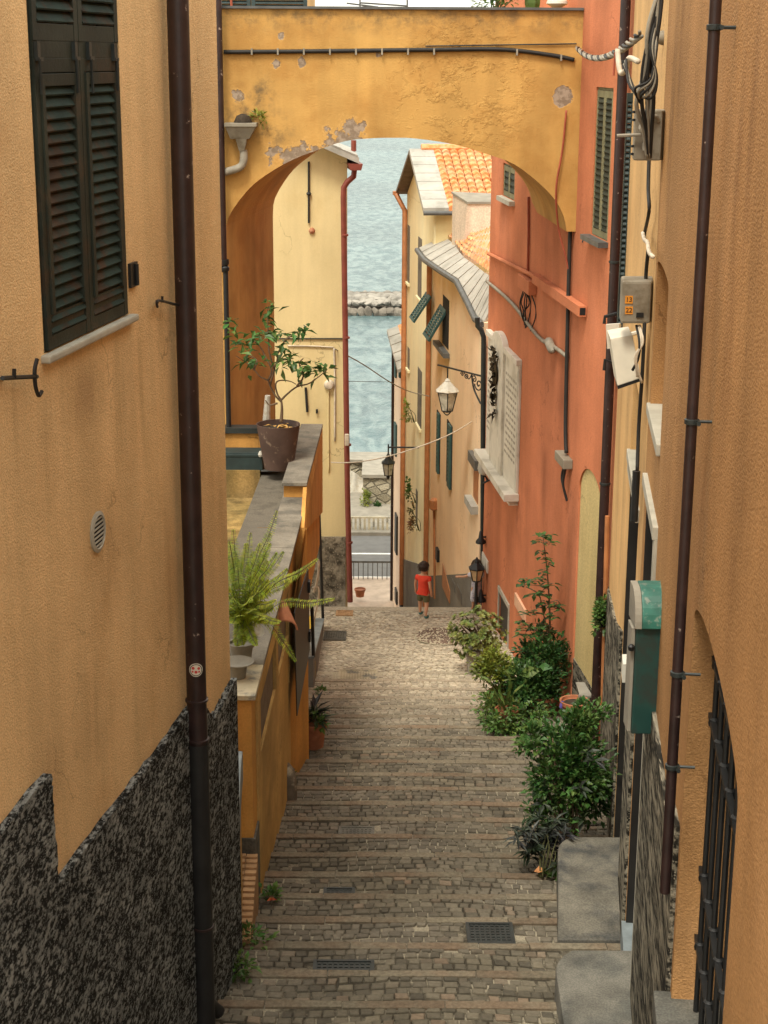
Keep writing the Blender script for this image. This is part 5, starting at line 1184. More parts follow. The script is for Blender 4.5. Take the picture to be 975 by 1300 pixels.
# cordyline pot beyond the ochre wall
g_ = G(402, 948); g_.x -= .03
t = thing('potted_plant', g_, 'dark spiky plant in a terracotta pot at the end of the ochre wall', 'potted plant')
q = MB(); pot(q, g_, .16, .36, .75); q.build('pot', m_terra, t, smooth=True)
q = MB(); rr = random.Random(9)
for k in range(46):
    a = rr.uniform(0, 6.28); q.leaf(g_ + Vector((0, 0, .34 + rr.uniform(0, .22))), Vector((math.cos(a), math.sin(a), rr.uniform(-.1, 1.0))), Vector((0, 0, 1)), rr.uniform(.2, .38), .06)
q.build('foliage', m_lf_purple, t, fixn=False); q = MB(); leaves(q, g_ + Vector((.05, -.05, .42)), (.16, .14, .1), 50, .11, .05, 6, 5); q.build('underleaf', m_lf_mid, t, fixn=False)

# weeds along the foot of the left walls
for k, (px, py, s_, lab) in enumerate([(300, 1235, .17, 'clump of weeds at the foot of the cast iron drainpipe boot'), (317, 1195, .16, 'bright weeds at the foot of the brick ramp'), (337, 1142, .11, 'small weed with a red fallen leaf beside the brick ramp'), (369, 990, .1, 'little weed at the corner of the flaring ochre wall'), (342, 1030, .09, 'tiny weed in the gutter of the steps below the guard stone'), (408, 880, .07, 'tiny weed by the low grey stair wall'), (268, 1258, .07, 'sprig of weed left of the drainpipe foot')]):
    v = G(px, py); t = thing('weed', v, lab, 'weed'); q = MB(); leaves(q, v + Vector((0, 0, s_ * .4)), (s_, s_ * .8, s_ * .55), int(70 * s_ / .12), .075, .042, 7, 30 + k, .4, .5); q.build('foliage', m_lf_mid, t, fixn=False)
    if k == 2: q = MB(); q.leaf(v + Vector((.02, -.08, .03)), Vector((1, .2, .1)), Vector((0, 0, 1)), .1, .08); q.build('fallen_leaf', M('red_leaf', (.55, .12, .05), .1), t, fixn=False)
# ================================================================== STONE PLATFORMS BY THE RIGHT WALL
def platform(lab, prof, xl_, mat, rnd_far=.12):
    t = thing('stone_step', (xl_(prof[0][0]), prof[0][0], gz(prof[0][0])), lab, 'stone step')
    q = MB(); n = len(prof)
    L = []; Rr = []
    for y, z in prof:
        L.append((xl_(y), y, z)); Rr.append((RW.at(y, 0).x + .12, y, z))
    for k in range(n - 1): q.face([L[k], Rr[k], Rr[k + 1], L[k + 1]])
    lo = [(x, y, gz(y) - .2) for x, y, z in L]; ro = [(x, y, gz(y) - .2) for x, y, z in Rr]
    for k in range(n - 1): q.face([L[k], L[k + 1], lo[k + 1], lo[k]])
    q.face([L[0], lo[0], ro[0], Rr[0]]); q.face([L[-1], Rr[-1], ro[-1], lo[-1]])
    q.build('slab', mat, t, bevel=.02, smooth=True); return t
H1 = 20 - 7.2
xs1 = lambda y: 1.43 + .02 * (y - 12.2) + (0 if y < 11.85 else .16 * ((y - 11.85) / .35) ** 2.2)
platform('large pale stone step with a rounded corner at the bottom right of the lane', [(9.6, H1 + .01), (10.8, H1)] + [(11.4 + .1 * k, H1 + .002) for k in range(9)], xs1, m_stone)
zt_ = 20 - 7.62
xs2 = lambda y: 1.59 + .1 * (y - 13.2) + (0 if y < 14.8 else .12 * ((y - 14.8) / .3) ** 2.2)
platform('weathered stone step with dark scratched sloping front beside the dense bush', [(13.15, gz(13.15) + .015), (13.3, zt_ - .035), (13.55, zt_ + .02), (13.8, zt_ + .045), (14.05, zt_ + .05), (14.15, zt_ + .03), (14.5, zt_ + .005), (14.8, zt_), (14.9, zt_), (15.0, zt_), (15.1, zt_ - .003)], xs2, m_stonedark)

# ================================================================== PLANTS ON THE RIGHT
def shrub(name, lab, cat, px, py, parts, base=None, potspec=None, group=None):
    v = base or G(px, py); t = thing(name, v, lab, cat, group)
    if potspec: q = MB(); potspec(q, v); q.build('pot', potspec.mat, t, smooth=getattr(potspec, 'smooth', True))
    for nm, fn, mt in parts:
        q = MB(); fn(q, v); q.build(nm, mt, t, fixn=False, smooth='all' if nm == 'stem' else False)
    return t
def mkpot(r, h, mat, rim=True, taper=.74):
    f = lambda q, v: pot(q, v, r, h, taper, rim); f.mat = mat; return f
# jade bush in a grey planter
v = G(606, 852); yj = v.y
t = thing('potted_plant', v, 'rounded jade plant with rosettes of pale green leaves in front of the post lamp', 'potted plant')
q = MB(); q.hexa([(v.x - .16, yj - .2, v.z - .05), (v.x + .3, yj - .2, v.z - .05), (v.x + .3, yj + .25, v.z - .05), (v.x - .16, yj + .25, v.z - .05)], [(v.x - .2, yj - .25, v.z + .42), (v.x + .35, yj - .25, v.z + .42), (v.x + .35, yj + .3, v.z + .42), (v.x - .2, yj + .3, v.z + .42)]); q.build('pot', m_conc, t, bevel=.02)
q = MB(); rr = random.Random(21); cj = P(605, 808, yj)
for k in range(230):
    d = Vector((rr.gauss(0, 1), rr.gauss(0, 1), rr.gauss(.15, .9))).normalized() * rr.random() ** .35
    p_ = cj + Vector((d.x * .5, d.y * .42, d.z * .44 + .05)); ax = (d + Vector((0, -.15, .7))).normalized()
    for j in range(9):
        a = j * 2.4; e = ax.orthogonal().normalized(); f_ = ax.cross(e); q.leaf(p_, (e * math.cos(a) + f_ * math.sin(a)) + ax * (.35 + .08 * j), ax, .072, .042, .12)
q.build('foliage', leafmat('jade_leaf', (.11, .15, .035), (.2, .21, .05), .2), t, fixn=False)
q = MB(); stems(q, v + Vector((.07, 0, .4)), cj, (.45, .35, .4), 16, .022, 2); q.build('stem', m_bark, t, fixn=False)
# yellow-green low bush
v = G(632, 905)
v.x += .06; c_ = P(622, 848, v.y)
shrub('potted_plant', 'low yellow green bush between the jade plant and the dark green bush', 'potted plant', 0, 0, [('foliage', lambda q, v: (leaves(q, c_, (.38, .4, .28), 1300, .075, .045, 30, 8), leaves(q, v + Vector((.02, -.1, .25)), (.34, .3, .26), 420, .08, .04, 16, 9, .1, .4)), m_lf_yel), ('stem', lambda q, v: stems(q, v + Vector((0, 0, .3)), c_, (.3, .3, .2), 8, .012, 8), m_bark)], v, mkpot(.2, .34, m_terra))
# big dark green mass with the tall climber
v = G(690, 905); v.x -= .03; c_ = P(690, 838, v.y + .2); c2 = P(672, 868, v.y - .2)
def bigmass(q, v):
    leaves(q, c_, (.48, .5, .5), 2400, .085, .05, 40, 10); leaves(q, c2, (.55, .45, .36), 1700, .08, .045, 26, 12); leaves(q, v + Vector((-.05, -.2, .3)), (.5, .3, .36), 900, .085, .05, 24, 13, .2, .35)
shrub('potted_plant', 'broad dark green ivy like bush in a terracotta pot under the tall climbing plant', 'potted plant', 0, 0, [('foliage', bigmass, m_lf_dark), ('stem', lambda q, v: stems(q, v + Vector((0, 0, .25)), c_, (.4, .35, .4), 14, .016, 10), m_bark)], v, mkpot(.3, .34, m_terra))
for big in ((655, 842, 1.0, -.6), (650, 882, .7, -1.2)):
    pass
# tall climber with tiers of leaves
vt_ = v + Vector((.1, .25, .3)); t = thing('climbing_plant', vt_, 'tall thin climber with tiers of dark leaves rising against the coral wall', 'climbing plant')
yc = vt_.y; q, f_ = MB(), MB(); rr = random.Random(5)
q.tube(curve3([vt_, P(698, 800, yc), P(697, 760, yc), P(694, 720, yc), P(689, 678, yc)], 6), [.02 - .0006 * i for i in range(25)], 6)
q.tube(curve3([P(698, 810, yc), P(690, 780, yc), P(684, 755, yc), P(668, 745, yc)], 5), .01, 5); q.tube([P(697, 765, yc), P(708, 762, yc), P(712, 768, yc)], .008, 5); q.tube(curve3([P(698, 822, yc), P(680, 800, yc), P(664, 790, yc)], 5), .012, 5)
tiers = [(688, 680, 17), (684, 688, 17), (696, 681, 13), (698, 690, 9), (686, 700, 12), (689, 708, 14), (697, 716, 12), (692, 726, 16), (684, 735, 18), (672, 737, 20), (662, 742, 14), (688, 746, 20), (700, 741, 12), (690, 755, 22), (676, 755, 14), (697, 768, 22), (706, 770, 14), (712, 772, 10), (688, 765, 16), (700, 783, 22), (680, 778, 16), (668, 778, 12), (660, 790, 14), (672, 796, 18), (690, 795, 22), (700, 802, 22), (684, 808, 24), (664, 806, 16), (658, 800, 10), (704, 818, 18)]
for x, y, n in tiers:
    for s_ in range(int(n * .7)):
        p_ = P(x + rr.uniform(-1, 1) * n * .38, y + rr.gauss(0, 1.6), yc + rr.uniform(-.18, .18)); f_.leaf(p_, Vector((rr.gauss(0, 1), rr.gauss(0, .8), rr.gauss(-.05, .15))), Vector((0, 0, 1)), rr.uniform(.09, .15), rr.uniform(.05, .075), .1)
    q.tube([P(696, y + 2, yc), P(x, y, yc)], .005, 4)
q.build('stem', m_bark, t, fixn=False, smooth='all'); f_.build('foliage', m_lf_dark, t, fixn=False)
# broad leaved and strap leaved plants
v = G(640, 925); v.x += .04
t = thing('potted_plant', v, 'strap leaved plant arching over a terracotta pot at the edge of the steps', 'potted plant'); q = MB(); pot(q, v + Vector((0, .1, 0)), .16, .26, .75); q.build('pot', m_terra, t, smooth=True)
q = MB(); rr = random.Random(3)
def strap(q, pts, w):
    pts = curve3(pts, 7); n = len(pts)
    for i in range(n - 1):
        u0, u1 = i / (n - 1), (i + 1) / (n - 1); w0, w1 = [w * (.5 + .5 * math.sin(math.pi * min(1, .15 + u * .8))) * (1 - u ** 6 * .8) for u in (u0, u1)]
        sd_ = (pts[i + 1] - pts[i]).cross(Vector((0, 0, 1))); sd_ = sd_.normalized() if sd_.length > 1e-4 else Vector((1, 0, 0))
        dn = Vector((0, 0, -.25)); a0, a1 = sd_ * w0, sd_ * w1
        q.face([pts[i] - a0, pts[i] + dn * 0, pts[i + 1] + dn * 0, pts[i + 1] - a1]); q.face([pts[i], pts[i] + a0 , pts[i + 1] + a1, pts[i + 1]])
yv = v.y
for pts in ([(640, 895), (634, 875), (640, 864), (655, 862)], [(638, 898), (626, 880), (622, 892), (621, 896)], [(642, 900), (636, 890), (642, 905), (643, 922)], [(645, 900), (652, 880), (665, 868), (668, 862)], [(636, 900), (625, 870), (614, 862), (603, 865)], [(640, 897), (655, 890), (662, 900), (662, 912)], [(640, 896), (622, 866), (610, 858), (598, 856)], [(644, 898), (646, 912), (640, 930), (641, 940)], [(639, 900), (630, 905), (626, 915), (622, 918)], [(642, 896), (648, 870), (646, 858), (640, 850)]):
    strap(q, [P(x, y, yv + rr.uniform(-.12, .12)) for x, y in pts], .028)
q.build('strap_leaf', m_lf_strap, t, fixn=False)
q = MB(); leaves(q, v + Vector((-.1, -.16, .14)), (.32, .22, .2), 420, .08, .045, 16, 90, .1, .4); leaves(q, v + Vector((.22, -.12, .2)), (.3, .25, .24), 380, .085, .05, 14, 91, .1, .4); leaves(q, v + Vector((-.2, .4, .2)), (.25, .35, .22), 380, .075, .04, 14, 92, .1, .4); q.build('foliage', m_lf_mid, t, fixn=False)
v2 = G(668, 900); t = thing('potted_plant', v2, 'plant with a few very broad pale leaves in the middle of the potted plants', 'potted plant'); q = MB(); pot(q, v2, .17, .3, .75); q.build('pot', m_potgrey, t, smooth=True)
q, s_ = MB(), MB()
for (x, y, dx, dz, L) in ((670, 852, .9, .45, .36), (660, 878, .35, .55, .32), (655, 890, -.5, -.5, .3), (690, 845, .6, .1, .24), (650, 918, -.1, -1, .2), (656, 922, .3, -1, .2), (648, 850, -.7, .1, .22)):
    p_ = P(x - dx * 12, y + dz * 12, v2.y - .55); q.leaf(p_, Vector((dx, -.35, dz)), Vector((0, -.8, .6)), L, L * .55, .1); s_.tube(curve3([v2 + Vector((0, 0, .28)), v2.lerp(p_, .6) + Vector((0, 0, .15)), p_], 4), .008, 5)
q.build('broad_leaf', m_lf_mid, t, fixn=False); s_.build('stem', m_stem, t, fixn=False)
# empty looking terracotta pot and grey basin behind the dense bush
v = G(733, 925); v = Vector((P(729, 903, v.y - .6).x, v.y - .6, P(729, 908, v.y - .6).z)); t = thing('flower_pot', v, 'round terracotta pot with a purple ribbon behind the dense green bush', 'flower pot'); q = MB(); hh = .3; v.z = P(729, 889, v.y).z - hh; t.location = v; ORG[t.name] = v.copy()
pot(q, v, .19, hh, .75); q.build('pot', m_terra, t, smooth=True); q = MB(); q.lathe(v + Vector((0, 0, hh * .86)), [(.16, 0), (.01, .01)], 14); q.build('soil', m_soil, t)
q = MB(); strap(q, [v + Vector((-.17, -.05, hh + .01)), v + Vector((-.2, -.12, hh - .05)), v + Vector((-.15, -.16, hh - .16)), v + Vector((-.13, -.17, hh - .24))], .02); q.build('ribbon', M('purple_ribbon', (.07, .05, .2), .1), t, fixn=False)
a, b = PW.pt(727, 874, .42), PW.pt(757, 884, .42); q = MB(); bx0, by0 = P(738, 882, 21.3).x, 21.15; zb_ = P(745, 881, 21.15).z
q.hexa([(bx0, by0, zb_ - .28), (bx0 + .4, by0, zb_ - .28), (bx0 + .36, by0 + .4, zb_ - .28), (bx0 - .0, by0 + .4, zb_ - .28)], [(bx0 - .05, by0 - .05, zb_), (bx0 + .42, by0 - .05, zb_), (bx0 + .38, by0 + .45, zb_), (bx0 - .05, by0 + .45, zb_)])
q.box(bx0 - .07, bx0 + .43, by0 - .075, by0 - .045, zb_ - .03, zb_ + .012); tag(q.build('basin', m_potgrey, bevel=.01), 'grey rectangular basin standing before the arched yellow doorway', 'basin')
# dense near bush, purple plant
v = G(722, 1078); c_ = P(714, 975, v.y + .1)
def nearbush(q, v):
    leaves(q, c_ + Vector((.06, 0, .02)), (.44, .45, .52), 3300, .075, .048, 46, 41, .45, .32); leaves(q, P(752, 1015, v.y + .35), (.24, .3, .42), 900, .075, .045, 22, 45); leaves(q, P(672, 938, v.y + .1), (.17, .25, .13), 260, .085, .052, 8, 42); leaves(q, P(745, 915, v.y + .2), (.26, .3, .2), 500, .075, .048, 12, 43); leaves(q, P(700, 1040, v.y), (.3, .3, .25), 500, .07, .04, 12, 44)
shrub('bush', 'dense glossy green bush on the lane beside the weathered stone step', 'bush', 0, 0, [('foliage', nearbush, leafmat('bush_leaf', (.035, .09, .018), (.085, .155, .034), .25)), ('stem', lambda q, v: stems(q, v, c_, (.4, .35, .42), 22, .014, 4), m_bark)], v, None)
v = G(690, 1112)
def purp(q, v):
    rr = random.Random(6)
    for k in range(46):
        c0 = v + Vector((rr.uniform(-.2, .24), rr.uniform(-.05, .4), rr.uniform(.05, .5)))
        if rr.random() < .35: c0 += Vector((-.1, 0, .05))
        for j in range(9): q.leaf(c0, Vector((rr.gauss(0, 1), rr.gauss(0, 1), rr.uniform(-.5, .6))), Vector((0, 0, 1)), rr.uniform(.1, .19), .035)
def purpl2(q, v):
    for (x, y, s_) in ((755, 965, .17), (745, 955, .15), (735, 1000, .17), (705, 1050, .17), (690, 1020, .15), (740, 1040, .16)):
        for k in range(5): rr = random.Random(x + k); q.leaf(P(x, y, v.y + .3), Vector((rr.gauss(0, 1), -.6, rr.gauss(.1, .7))), Vector((0, -.5, 1)), s_, s_ * .32, .12)
shrub('plant', 'dark purple leaved plant at the foot of the dense green bush', 'plant', 0, 0, [('foliage', lambda q, v: (purp(q, v), purpl2(q, v)), m_lf_purple), ('stem', lambda q, v: stems(q, v, v + Vector((.05, .15, .3)), (.2, .2, .2), 12, .008, 3), m_stem)], v)
v = G(700, 1112); t = thing('weed', v, 'bright little weed with a fallen orange leaf under the purple plant', 'weed'); q = MB(); leaves(q, v + Vector((.0, -.02, .04)), (.09, .08, .05), 40, .07, .05, 5, 66); q.build('foliage', m_lf_mid, t, fixn=False); q = MB(); q.leaf(v + Vector((-.18, 0, .05)), Vector((1, -.3, .3)), Vector((0, -.4, 1)), .13, .09); q.build('fallen_leaf', M('dry_leaf', (.45, .2, .08), .15), t, fixn=False)
# hanging plant on the corner
yh = 19.9; c_ = P(765, 784, yh); t = thing('hanging_plant', c_, 'small round bushy plant hanging beside the dark corner pipe', 'hanging plant')
q = MB(); leaves(q, c_, (.12, .16, .3), 520, .065, .045, 18, 50, .2, .35); q.build('foliage', m_lf_mid, t, fixn=False)
q = MB(); q.tube(curve3([c_ + Vector((.28, .05, .1)), c_ + Vector((.1, 0, .28)), c_], 5), .012, 6); q.lathe(c_ - Vector((0, 0, .12)), [(.05, 0), (.08, .14)], 12); q.build('basket', m_black, t)
q = MB(); a = P(771, 895, 19.6); q.tube([P(771, 655, 19.9), P(765, 895, 19.9)], .03, 8); tag(q.build('pole', m_copper), 'thin reddish pole standing at the corner behind the hanging plant', 'pole')

# ================================================================== POST LAMP
v = G(604, 777); yl = v.y
t = thing('post_lamp', v, 'black post lantern with amber panes standing above the jade plant', 'street lamp')
z = lambda py: P(604, py, yl).z
q = MB(); q.lathe(v, [(.07, 0), (.07, .05), (.035, .12), (.028, z(738) - v.z)], 10); q.build('post', m_black, t, smooth=True)
def lantern(t, c_, zt, ze, zb, wt, we, wb, mf, mh, mg, fin=.1):
    # hood apex zt, eave ze, bottom zb ; half widths
    q = MB(); n = 6; cr = lambda r, z_: [(c_.x + r * math.cos(math.pi / 6 + 6.2832 * a / n), c_.y + r * math.sin(math.pi / 6 + 6.2832 * a / n), z_) for a in range(n)]
    def rings(q, L):
        for r0, r1 in zip(L, L[1:]):
            for a in range(n): q.face([r0[a], r0[(a + 1) % n], r1[(a + 1) % n], r1[a]])
        q.face(L[0][::-1]); q.face(L[-1])
    rings(q, [cr(we * .96, ze - .015), cr(we, ze), cr(we * .6, ze + (zt - ze) * .45), cr(wt, zt - .02), cr(wt, zt), cr(.012, zt + fin)]); q.build('hood', mh, t)
    q = MB(); rings(q, [cr(wb * .97, zb + .005), cr(we * .82, ze - .02)]); q.build('pane', mg, t)
    q = MB(); top, bot = cr(we * .84, ze - .016), cr(wb, zb)
    for a in range(n): q.tube([top[a], bot[a]], .011, 5); q.tube([bot[a], bot[(a + 1) % n]], .012, 5); q.tube([top[a], top[(a + 1) % n]], .012, 5)
    q.lathe((c_.x, c_.y, zb - .05), [(.015, 0), (wb * .6, .02), (wb, .05)], 8); q.build('frame', mf, t)
lantern(t, v, z(713), z(721), z(737), .05, .175, .085, m_black, m_black, m_glasswarm, .09)

# ================================================================== BRACKET LAMPS
def arm(q, a, b, r=.022): q.tube([a, b], r, 6)
y1 = 31.3; A = Vector((PW.at(31.0, 0).x, 31.0, P(613, 478, 31.0).z)); B = P(556, 465, 32.2); B.z = A.z
t = thing('bracket_lamp', A, 'white hooded lantern hanging from a scrolled black iron bracket on the right', 'street lamp')
q = MB(); arm(q, A, B, .02)
u_ = (B - A).normalized(); dn = Vector((0, 0, -1)); S = lambda a_, h_: A + u_ * a_ + dn * h_
q.tube(curve3([S(.02, .55), S(.1, .5), S(.28, .28), S(.36, .02)], 6), .018, 6)
def spiral(c0, r0, turns, dirn=1): return [S(c0[0] + r0 * (1 - k / 30) * math.cos(dirn * 6.2832 * turns * k / 30), c0[1] + r0 * (1 - k / 30) * math.sin(dirn * 6.2832 * turns * k / 30)) for k in range(29)]
q.tube(spiral((.13, .18), .13, 1.6), .014, 5); q.tube(spiral((.27, .1), .08, 1.5, -1), .012, 5); q.tube(spiral((.52, .07), .06, 1.5), .011, 5); q.tube(spiral((.66, .06), .05, 1.5, -1), .01, 5); q.tube(curve3([S(.36, .02), S(.45, .12), S(.6, .02)], 5), .011, 5)
q.tube([S(0, -.04), S(0, .62)], .022, 6); q.build('bracket', m_black, t)
lx = (P(565, 500, 31.9) - A).dot(u_); c_ = S(lx, 0); zz = lambda py: P(565, py, c_.y).z
q = MB(); q.tube([c_, Vector((c_.x, c_.y, zz(481)))], .014, 6); q.build('hanging_rod', m_black, t)
lantern(t, c_, zz(483), zz(496), zz(521), .06, .26, .12, m_black, m_hood, m_glass, .05)
q = MB(); q.tube(curve3([Vector((c_.x - .1, c_.y, zz(521))), Vector((c_.x, c_.y, zz(527))), Vector((c_.x + .1, c_.y, zz(521)))], 6), .012, 5); q.build('finial', m_black, t)
yq = 41.; A = Vector((PW.at(yq, 0).x, yq, P(526, 568, yq).z)); c_ = P(493, 570, yq); c_.z = A.z
t = thing('bracket_lamp', A, 'smaller dark hooded lantern on a plain straight arm over the far end of the lane', 'street lamp')
q = MB(); arm(q, A, c_ - Vector((.02, 0, 0)), .025); q.tube([c_ + Vector((0, 0, .08)), c_ - Vector((0, 0, .2))], .02, 6); q.build('bracket', m_black, t)
zz = lambda py: P(493, py, yq).z
lantern(t, c_, zz(580), zz(587), zz(603), .07, .2, .11, m_black, m_iron, m_glass, .12)
q = MB(); q.lathe((c_.x, c_.y, zz(609)), [(.01, 0), (.05, .06), (.02, .1), (.06, .14)], 8); q.build('finial', m_black, t)

# ================================================================== YELLOW HOUSE ACROSS THE LANDING
HY = 31.0
xR = P(441, 420, HY).x
ev = P(443, 199, HY)
Yh = thing('house', (xR, HY, gz(30.6)), 'butter yellow house with red drainpipe and stone base, seen through the arch', 'house')
q = MB(); zE = P(441, 200, HY).z; sl_ = .42
q.prism([(-6, HY, 8), (xR, HY, 8), (xR, HY, zE), (xR - 3, HY, zE + 3 * sl_), (-6, HY, zE)], (-.9, 8, 0)); q.build('wall', m_yellow, Yh, label='smooth butter yellow plaster wall')
q = MB(); zpl = P(420, 681, HY).z; q.box(-6, xR - .04, HY - .06, HY - .002, 8, zpl); q.build('plinth', m_rubble, Yh, label='brownish rubble stone base')
q = MB(); xe = P(456, 207, HY - .3).x; ze = P(456, 206, HY - .3).z
for (y0_, y1_, c0) in ((HY - .38, HY + 7, .0),):
    f_ = lambda x: ze + (xe - x) * sl_
    q.hexa([(xR - 3.2, y0_, f_(xR - 3.2) - .02), (xe, y0_, ze - .02), (xe - .8, y1_, ze - .02), (xR - 4, y1_, f_(xR - 3.2) - .02)], [(xR - 3.2, y0_, f_(xR - 3.2) + .09), (xe, y0_, ze + .09), (xe - .8, y1_, ze + .09), (xR - 4, y1_, f_(xR - 3.2) + .09)])
rf = q.build('roof', m_slateroof, Yh)
q = MB(); k = 0
while k < 2.8: x = xe - .02 - k; q.hexa([(x - .3, HY - .385, f_(x - .3) + .091), (x, HY - .385, f_(x) + .091), (x - .1, HY + 1, f_(x - .1) + .091), (x - .4, HY + 1, f_(x - .4) + .091)], [(x - .3, HY - .39, f_(x - .3) + .11), (x - .006, HY - .39, f_(x) + .125), (x - .106, HY + 1, f_(x - .1) + .125), (x - .4, HY + 1, f_(x - .4) + .11)]); k += .306
q.build('verge_slab', m_slateroof, rf)
q = MB(); gzt = ze - .02; gx = xe + .0; q.hexa([(gx - .16, HY - .42, gzt - .12), (gx + .04, HY - .42, gzt - .12), (gx - .76, HY + 7, gzt - .12), (gx - .96, HY + 7, gzt - .12)], [(gx - .2, HY - .42, gzt - .003), (gx + .07, HY - .42, gzt - .003), (gx - .73, HY + 7, gzt - .003), (gx - 1., HY + 7, gzt - .003)]); q.build('gutter', m_redpipe, rf)
q = MB(); yp_ = HY - .14; ppx = [(450, 214), (449, 224), (441, 231), (436.5, 238), (436, 250), (437, 330), (439, 470), (441, 620), (444.5, 764)]
q.tube([P(*a, yp_) for a in ppx], .055, 12); rp = q.build('drainpipe', m_redpipe, Yh, smooth=True, label='dark red drainpipe on the corner')
q = MB(); 
for py in (300, 430, 566, 690): c_ = P(437 + (py - 250) * .0145, py, yp_); q.lathe(c_, [(.055, 0), (.07, .006), (.07, .04), (.055, .046)], 12)
q.build('collar', m_redpipe, rp)
q = MB(); q.tube([P(449, 178, HY + .2), P(449, 192, HY + .2)], .05, 8); q.build('flue', m_redpipe, rf)
q = MB(); q.tube([P(392, 205, HY - .03), P(392, 283, HY - .03)], .02, 6); q.lathe(P(392, 246, HY - .03), [(.03, -.03), (.05, 0), (.03, .03)], 8); tag(q.build('tie_bar', m_black), 'vertical black iron tie bar on the yellow house', 'tie bar')
q = MB(); q.lathe(P(396, 293, HY), [(.06, 0), (.05, .04), (.01, .06)], 10, (0, -1, 0)); tag(q.build('wall_vent', m_terra), 'tiny terracotta vent below the iron tie bar', 'vent')
cable('cable', [P(348, 430, HY - .02), P(395, 430, HY - .02), P(438, 430, HY - .02)], .014, m_cable, 'straight black cable across the yellow house level with the small tree')
cable('conduit', [P(424, 442, HY - .02), P(425, 480, HY - .02), P(425, 560, HY - .02)], .02, m_cablepale, 'pale vertical conduit near the right edge of the yellow house'); cable('conduit', [P(365, 439, HY - .02), P(400, 439.5, HY - .02), P(424, 441, HY - .02)], .014, m_cablepale, 'thin pale horizontal conduit under the black cable on the yellow house')
cable('conduit', [P(417, 497, HY - .02), P(417, 530, HY - .02), P(417.5, 600, HY - .02)], .016, m_yellow, 'yellow painted conduit below the round junction box')
q = MB(); q.lathe(P(418, 488, HY), [(.1, 0), (.1, .06), (.07, .1), (.02, .11)], 14, (0, -1, 0)); tag(q.build('junction_box', m_cablepale, smooth=True), 'round pale junction box on the yellow house right of the small tree', 'junction box')
q = MB(); q.tube([P(388, 492, HY - .03), P(390, 523, HY - .03)], .025, 6); tag(q.build('iron_peg', m_black), 'short dark iron bar on the yellow house behind the small tree', 'iron bar')
q = MB(); q.box(P(398, 0, HY).x, P(400.5, 0, HY).x, HY - .06, HY, P(0, 522, HY).z, P(0, 517, HY).z); tag(q.build('iron_peg', m_black), 'tiny dark peg on the yellow house right of the short iron bar', 'peg')
q = MB(); v0, v1 = P(437.5, 552, HY - .3), P(443, 566, HY - .3); q.box(v0.x, v1.x, HY - .3, HY - .2, v1.z, v0.z); tag(q.build('pipe_box', m_cablepale, bevel=.01), 'small yellowish box fixed to the red drainpipe', 'box')

# ================================================================== HOUSES DOWN THE LANE, RIGHT
def lane_house(y0, y1, ztop, m, lab, zb=2, T=7):
    t = thing('house', PW.at(y0, 4), lab, 'house'); q = MB(); panel(q, PW, y0, y1, zb, ztop, [], T); q.build('wall', m, t); return t
YP0, YP1, YC1, YT1 = 31.0, 38.6, 44.2, 47.2
gp = [(532, 314), (541.6, 327), (563, 341.6), (582, 353.5), (596, 380), (606, 401), (615, 408)]
ip = [(563, 300), (575, 308), (587, 325), (601, 336), (615.5, 347.6), (622, 353), (630, 360)]
tp2 = [(569, 291.6), (580, 295), (591.6, 298.7), (606, 292), (618, 287), (626, 284), (636, 280)]
Ys_ = [38.9, 37.4, 35.4, 34.0, 32.6, 31.7, 31.05]
zeave = [P(px, py, y).z for (px, py), y in zip(gp, Ys_)]
HP = lane_house(YP0, YP1, min(zeave) - .02, m_peach, 'peach stucco house with a curving white edged roof and teal shutters, beyond the coral house')
q = MB()                                   # wall up to the sloping eave
for (a, za), (b, zb_) in zip(list(zip(Ys_, zeave)), list(zip(Ys_, zeave))[1:]): a_, b_ = min(a, YP1), min(b, YP1); q.face([PW.at(a_, min(zeave) - .03), PW.at(b_, min(zeave) - .03), PW.at(b_, zb_ - .02), PW.at(a_, za - .02)])
q.build('gable_wall', m_peach, HP)
def plx(W, ys, zs, d0, zlift): return [W.at(y, z + zlift, d0) for y, z in zip(ys, zs)]
E0 = [P(px, py, y) for (px, py), y in zip(gp, Ys_)]
E1 = [P(px, py, y + .35) for (px, py), y in zip(ip, Ys_)]; E2 = [P(px, py, y + .9) for (px, py), y in zip(tp2, Ys_)]
for L in (E1,): 
    for k in range(len(L)): L[k] = Vector((max(L[k].x, E0[k].x + .35), L[k].y, max(L[k].z, E0[k].z + .15)))
for k in range(len(E2)): E2[k] = Vector((max(E2[k].x, E1[k].x + .3), E2[k].y, max(E2[k].z, E1[k].z + .1)))
q = MB(); th = Vector((0, 0, -.09))
NS = 14
def lerpL(L, u): k = min(int(u * (len(L) - 1)), len(L) - 2); f = u * (len(L) - 1) - k; return L[k].lerp(L[k + 1], f)
for k in range(NS):
    u0, u1 = k / NS + .004, (k + 1) / NS - .004; a, b, c, d = lerpL(E0, u0), lerpL(E0, u1), lerpL(E1, u1), lerpL(E1, u0); q.hexa([a + th, b + th, c + th, d + th], [a, b, c, d])
rf = q.build('roof', m_slateroof, HP, label='white slab edge and tiled slope')
q = MB(); NU, NV = 26, 40
for k in range(NU):
    for j in range(5):
        u0, u1 = k / NU, (k + .9) / NU; v0, v1 = j / 5, (j + 1.06) / 5
        Lf = lambda u, v, h: lerpL(E1, u).lerp(lerpL(E2, u), v) + Vector((0, 0, h)); um = (u0 + u1) / 2
        for (ua, ub, ha, hb_) in ((u0, um, .02, .07), (um, u1, .07, .02)): q.face([Lf(ua, v0, ha + .045), Lf(ub, v0, hb_ + .045), Lf(ub, v1, hb_), Lf(ua, v1, ha)])
q.build('tile_slope', m_tile, rf, fixn=False)
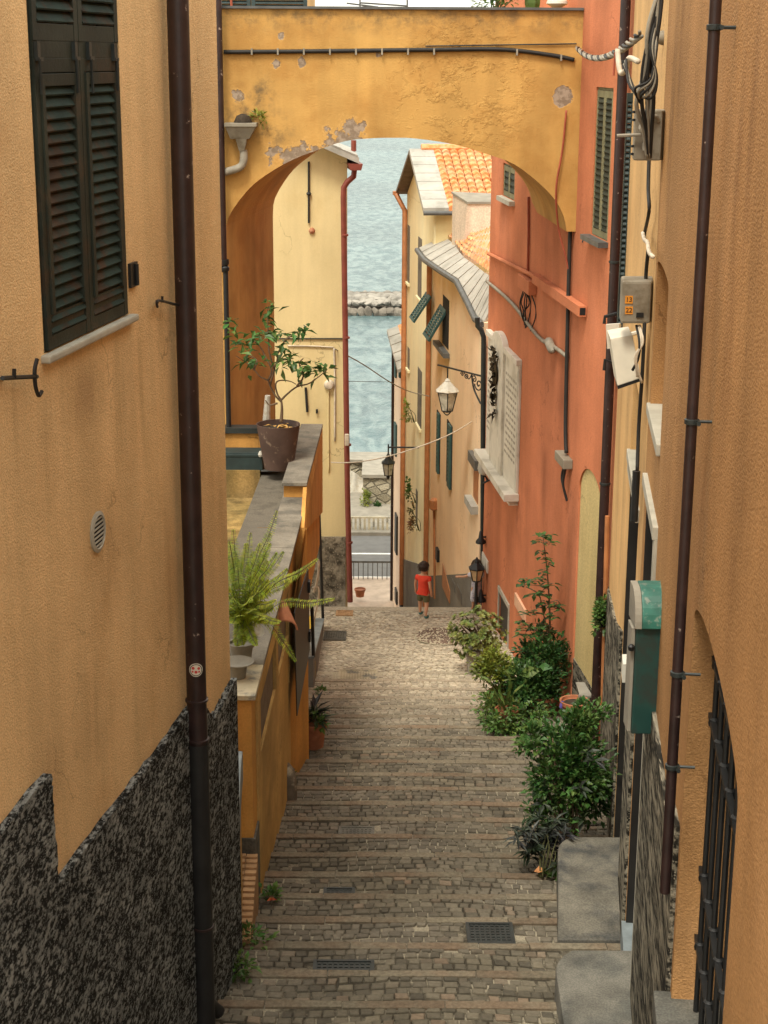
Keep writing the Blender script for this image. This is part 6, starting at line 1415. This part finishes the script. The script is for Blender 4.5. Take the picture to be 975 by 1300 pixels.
q = MB(); q.tube([p_ + Vector((-.05, -.02, -.06)) for p_ in E0], .06, 8); gt = q.build('gutter', m_lead, rf, smooth=True)
q = MB(); q.tube([P(*a, 30.9) for a in ((606, 403), (606.5, 414), (611, 419), (614, 428), (613.5, 480), (613, 600), (613, 768))], .05, 10); q.build('drainpipe', m_iron, HP, smooth=True)
q = MB(); z1_ = P(580, 737, 35).z; h0_, h1_ = PW.hit(612, 736), PW.hit(548, 738.5); q.wprism(PW, [(YP0, 3), (YP1, 3), (YP1, h1_[1]), (YP0, h0_[1])], -.01, .03); q.build('plinth', m_grey, HP, label='grey rendered base')
for px in (539, ):
    pass
def slot(t, nm, m, pa, pb, d0=.0, d1=.03, lab=None, rec=None):
    y0, y1, z0, z1 = wr(PW, pa, pb); q = MB(); q.wbox(PW, y0, y1, z0, z1, d0, d1); return q.build(nm, m, t, label=lab)
# recess colours: doorway panel, slits, hoods
y0_, y1_, za_, zb_ = wr(PW, (564, 715), (573, 766)); q = MB(); q.wprism(PW, [(y0_, za_), (y1_, za_), (y1_, zb_), (y0_, zb_ - .25)], .031, .045); q.build('door', m_copper, HP, label='small rust coloured door')
for a, b in (((575.5, 733), (579.5, 752)), ((582.5, 741), (588, 768))): slot(HP, 'cellar_window', m_lead, a, b, .031, .04)
def shutter_window(t, pa, pb, m, out=.16):
    y0, y1, z0, z1 = wr(PW, pa, pb); q = MB(); q.wbox(PW, y0, y1, z0, z1, .0, .02); w_ = q.build('window', m_dark, t)
    fr, sl2 = MB(), MB(); louvre(fr, sl2, PW, y0 + .01, (y0 + y1) / 2, z0, z1, .022, .05, .09); s_ = fr.build('shutter', m, w_); sl2.build('louvre_panel', m, s_)
    q = MB(); c0 = PW.at(y1, z0, .02); q.hexa([PW.at(y1 - .03, z0, .02), PW.at(y1, z0, .02), PW.at(y1 + .03, z0, .55), PW.at(y1, z0, .55)], [PW.at(y1 - .03, z1, .02), PW.at(y1, z1, .02), PW.at(y1 + .03, z1, .55), PW.at(y1, z1, .55)]); 
    return w_
def open_leaf(t, px0, px1, py0, py1, m, y, W=PW):     # shutter leaf folded back flat, standing proud
    y0, y1, z0, z1 = wr(PW, (px0, py0), (px1, py1)); fr, sl2 = MB(), MB(); louvre(fr, sl2, W, y0, y1, z0, z1, .03, .05, .09); s_ = fr.build('shutter', m, t); sl2.build('louvre_panel', m, s_); return s_
w_ = slot(HP, 'window', m_dark, (563, 374), (569.5, 444), .0, .012); q = MB(); y0, y1, z0, z1 = wr(PW, (557, 440), (571, 446)); zm_ = (z0 + z1) / 2; q.wbox(PW, y0, y1, zm_ - .05, zm_ + .05, .0, .14); q.build('sill', m_lead, w_)
def flap(t, top, bot, wd, m, y):         # lower half of a shutter propped out on its stay
    a, b = P(*top, y), P(*bot, y + .1); ax = (b - a).normalized(); sd_ = PW.u; n = ax.cross(sd_).normalized(); L = (b - a).length
    fr, sl2 = MB(), MB(); ob = lambda m_, l0, l1, s0, s1, n0, n1: m_.hexa([a + ax * l + sd_ * s_ + n * n0 for l, s_ in ((l0, s0), (l1, s0), (l1, s1), (l0, s1))], [a + ax * l + sd_ * s_ + n * n1 for l, s_ in ((l0, s0), (l1, s0), (l1, s1), (l0, s1))])
    for s0 in (0, wd - .06): ob(fr, 0, L, s0, s0 + .06, 0, .05)
    ob(fr, 0, .07, .06, wd - .06, .002, .048); ob(fr, L - .07, L, .06, wd - .06, .002, .048); ob(fr, 0, L, wd / 2 - .03, wd / 2 + .03, .002, .048)
    k = .08
    while k < L - .1: ob(sl2, k, k + .035, .06, wd - .06, .005, .045); k += .065
    s_ = fr.build('propped_shutter', m, t, label='louvred teal shutter propped out from the wall'); sl2.build('louvre_panel', m, s_); return s_
flap(HP, (566, 394), (543, 433), 1.0, m_teal, PW.hit(563, 400)[0] - .5); 
for a, b in (((555.5, 520), (558.5, 602)), ((568.5, 532), (573.5, 622))):
    shutter_window(HP, a, b, m_teal)
y0, y1, z0, z1 = wr(PW, (600, 577), (609, 592)); q = MB(); q.wbox(PW, y0, y1, (z0 + z1) / 2 - .1, (z0 + z1) / 2 + .1, 0, .1); nl = slot(HP, 'niche', m_copper, (602, 590), (607, 640), .0, .01); q.build('niche_hood', m_lead, nl); y0, y1, z0, z1 = wr(PW, (598, 633), (607, 648)); q = MB(); q.wbox(PW, y0, y1, (z0 + z1) / 2 - .08, (z0 + z1) / 2 + .08, .0, .14); q.build('niche_sill', m_slateroof, nl)
slot(HP, 'wall_iron', m_black, (556, 694), (558, 714), .0, .06)
q = MB(); q.tube([PW.pt(551, 640, .04), PW.pt(552, 760, .04)], .03, 6); q.lathe(PW.pt(551, 640, .06) - Vector((0, 0, .15)), [(.06, 0), (.12, .05), (.12, .25), (.05, .3)], 8); q.build('gas_pipe', m_copper, HP)
# cream house with the tiled gable
zs_l = P(520, 300, 41).z
HCm = lane_house(YP1 + .002, YC1, P(548, 268, YP1).z - .05, m_cream, 'tall cream house with a bright orange tiled gable roof, farther down the lane')
y0r, ymr, y1r = YP1 - .2, 41.4, 44.4; ze_ = P(553, 268, y0r).z; zr_ = P(520, 192, ymr).z
q = MB(); q.face([PW.at(YP1, ze_ - .06), PW.at(YC1, ze_ - .06), PW.at(ymr, zr_ - .12)]); q.build('gable_wall', m_cream, HCm)
X0 = Vector((.1, 1, 0))
def rp_(s_, v, h=0): # s_: distance into the house from the facade, v: 0 eave .. 1 ridge on the near slope
    y = y0r + (ymr - y0r) * v; b = PW.at(y, ze_ + (zr_ - ze_) * v + h, .28); return b - PW.n * s_
NC, NR = 30, 13; q = MB()
for i in range(NC):
    for j in range(NR):
        s0, s1 = .6 + i * .2, .6 + i * .2 + .185; v0, v1 = j / NR, (j + 1.08) / NR
        cols = [(s0, .015), (s0 + .05, .05), (s0 + .095, .065), (s0 + .14, .05), (s1, .015)]
        for (sa, ha), (sb, hb_) in zip(cols, cols[1:]): q.face([rp_(sa, v0, ha + .07), rp_(sb, v0, hb_ + .07), rp_(sb, v1, hb_ + .012), rp_(sa, v1, ha + .012)])
        q.face([rp_(c_[0], v0, c_[1] + .07) for c_ in cols] + [rp_(s1, v0, .0), rp_(s0, v0, .0)])
rf = q.build('tile_slope', m_tile, HCm, fixn=False, label='bright orange tiled roof slope')
q = MB()
for j in range(7):
    v0, v1 = j / 7 + .004, (j + 1) / 7 - .004; q.hexa([rp_(0, v0, -.06), rp_(.6, v0, -.06), rp_(.6, v1, -.06), rp_(0, v1, -.06)], [rp_(0, v0, .07), rp_(.6, v0, .07), rp_(.6, v1, .07), rp_(0, v1, .07)])
q.build('verge_slab', m_slateroof, rf)
q = MB(); b0, b1 = PW.at(ymr, zr_ - .06, .28), PW.at(y1r, ze_ - .1, .28); q.hexa([b0, b0 - PW.n * 6, b1 - PW.n * 6, b1], [b0 + Vector((0, 0, .1)), b0 - PW.n * 6 + Vector((0, 0, .1)), b1 - PW.n * 6 + Vector((0, 0, .1)), b1 + Vector((0, 0, .1))]); q.build('back_slope', m_wood, rf)
q = MB(); q.tube([rp_(.3, 1, .08), rp_(6.5, 1, .08)], .1, 8); q.build('ridge_tile', m_tile, rf, smooth=True)
q = MB(); q.tube([rp_(.0, -.02, -.02), rp_(6.5, -.02, -.02)], .05, 8); q.build('gutter', m_lead, rf, smooth=True)
q = MB(); q.prism([(PW.at(YP1, 0).x + .05, YP1 - .02, ze_ - 2.2), (PW.at(YP1, 0).x + 6, YP1 - .02, ze_ - 2.2), (PW.at(YP1, 0).x + 6, YP1 - .02, ze_ - .02), (PW.at(YP1, 0).x + .05, YP1 - .02, ze_ - .02)], (0, .4, 0)); q.build('end_wall', m_yellow, HCm)
q = MB(); q.hexa([PW.at(y1r - .1, ze_ - .12, .2), PW.at(y1r + .1, ze_ - .12, .2), PW.at(y1r + .1, ze_ - .12, .36), PW.at(y1r - .1, ze_ - .12, .36)], [PW.at(y1r - .1, ze_ - .02, .2), PW.at(y1r + .1, ze_ - .02, .2), PW.at(y1r + .1, ze_ - .02, .36), PW.at(y1r - .1, ze_ - .02, .36)])
yq_ = 44.0; q.tube([PW.at(yq_ + .3, ze_ - .1, .28), PW.at(yq_, ze_ - .5, .08), PW.at(yq_, 5, .08)], .07, 10); q.build('drainpipe', m_copper, HCm, smooth=True, label='orange drainpipe on the far corner')
q = MB(); q.tube([PW.at(YP1 + .1, zeave[0] - .4, .08), PW.at(YP1 + .1, 4.5, .08)], .065, 10); q.build('drainpipe', m_copper, HCm, smooth=True, label='brown drainpipe on the near corner')
for a, b in (((518, 285), (520, 360)), ((531.5, 300), (535, 380)), ((518, 440), (520, 470)), ((531, 465), (535, 545)), ((528.5, 620), (530, 670))): 
    y0, y1, z0, z1 = wr(PW, a, b); q = MB(); q.wbox(PW, y0, y1, z0, z1, 0, .012); w_ = q.build('window', m_slate, HCm); q = MB(); q.wbox(PW, y0 - .06, y1 + .06, z0 - .07, z0 - .003, 0, .06); q.build('sill', m_cream, w_)
flap(HCm, (546, 376), (524, 409), .8, m_teal, 38.2)
q = MB(); h0_, h1_ = PW.hit(540, 712), PW.hit(516, 716); q.wprism(PW, [(YP1 + .3, 3), (YC1 - .2, 3), (YC1 - .2, h1_[1]), (YP1 + .3, h0_[1])], .0, .04); q.build('plinth', m_grey, HCm)
for (px, py, s_, k) in ((516, 520, .35, 0), (518, 625, .3, 1), (522, 655, .4, 2)):
    c_ = PW.pt(px, py, .25); t = thing('hanging_plant', c_, ['yellowish plant trailing from a high sill of the cream house', 'small green plant on the cream house below the dark lantern', 'reddish green plant low on the cream house wall'][k], 'hanging plant'); q = MB(); leaves(q, c_, (.1, .18, s_ * 1.1), 110, .09, .055, 8, 70 + k); q.build('foliage', [m_lf_yel, m_lf_mid, leafmat('red_leafage', (.2, .09, .03), (.08, .12, .03), .3)][k], t, fixn=False); q = MB(); stems(q, c_ + Vector((.2, 0, -s_)), c_, (.1, .2, s_), 5, .01, 3); q.build('stem', m_stem, t)
# last house by the road
zt3 = P(505, 470, 44.4).z
HT = lane_house(YC1 + .002, YT1, zt3, m_rose, 'pale rose house at the very end of the lane, next to the road')
q = MB(); r0, r1, r2 = [P(491, 418, 46.8), P(505, 470, 44.3)], [P(499, 418, 46.9), P(513, 466, 44.4)], [P(512, 410, 47.2), P(520, 445, 44.6)]
E0_, E1_, E2_ = r0, [r0[0] + Vector((.32, 0, .12)), r0[1] + Vector((.32, 0, .12))], [r0[0] + Vector((1.8, 0, .7)), r0[1] + Vector((1.8, 0, .7))]
for k in range(5): a, b, c, d = (E0_[0].lerp(E0_[1], k / 5 + .01), E0_[0].lerp(E0_[1], (k + 1) / 5 - .01), E1_[0].lerp(E1_[1], (k + 1) / 5 - .01), E1_[0].lerp(E1_[1], k / 5 + .01)); q.hexa([a + th, b + th, c + th, d + th], [a, b, c, d])
rf = q.build('roof', m_slateroof, HT); q = MB(); q.hexa([E1_[0] + th, E1_[1] + th, E2_[1] + th, E2_[0] + th], [E1_[0], E1_[1], E2_[1], E2_[0]]); q.build('tile_slope', m_tile, rf)
q = MB(); z0_ = min(r0[0].z, r0[1].z); q.face([PW.at(YC1, zt3 - .05), PW.at(YT1, zt3 - .05), PW.at(YT1, r0[0].z - .05), PW.at(YC1, r0[1].z - .05)]); q.build('top_wall', m_rose, HT)
for a, b in (((502.5, 455), (504, 480)), ((502, 535), (504, 580)), ((508, 460), (509, 480)), ((503, 650), (505, 705)), ((503, 745), (505, 768))): slot(HT, 'window', m_teal if a[1] < 600 else m_doord, a, b, 0, .05)
q = MB(); q.tube([PW.at(YT1 - .06, r0[0].z - .1, .04), PW.at(YT1 - .06, 3, .04)], .04, 8); q.build('drainpipe', m_pipe, HT, smooth=True)
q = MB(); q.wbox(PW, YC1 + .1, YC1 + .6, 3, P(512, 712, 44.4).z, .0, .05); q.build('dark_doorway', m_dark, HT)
for (px, py, lab) in ((503, 490, 'upper dark iron bracket on the end house'), (506, 500, 'lower dark iron bracket on the end house')): pass
# chimney-like parapet between the roofs
CHM = thing('roof_parapet', P(600, 290, 38.0), 'pale stepped parapet rising between the orange tiled roofs', 'parapet')
yk = 37.6; a, b = P(574.5, 246, yk), P(640, 292, yk); q = MB(); c_ = P(592, 258, yk - .6)
q.hexa([(a.x, yk - .02, P(574, 291, yk).z - .6), (a.x + .22, yk - .8, P(591, 297, yk).z - .6), (a.x + 3.4, yk - .2, b.z - .6), (a.x + 3.4, yk + .4, b.z - .6)], [(a.x, yk - .02, a.z), (a.x + .3, yk - .8, c_.z), (a.x + 3.4, yk - .5, c_.z), (a.x + 3.4, yk + .4, c_.z)]); q.build('wall', m_peachwall2, CHM)
q = MB(); q.hexa([(a.x - .03, yk - .03, a.z + .002), (a.x + .3, yk - .83, c_.z + .002), (a.x + 3.4, yk - .53, c_.z + .002), (a.x + 3.4, yk + .43, c_.z + .002)], [(a.x - .03, yk - .03, a.z + .05), (a.x + .3, yk - .83, c_.z + .05), (a.x + 3.4, yk - .53, c_.z + .05), (a.x + 3.4, yk + .43, c_.z + .05)]); q.build('coping', m_conc, CHM)
# wires across the lane
cable('wire', [P(425, 443, 30.8), P(460, 462, 33), P(495, 485, 36), P(520, 497, 38.5), P(545, 503, 37.5)], .012, m_cablegrey, 'upper thin wire sagging from the yellow house to the peach house')
cable('wire', [P(440, 484, 30.9), P(470, 484.5, 35), P(500, 485, 44)], .006, m_cable, 'faint dark wire running level across the sea view')
cable('wire', [P(420, 587, 30.6), P(450, 587, 30.6), P(490, 580, 30.8), P(530, 568, 31), P(570, 552, 31.3), P(603, 533, 32.4)], .013, m_cablepale, 'pale wire rising across the lane to the peach house')

# ================================================================== ROADSIDE, PROMENADE AND SEA
def railing(lab, y, zb, h, x0, x1, step, r, m, group=None, flat=False):
    t = thing('railing', (x0, y, zb), lab, 'railing'); q = MB(); q.box(x0, x1, y - .03, y + .03, zb + h - .06, zb + h); q.box(x0, x1, y - .025, y + .025, zb + .06, zb + .11); q.build('rail', m, t)
    x = x0
    while x <= x1:
        q = MB(); q.box(x - r, x + r, y - .024 if not flat else y - .03, y + .024 if not flat else y + .03, zb, zb + h - .061); q.build('bar', m, t); x += step
a = P(470, 746, 49.2); railing('dark thin barred railing on the near side of the coast road', 49.2, a.z, P(470, 712, 49.2).z - a.z, P(443, 730, 49.2).x, P(500, 730, 49.2).x, .15, .012, m_lead)
a = P(470, 692, 55.6); railing('pale concrete picket railing on the far side of the coast road', 55.6, a.z, P(470, 656, 55.6).z - a.z, P(440, 670, 55.6).x, P(500, 670, 55.6).x, .16, .038, m_slatepale, flat=True)
v = P(457, 757, 47); t = thing('flower_pot', v, 'small red clay pot at the foot of the red drainpipe', 'flower pot'); q = MB(); pot(q, v, .16, .24, .75); q.build('pot', m_terra, t, smooth=True)
RWl = thing('retaining_wall', P(470, 690, 58), 'rough stone retaining wall above the promenade, dry earth at its foot', 'wall')
q = MB(); q.box(-6, 6, 61.5, 62.6, 0, P(470, 583, 62).z); q.build('upper_wall', m_stonewall, RWl)
q = MB(); q.box(-6, 6, 61.4, 62.7, P(470, 583, 62).z + .002, P(470, 579, 62).z); q.build('coping', m_conc, RWl)
q = MB(); q.box(P(461, 620, 59).x, 6, 59, 61.3, 0, P(470, 606, 59).z); q.build('lower_wall', m_stonewall, RWl)
q = MB(); q.box(P(461, 620, 59).x - .05, 6, 58.9, 61.39, P(470, 606, 59).z + .002, P(470, 602, 59).z); q.build('ledge', m_conc, RWl)
q = MB()
N = 9
gx0, gz0 = P(443, 655, 60).x, P(443, 668, 60).z
pts = [[Vector((gx0 + .9 * i / N, 60.9 - .8 * (j / N) + rnd.uniform(-.1, .1), P(450, 606, 60).z - (1.9 * j / N) + rnd.uniform(-.08, .08) - .4 * i / N)) for i in range(N + 1)] for j in range(N + 1)]
for j in range(N):
    for i in range(N): q.face([pts[j][i], pts[j][i + 1], pts[j + 1][i + 1], pts[j + 1][i]])
tag(q.build('tarpaulin', m_hood, smooth='all'), 'crumpled white tarpaulin draped beside the stone wall', 'tarpaulin')
for (px, py, s_, mt, lab) in ((463, 632, .38, m_lf_yel, 'yellowish scrub in front of the stone wall'), (478, 645, .22, m_lf_dark, 'small dark tuft growing in the lower stone wall')):
    c_ = P(px, py, 58.7); t = thing('scrub', c_, lab, 'scrub'); q = MB(); leaves(q, c_, (s_ * .7, s_ * .5, s_), 200, .12, .07, 12, int(px)); q.build('foliage', mt, t, fixn=False)
rr = random.Random(14)
def rock(q, c_, s_, rr):
    bm = bmesh.new(); bmesh.ops.create_icosphere(bm, subdivisions=2, radius=1)
    sx, sy, sz = s_; ph = [rr.uniform(0, 6) for _ in range(6)]; pl_ = [(Vector((rr.gauss(0, 1), rr.gauss(0, 1), rr.gauss(0, 1))).normalized(), rr.uniform(.5, .85)) for _ in range(9)]
    for v_ in bm.verts:
        p_ = v_.co.copy()
        for n_, d_ in pl_:
            e = p_.dot(n_) - d_
            if e > 0: p_ -= n_ * e
        v_.co = Vector((p_.x * sx, p_.y * sy, p_.z * sz)) + c_
    bm.verts.index_update(); o_ = len(q.v); q.v += [tuple(v_.co) for v_ in bm.verts]; q.f += [[v_.index + o_ for v_ in f_.verts] for f_ in bm.faces]; bm.free()
YB = 143; big = [(421, 389), (430, 390), (440, 391), (449, 389), (458, 390), (467, 389), (477, 391), (486, 389), (495, 390), (504, 389), (511, 391), (520, 390), (530, 389), (540, 391)]
for k, (px, py) in enumerate(big):
    q = MB(); c_ = P(px, py, YB); c_.z = SEA + .25; rock(q, c_, (.42 + .1 * rr.random(), .5, .52 + rr.random() * .12), rr)
    tag(q.build('boulder', m_boulder), 'dark boulder at the waterline of the sea breakwater', 'boulder', 'dark boulders along the breakwater')
k = 0
for row, (py, yy) in enumerate(((384.5, 145.), (381, 146.5), (378, 148.), (375.5, 150.), (373.5, 152.))):
    px = 418 - rr.random() * 5
    while px < 546:
        q = MB(); c_ = P(px, py, yy); rock(q, c_, (rr.uniform(.45, .75), .8, rr.uniform(.3, .4)), rr); tag(q.build('boulder', m_boulderpale), 'pale flat stone in the upper courses of the sea breakwater', 'boulder', 'pale stones of the breakwater'); px += rr.uniform(7, 11)
q = MB(); q.hexa([(-12, YB + .6, SEA - 2), (14, YB + .6, SEA - 2), (14, 154, SEA - 2), (-12, 154, SEA - 2)], [(-12, YB + 1.9, SEA + .3), (14, YB + 1.9, SEA + .3), (14, 151.5, SEA + .9), (-12, 151.5, SEA + .9)]); tag(q.build('breakwater', m_boulder), 'low core of the stone breakwater under its boulders', 'breakwater')
# ================================================================== PEOPLE
def skin(name, nodes, edges, m, parent, lv=2, root=0):
    me = bpy.data.meshes.new('skeleton'); me.from_pydata([tuple(n[0]) for n in nodes], edges, []); o = bpy.data.objects.new('skeleton', me); C.objects.link(o)
    md = o.modifiers.new('s', 'SKIN'); md.use_smooth_shade = True
    lay = me.skin_vertices[0].data if me.skin_vertices else None
    if lay is None:
        bm = bmesh.new(); bm.from_mesh(me); bm.verts.layers.skin.verify(); bm.to_mesh(me); bm.free(); lay = me.skin_vertices[0].data
    for k, n in enumerate(nodes):
        r = n[1]; lay[k].radius = r if isinstance(r, tuple) else (r, r); lay[k].use_root = (k == root)
    s2 = o.modifiers.new('u', 'SUBSURF'); s2.levels = lv; s2.render_levels = lv
    bpy.context.view_layer.update()
    nm = bpy.data.meshes.new_from_object(o.evaluated_get(bpy.context.evaluated_depsgraph_get())); bpy.data.objects.remove(o)
    nm.name = name; nm.materials.clear(); nm.materials.append(m)
    for p in nm.polygons: p.use_smooth = True
    r = bpy.data.objects.new(name, nm); C.objects.link(r); r.parent = parent; return r
def child(base, rot, lab, mshirt, mshort, mshoe, pose, h=1.07, tunic=False):
    t = thing('person', base, lab, 'person'); t.rotation_euler.z = rot; s = h / 1.07
    V = lambda x, y, z: Vector((x, y, z)) * s
    # local: faces +Y, right is +X
    la, ra, ll, rl = pose
    N = [(V(0, 0, .50), .085 * s), (V(0, .005, .60), .08 * s), (V(0, 0, .72), .085 * s), (V(0, -.005, .79), .06 * s), (V(0, .0, .835), .033 * s), (V(0, .012, .885), .058 * s), (V(0, .01, .955), .086 * s), (V(0, .0, 1.02), .066 * s)]
    E = [(k, k + 1) for k in range(7)]
    def limb(root, pts, rs):
        p = root
        for v, r in zip(pts, rs): N.append((V(*v), r * s)); E.append((p, len(N) - 1)); p = len(N) - 1
        return p
    hands = []
    for arm_ in (la, ra): hands.append(limb(3, arm_, (.038, .03, .026, .022, .024, .02)))
    for arm_, hd in zip((la, ra), hands):                           # fingers and thumb
        w, e = Vector(arm_[-1]), Vector(arm_[-2]); d = (w - e).normalized(); sd_ = d.orthogonal().normalized(); 
        for f, (o_, L) in enumerate(((-.014, .036), (-.005, .042), (.005, .04), (.013, .033))): limb(hd, [tuple(w + d * .016 + sd_ * o_), tuple(w + d * (.016 + L * .6) + sd_ * o_ * 1.15), tuple(w + d * (.016 + L) + sd_ * o_ * 1.15 + Vector((0, .008, -.004)))], (.0075, .0065, .0055))
        limb(hd, [tuple(w + sd_ * .022), tuple(w + sd_ * .034 + d * .018)], (.008, .006))
    feet = []
    for leg in (ll, rl): feet.append(limb(0, leg, (.062, .05, .04, .034, .025, .028, .022)))
    b = skin('body', N, E, m_skin, t)
    # ears, nose, eyes, mouth as small shapes on the head
    q = MB(); o_ = Vector(base)
    for sx in (-1, 1): q.lathe(o_ + V(sx * .084, .0, .945), [(.008, -.01), (.02, 0), (.016, .008), (.004, .012)], 8, (sx, -.3, 0))
    q.lathe(o_ + V(0, .094, .93), [(.014, -.01), (.011, .006), (.003, .014)], 8, (0, 1, -.2)); q.build('ear_and_nose', m_skin, b, smooth=True)
    q = MB(); 
    for sx in (-1, 1): q.lathe(o_ + V(sx * .032, .086, .955), [(.01, 0), (.008, .004), (.001, .006)], 8, (0, 1, 0))
    q.tube([o_ + V(-.02, .088, .902), o_ + V(0, .092, .899), o_ + V(.02, .088, .902)], .004, 5); q.build('face_marking', m_hair, b)
    # hair
    rr = random.Random(3); q = MB(); prof = []
    for i in range(9):
        for j in range(18): pass
    n, mm = 18, 9; rings = []
    for i in range(mm):
        th = math.pi * .70 * i / (mm - 1); ring = []
        for j in range(n):
            ph = 6.2832 * j / n; r = .102 + rr.uniform(-.006, .007)
            y = math.sin(th) * math.sin(ph); lim = 1
            if y > .35 and i > 4: th2 = math.pi * .70 * 4.3 / (mm - 1)
            else: th2 = th
            ring.append(o_ + V(math.sin(th2) * math.cos(ph) * r * .95, math.sin(th2) * math.sin(ph) * r * 1.02 + .002, .967 + math.cos(th2) * r * (1.02 if th2 < 1.57 else 1.15)))
        rings.append(ring)
    for i in range(mm - 1):
        for j in range(n): q.face([rings[i][j], rings[i][(j + 1) % n], rings[i + 1][(j + 1) % n], rings[i + 1][j]])
    for k in range(160):
        i, j = rr.randrange(1, mm - 1), rr.randrange(n); p = rings[i][j]; d = (p - (o_ + V(0, 0, .967))).normalized() * .35 + Vector((0, -.1, -.9)); q.leaf(p, d, d.orthogonal(), .05 * s, .014 * s, .2)
    q.build('hair', m_hair, t, smooth='all', fixn=False)
    # shirt with sleeves
    hem = .485 if not tunic else .3
    N2 = [(V(0, 0, hem), (.115 * s, .088 * s)), (V(0, 0, .55), (.105 * s, .088 * s)), (V(0, 0, .70), (.105 * s, .092 * s)), (V(0, -.003, .785), (.075 * s, .066 * s)), (V(0, -.002, .815), .042 * s)]; E2 = [(0, 1), (1, 2), (2, 3), (3, 4)]
    for arm_ in (la, ra):
        a0, a1 = Vector(arm_[0]), Vector(arm_[1]); N2.append((V(*a0), .05 * s)); E2.append((3, len(N2) - 1)); m_ = a0.lerp(a1, .85 if not tunic else 1); N2.append((V(*m_), .046 * s)); E2.append((len(N2) - 2, len(N2) - 1))
    skin('shirt', N2, E2, mshirt, t, 2, 1)
    N3 = [(V(0, 0, .5), (.1 * s, .085 * s)), (V(0, 0, .46), (.1 * s, .082 * s))]; E3 = [(0, 1)]
    for leg in (ll, rl):
        a0, a1 = Vector(leg[0]), Vector(leg[1]); N3.append((V(*a0), .07 * s)); E3.append((1, len(N3) - 1)); e_ = Vector(leg[2]) if not tunic else Vector(leg[3]); N3.append((V(*a1.lerp(e_, .75)), .064 * s)); E3.append((len(N3) - 2, len(N3) - 1))
        if tunic: N3.append((V(*e_), .05 * s)); E3.append((len(N3) - 2, len(N3) - 1))
    skin('shorts' if not tunic else 'trousers', N3, E3, mshort, t, 2)
    for leg in (ll, rl):
        a, b_ = Vector(leg[-3]), Vector(leg[-1]); N4 = [(V(a.x, a.y - .02, a.z - .02), .034 * s), (V(a.x, a.y + .02, a.z - .03), .036 * s), (V(b_.x, b_.y - .02, b_.z + .002), .034 * s), (V(b_.x, b_.y + .025, b_.z), .026 * s)]
        skin('shoe', N4, [(0, 1), (1, 2), (2, 3)], mshoe, t, 1)
    return t
ca, sa = math.cos, math.sin
pose_a = ([(-.115, -.005, .765), (-.15, -.01, .68), (-.165, .0, .61), (-.17, .025, .54), (-.172, .045, .49), (-.172, .055, .465)],
          [(.115, -.005, .765), (.145, -.03, .68), (.155, -.03, .61), (.158, -.01, .54), (.158, .01, .49), (.158, .015, .462)],
          [(-.062, .0, .44), (-.078, .02, .36), (-.084, .045, .27), (-.088, .055, .18), (-.09, .06, .075), (-.092, .095, .04), (-.094, .135, .035)],
          [(.06, -.0, .44), (.076, -.015, .36), (.084, -.025, .27), (.09, -.055, .18), (.095, -.085, .075), (.1, -.05, .04), (.104, -.01, .035)])
g_ = G(537, 780); child(Vector((g_.x, g_.y, lz(g_.y) + .005)), R(-28), 'small child in red T-shirt and olive shorts standing on the landing, seen from behind', m_redshirt, m_olive, m_shoe, pose_a, 1.13)
pose_b = ([(-.11, .0, .765), (-.18, .03, .72), (-.23, .08, .69), (-.27, .12, .68), (-.31, .15, .675), (-.335, .17, .67)], pose_a[1], [(-.05, .0, .44), (-.055, .01, .36), (-.056, .015, .27), (-.056, .0, .18), (-.056, -.01, .075), (-.056, .025, .04), (-.056, .065, .035)], [(.05, 0, .44), (.055, .005, .36), (.056, .01, .27), (.056, -.01, .18), (.056, -.02, .075), (.056, .015, .04), (.056, .055, .035)])
yk_ = 30.35; xk = P(604, 768, yk_).x; child(Vector((xk, yk_, lz(yk_) + .01)), R(10), 'child in pale patterned clothes with one arm held out, half hidden behind the post lamp', m_lav, m_lav, m_copper, pose_b, 1.05, True)
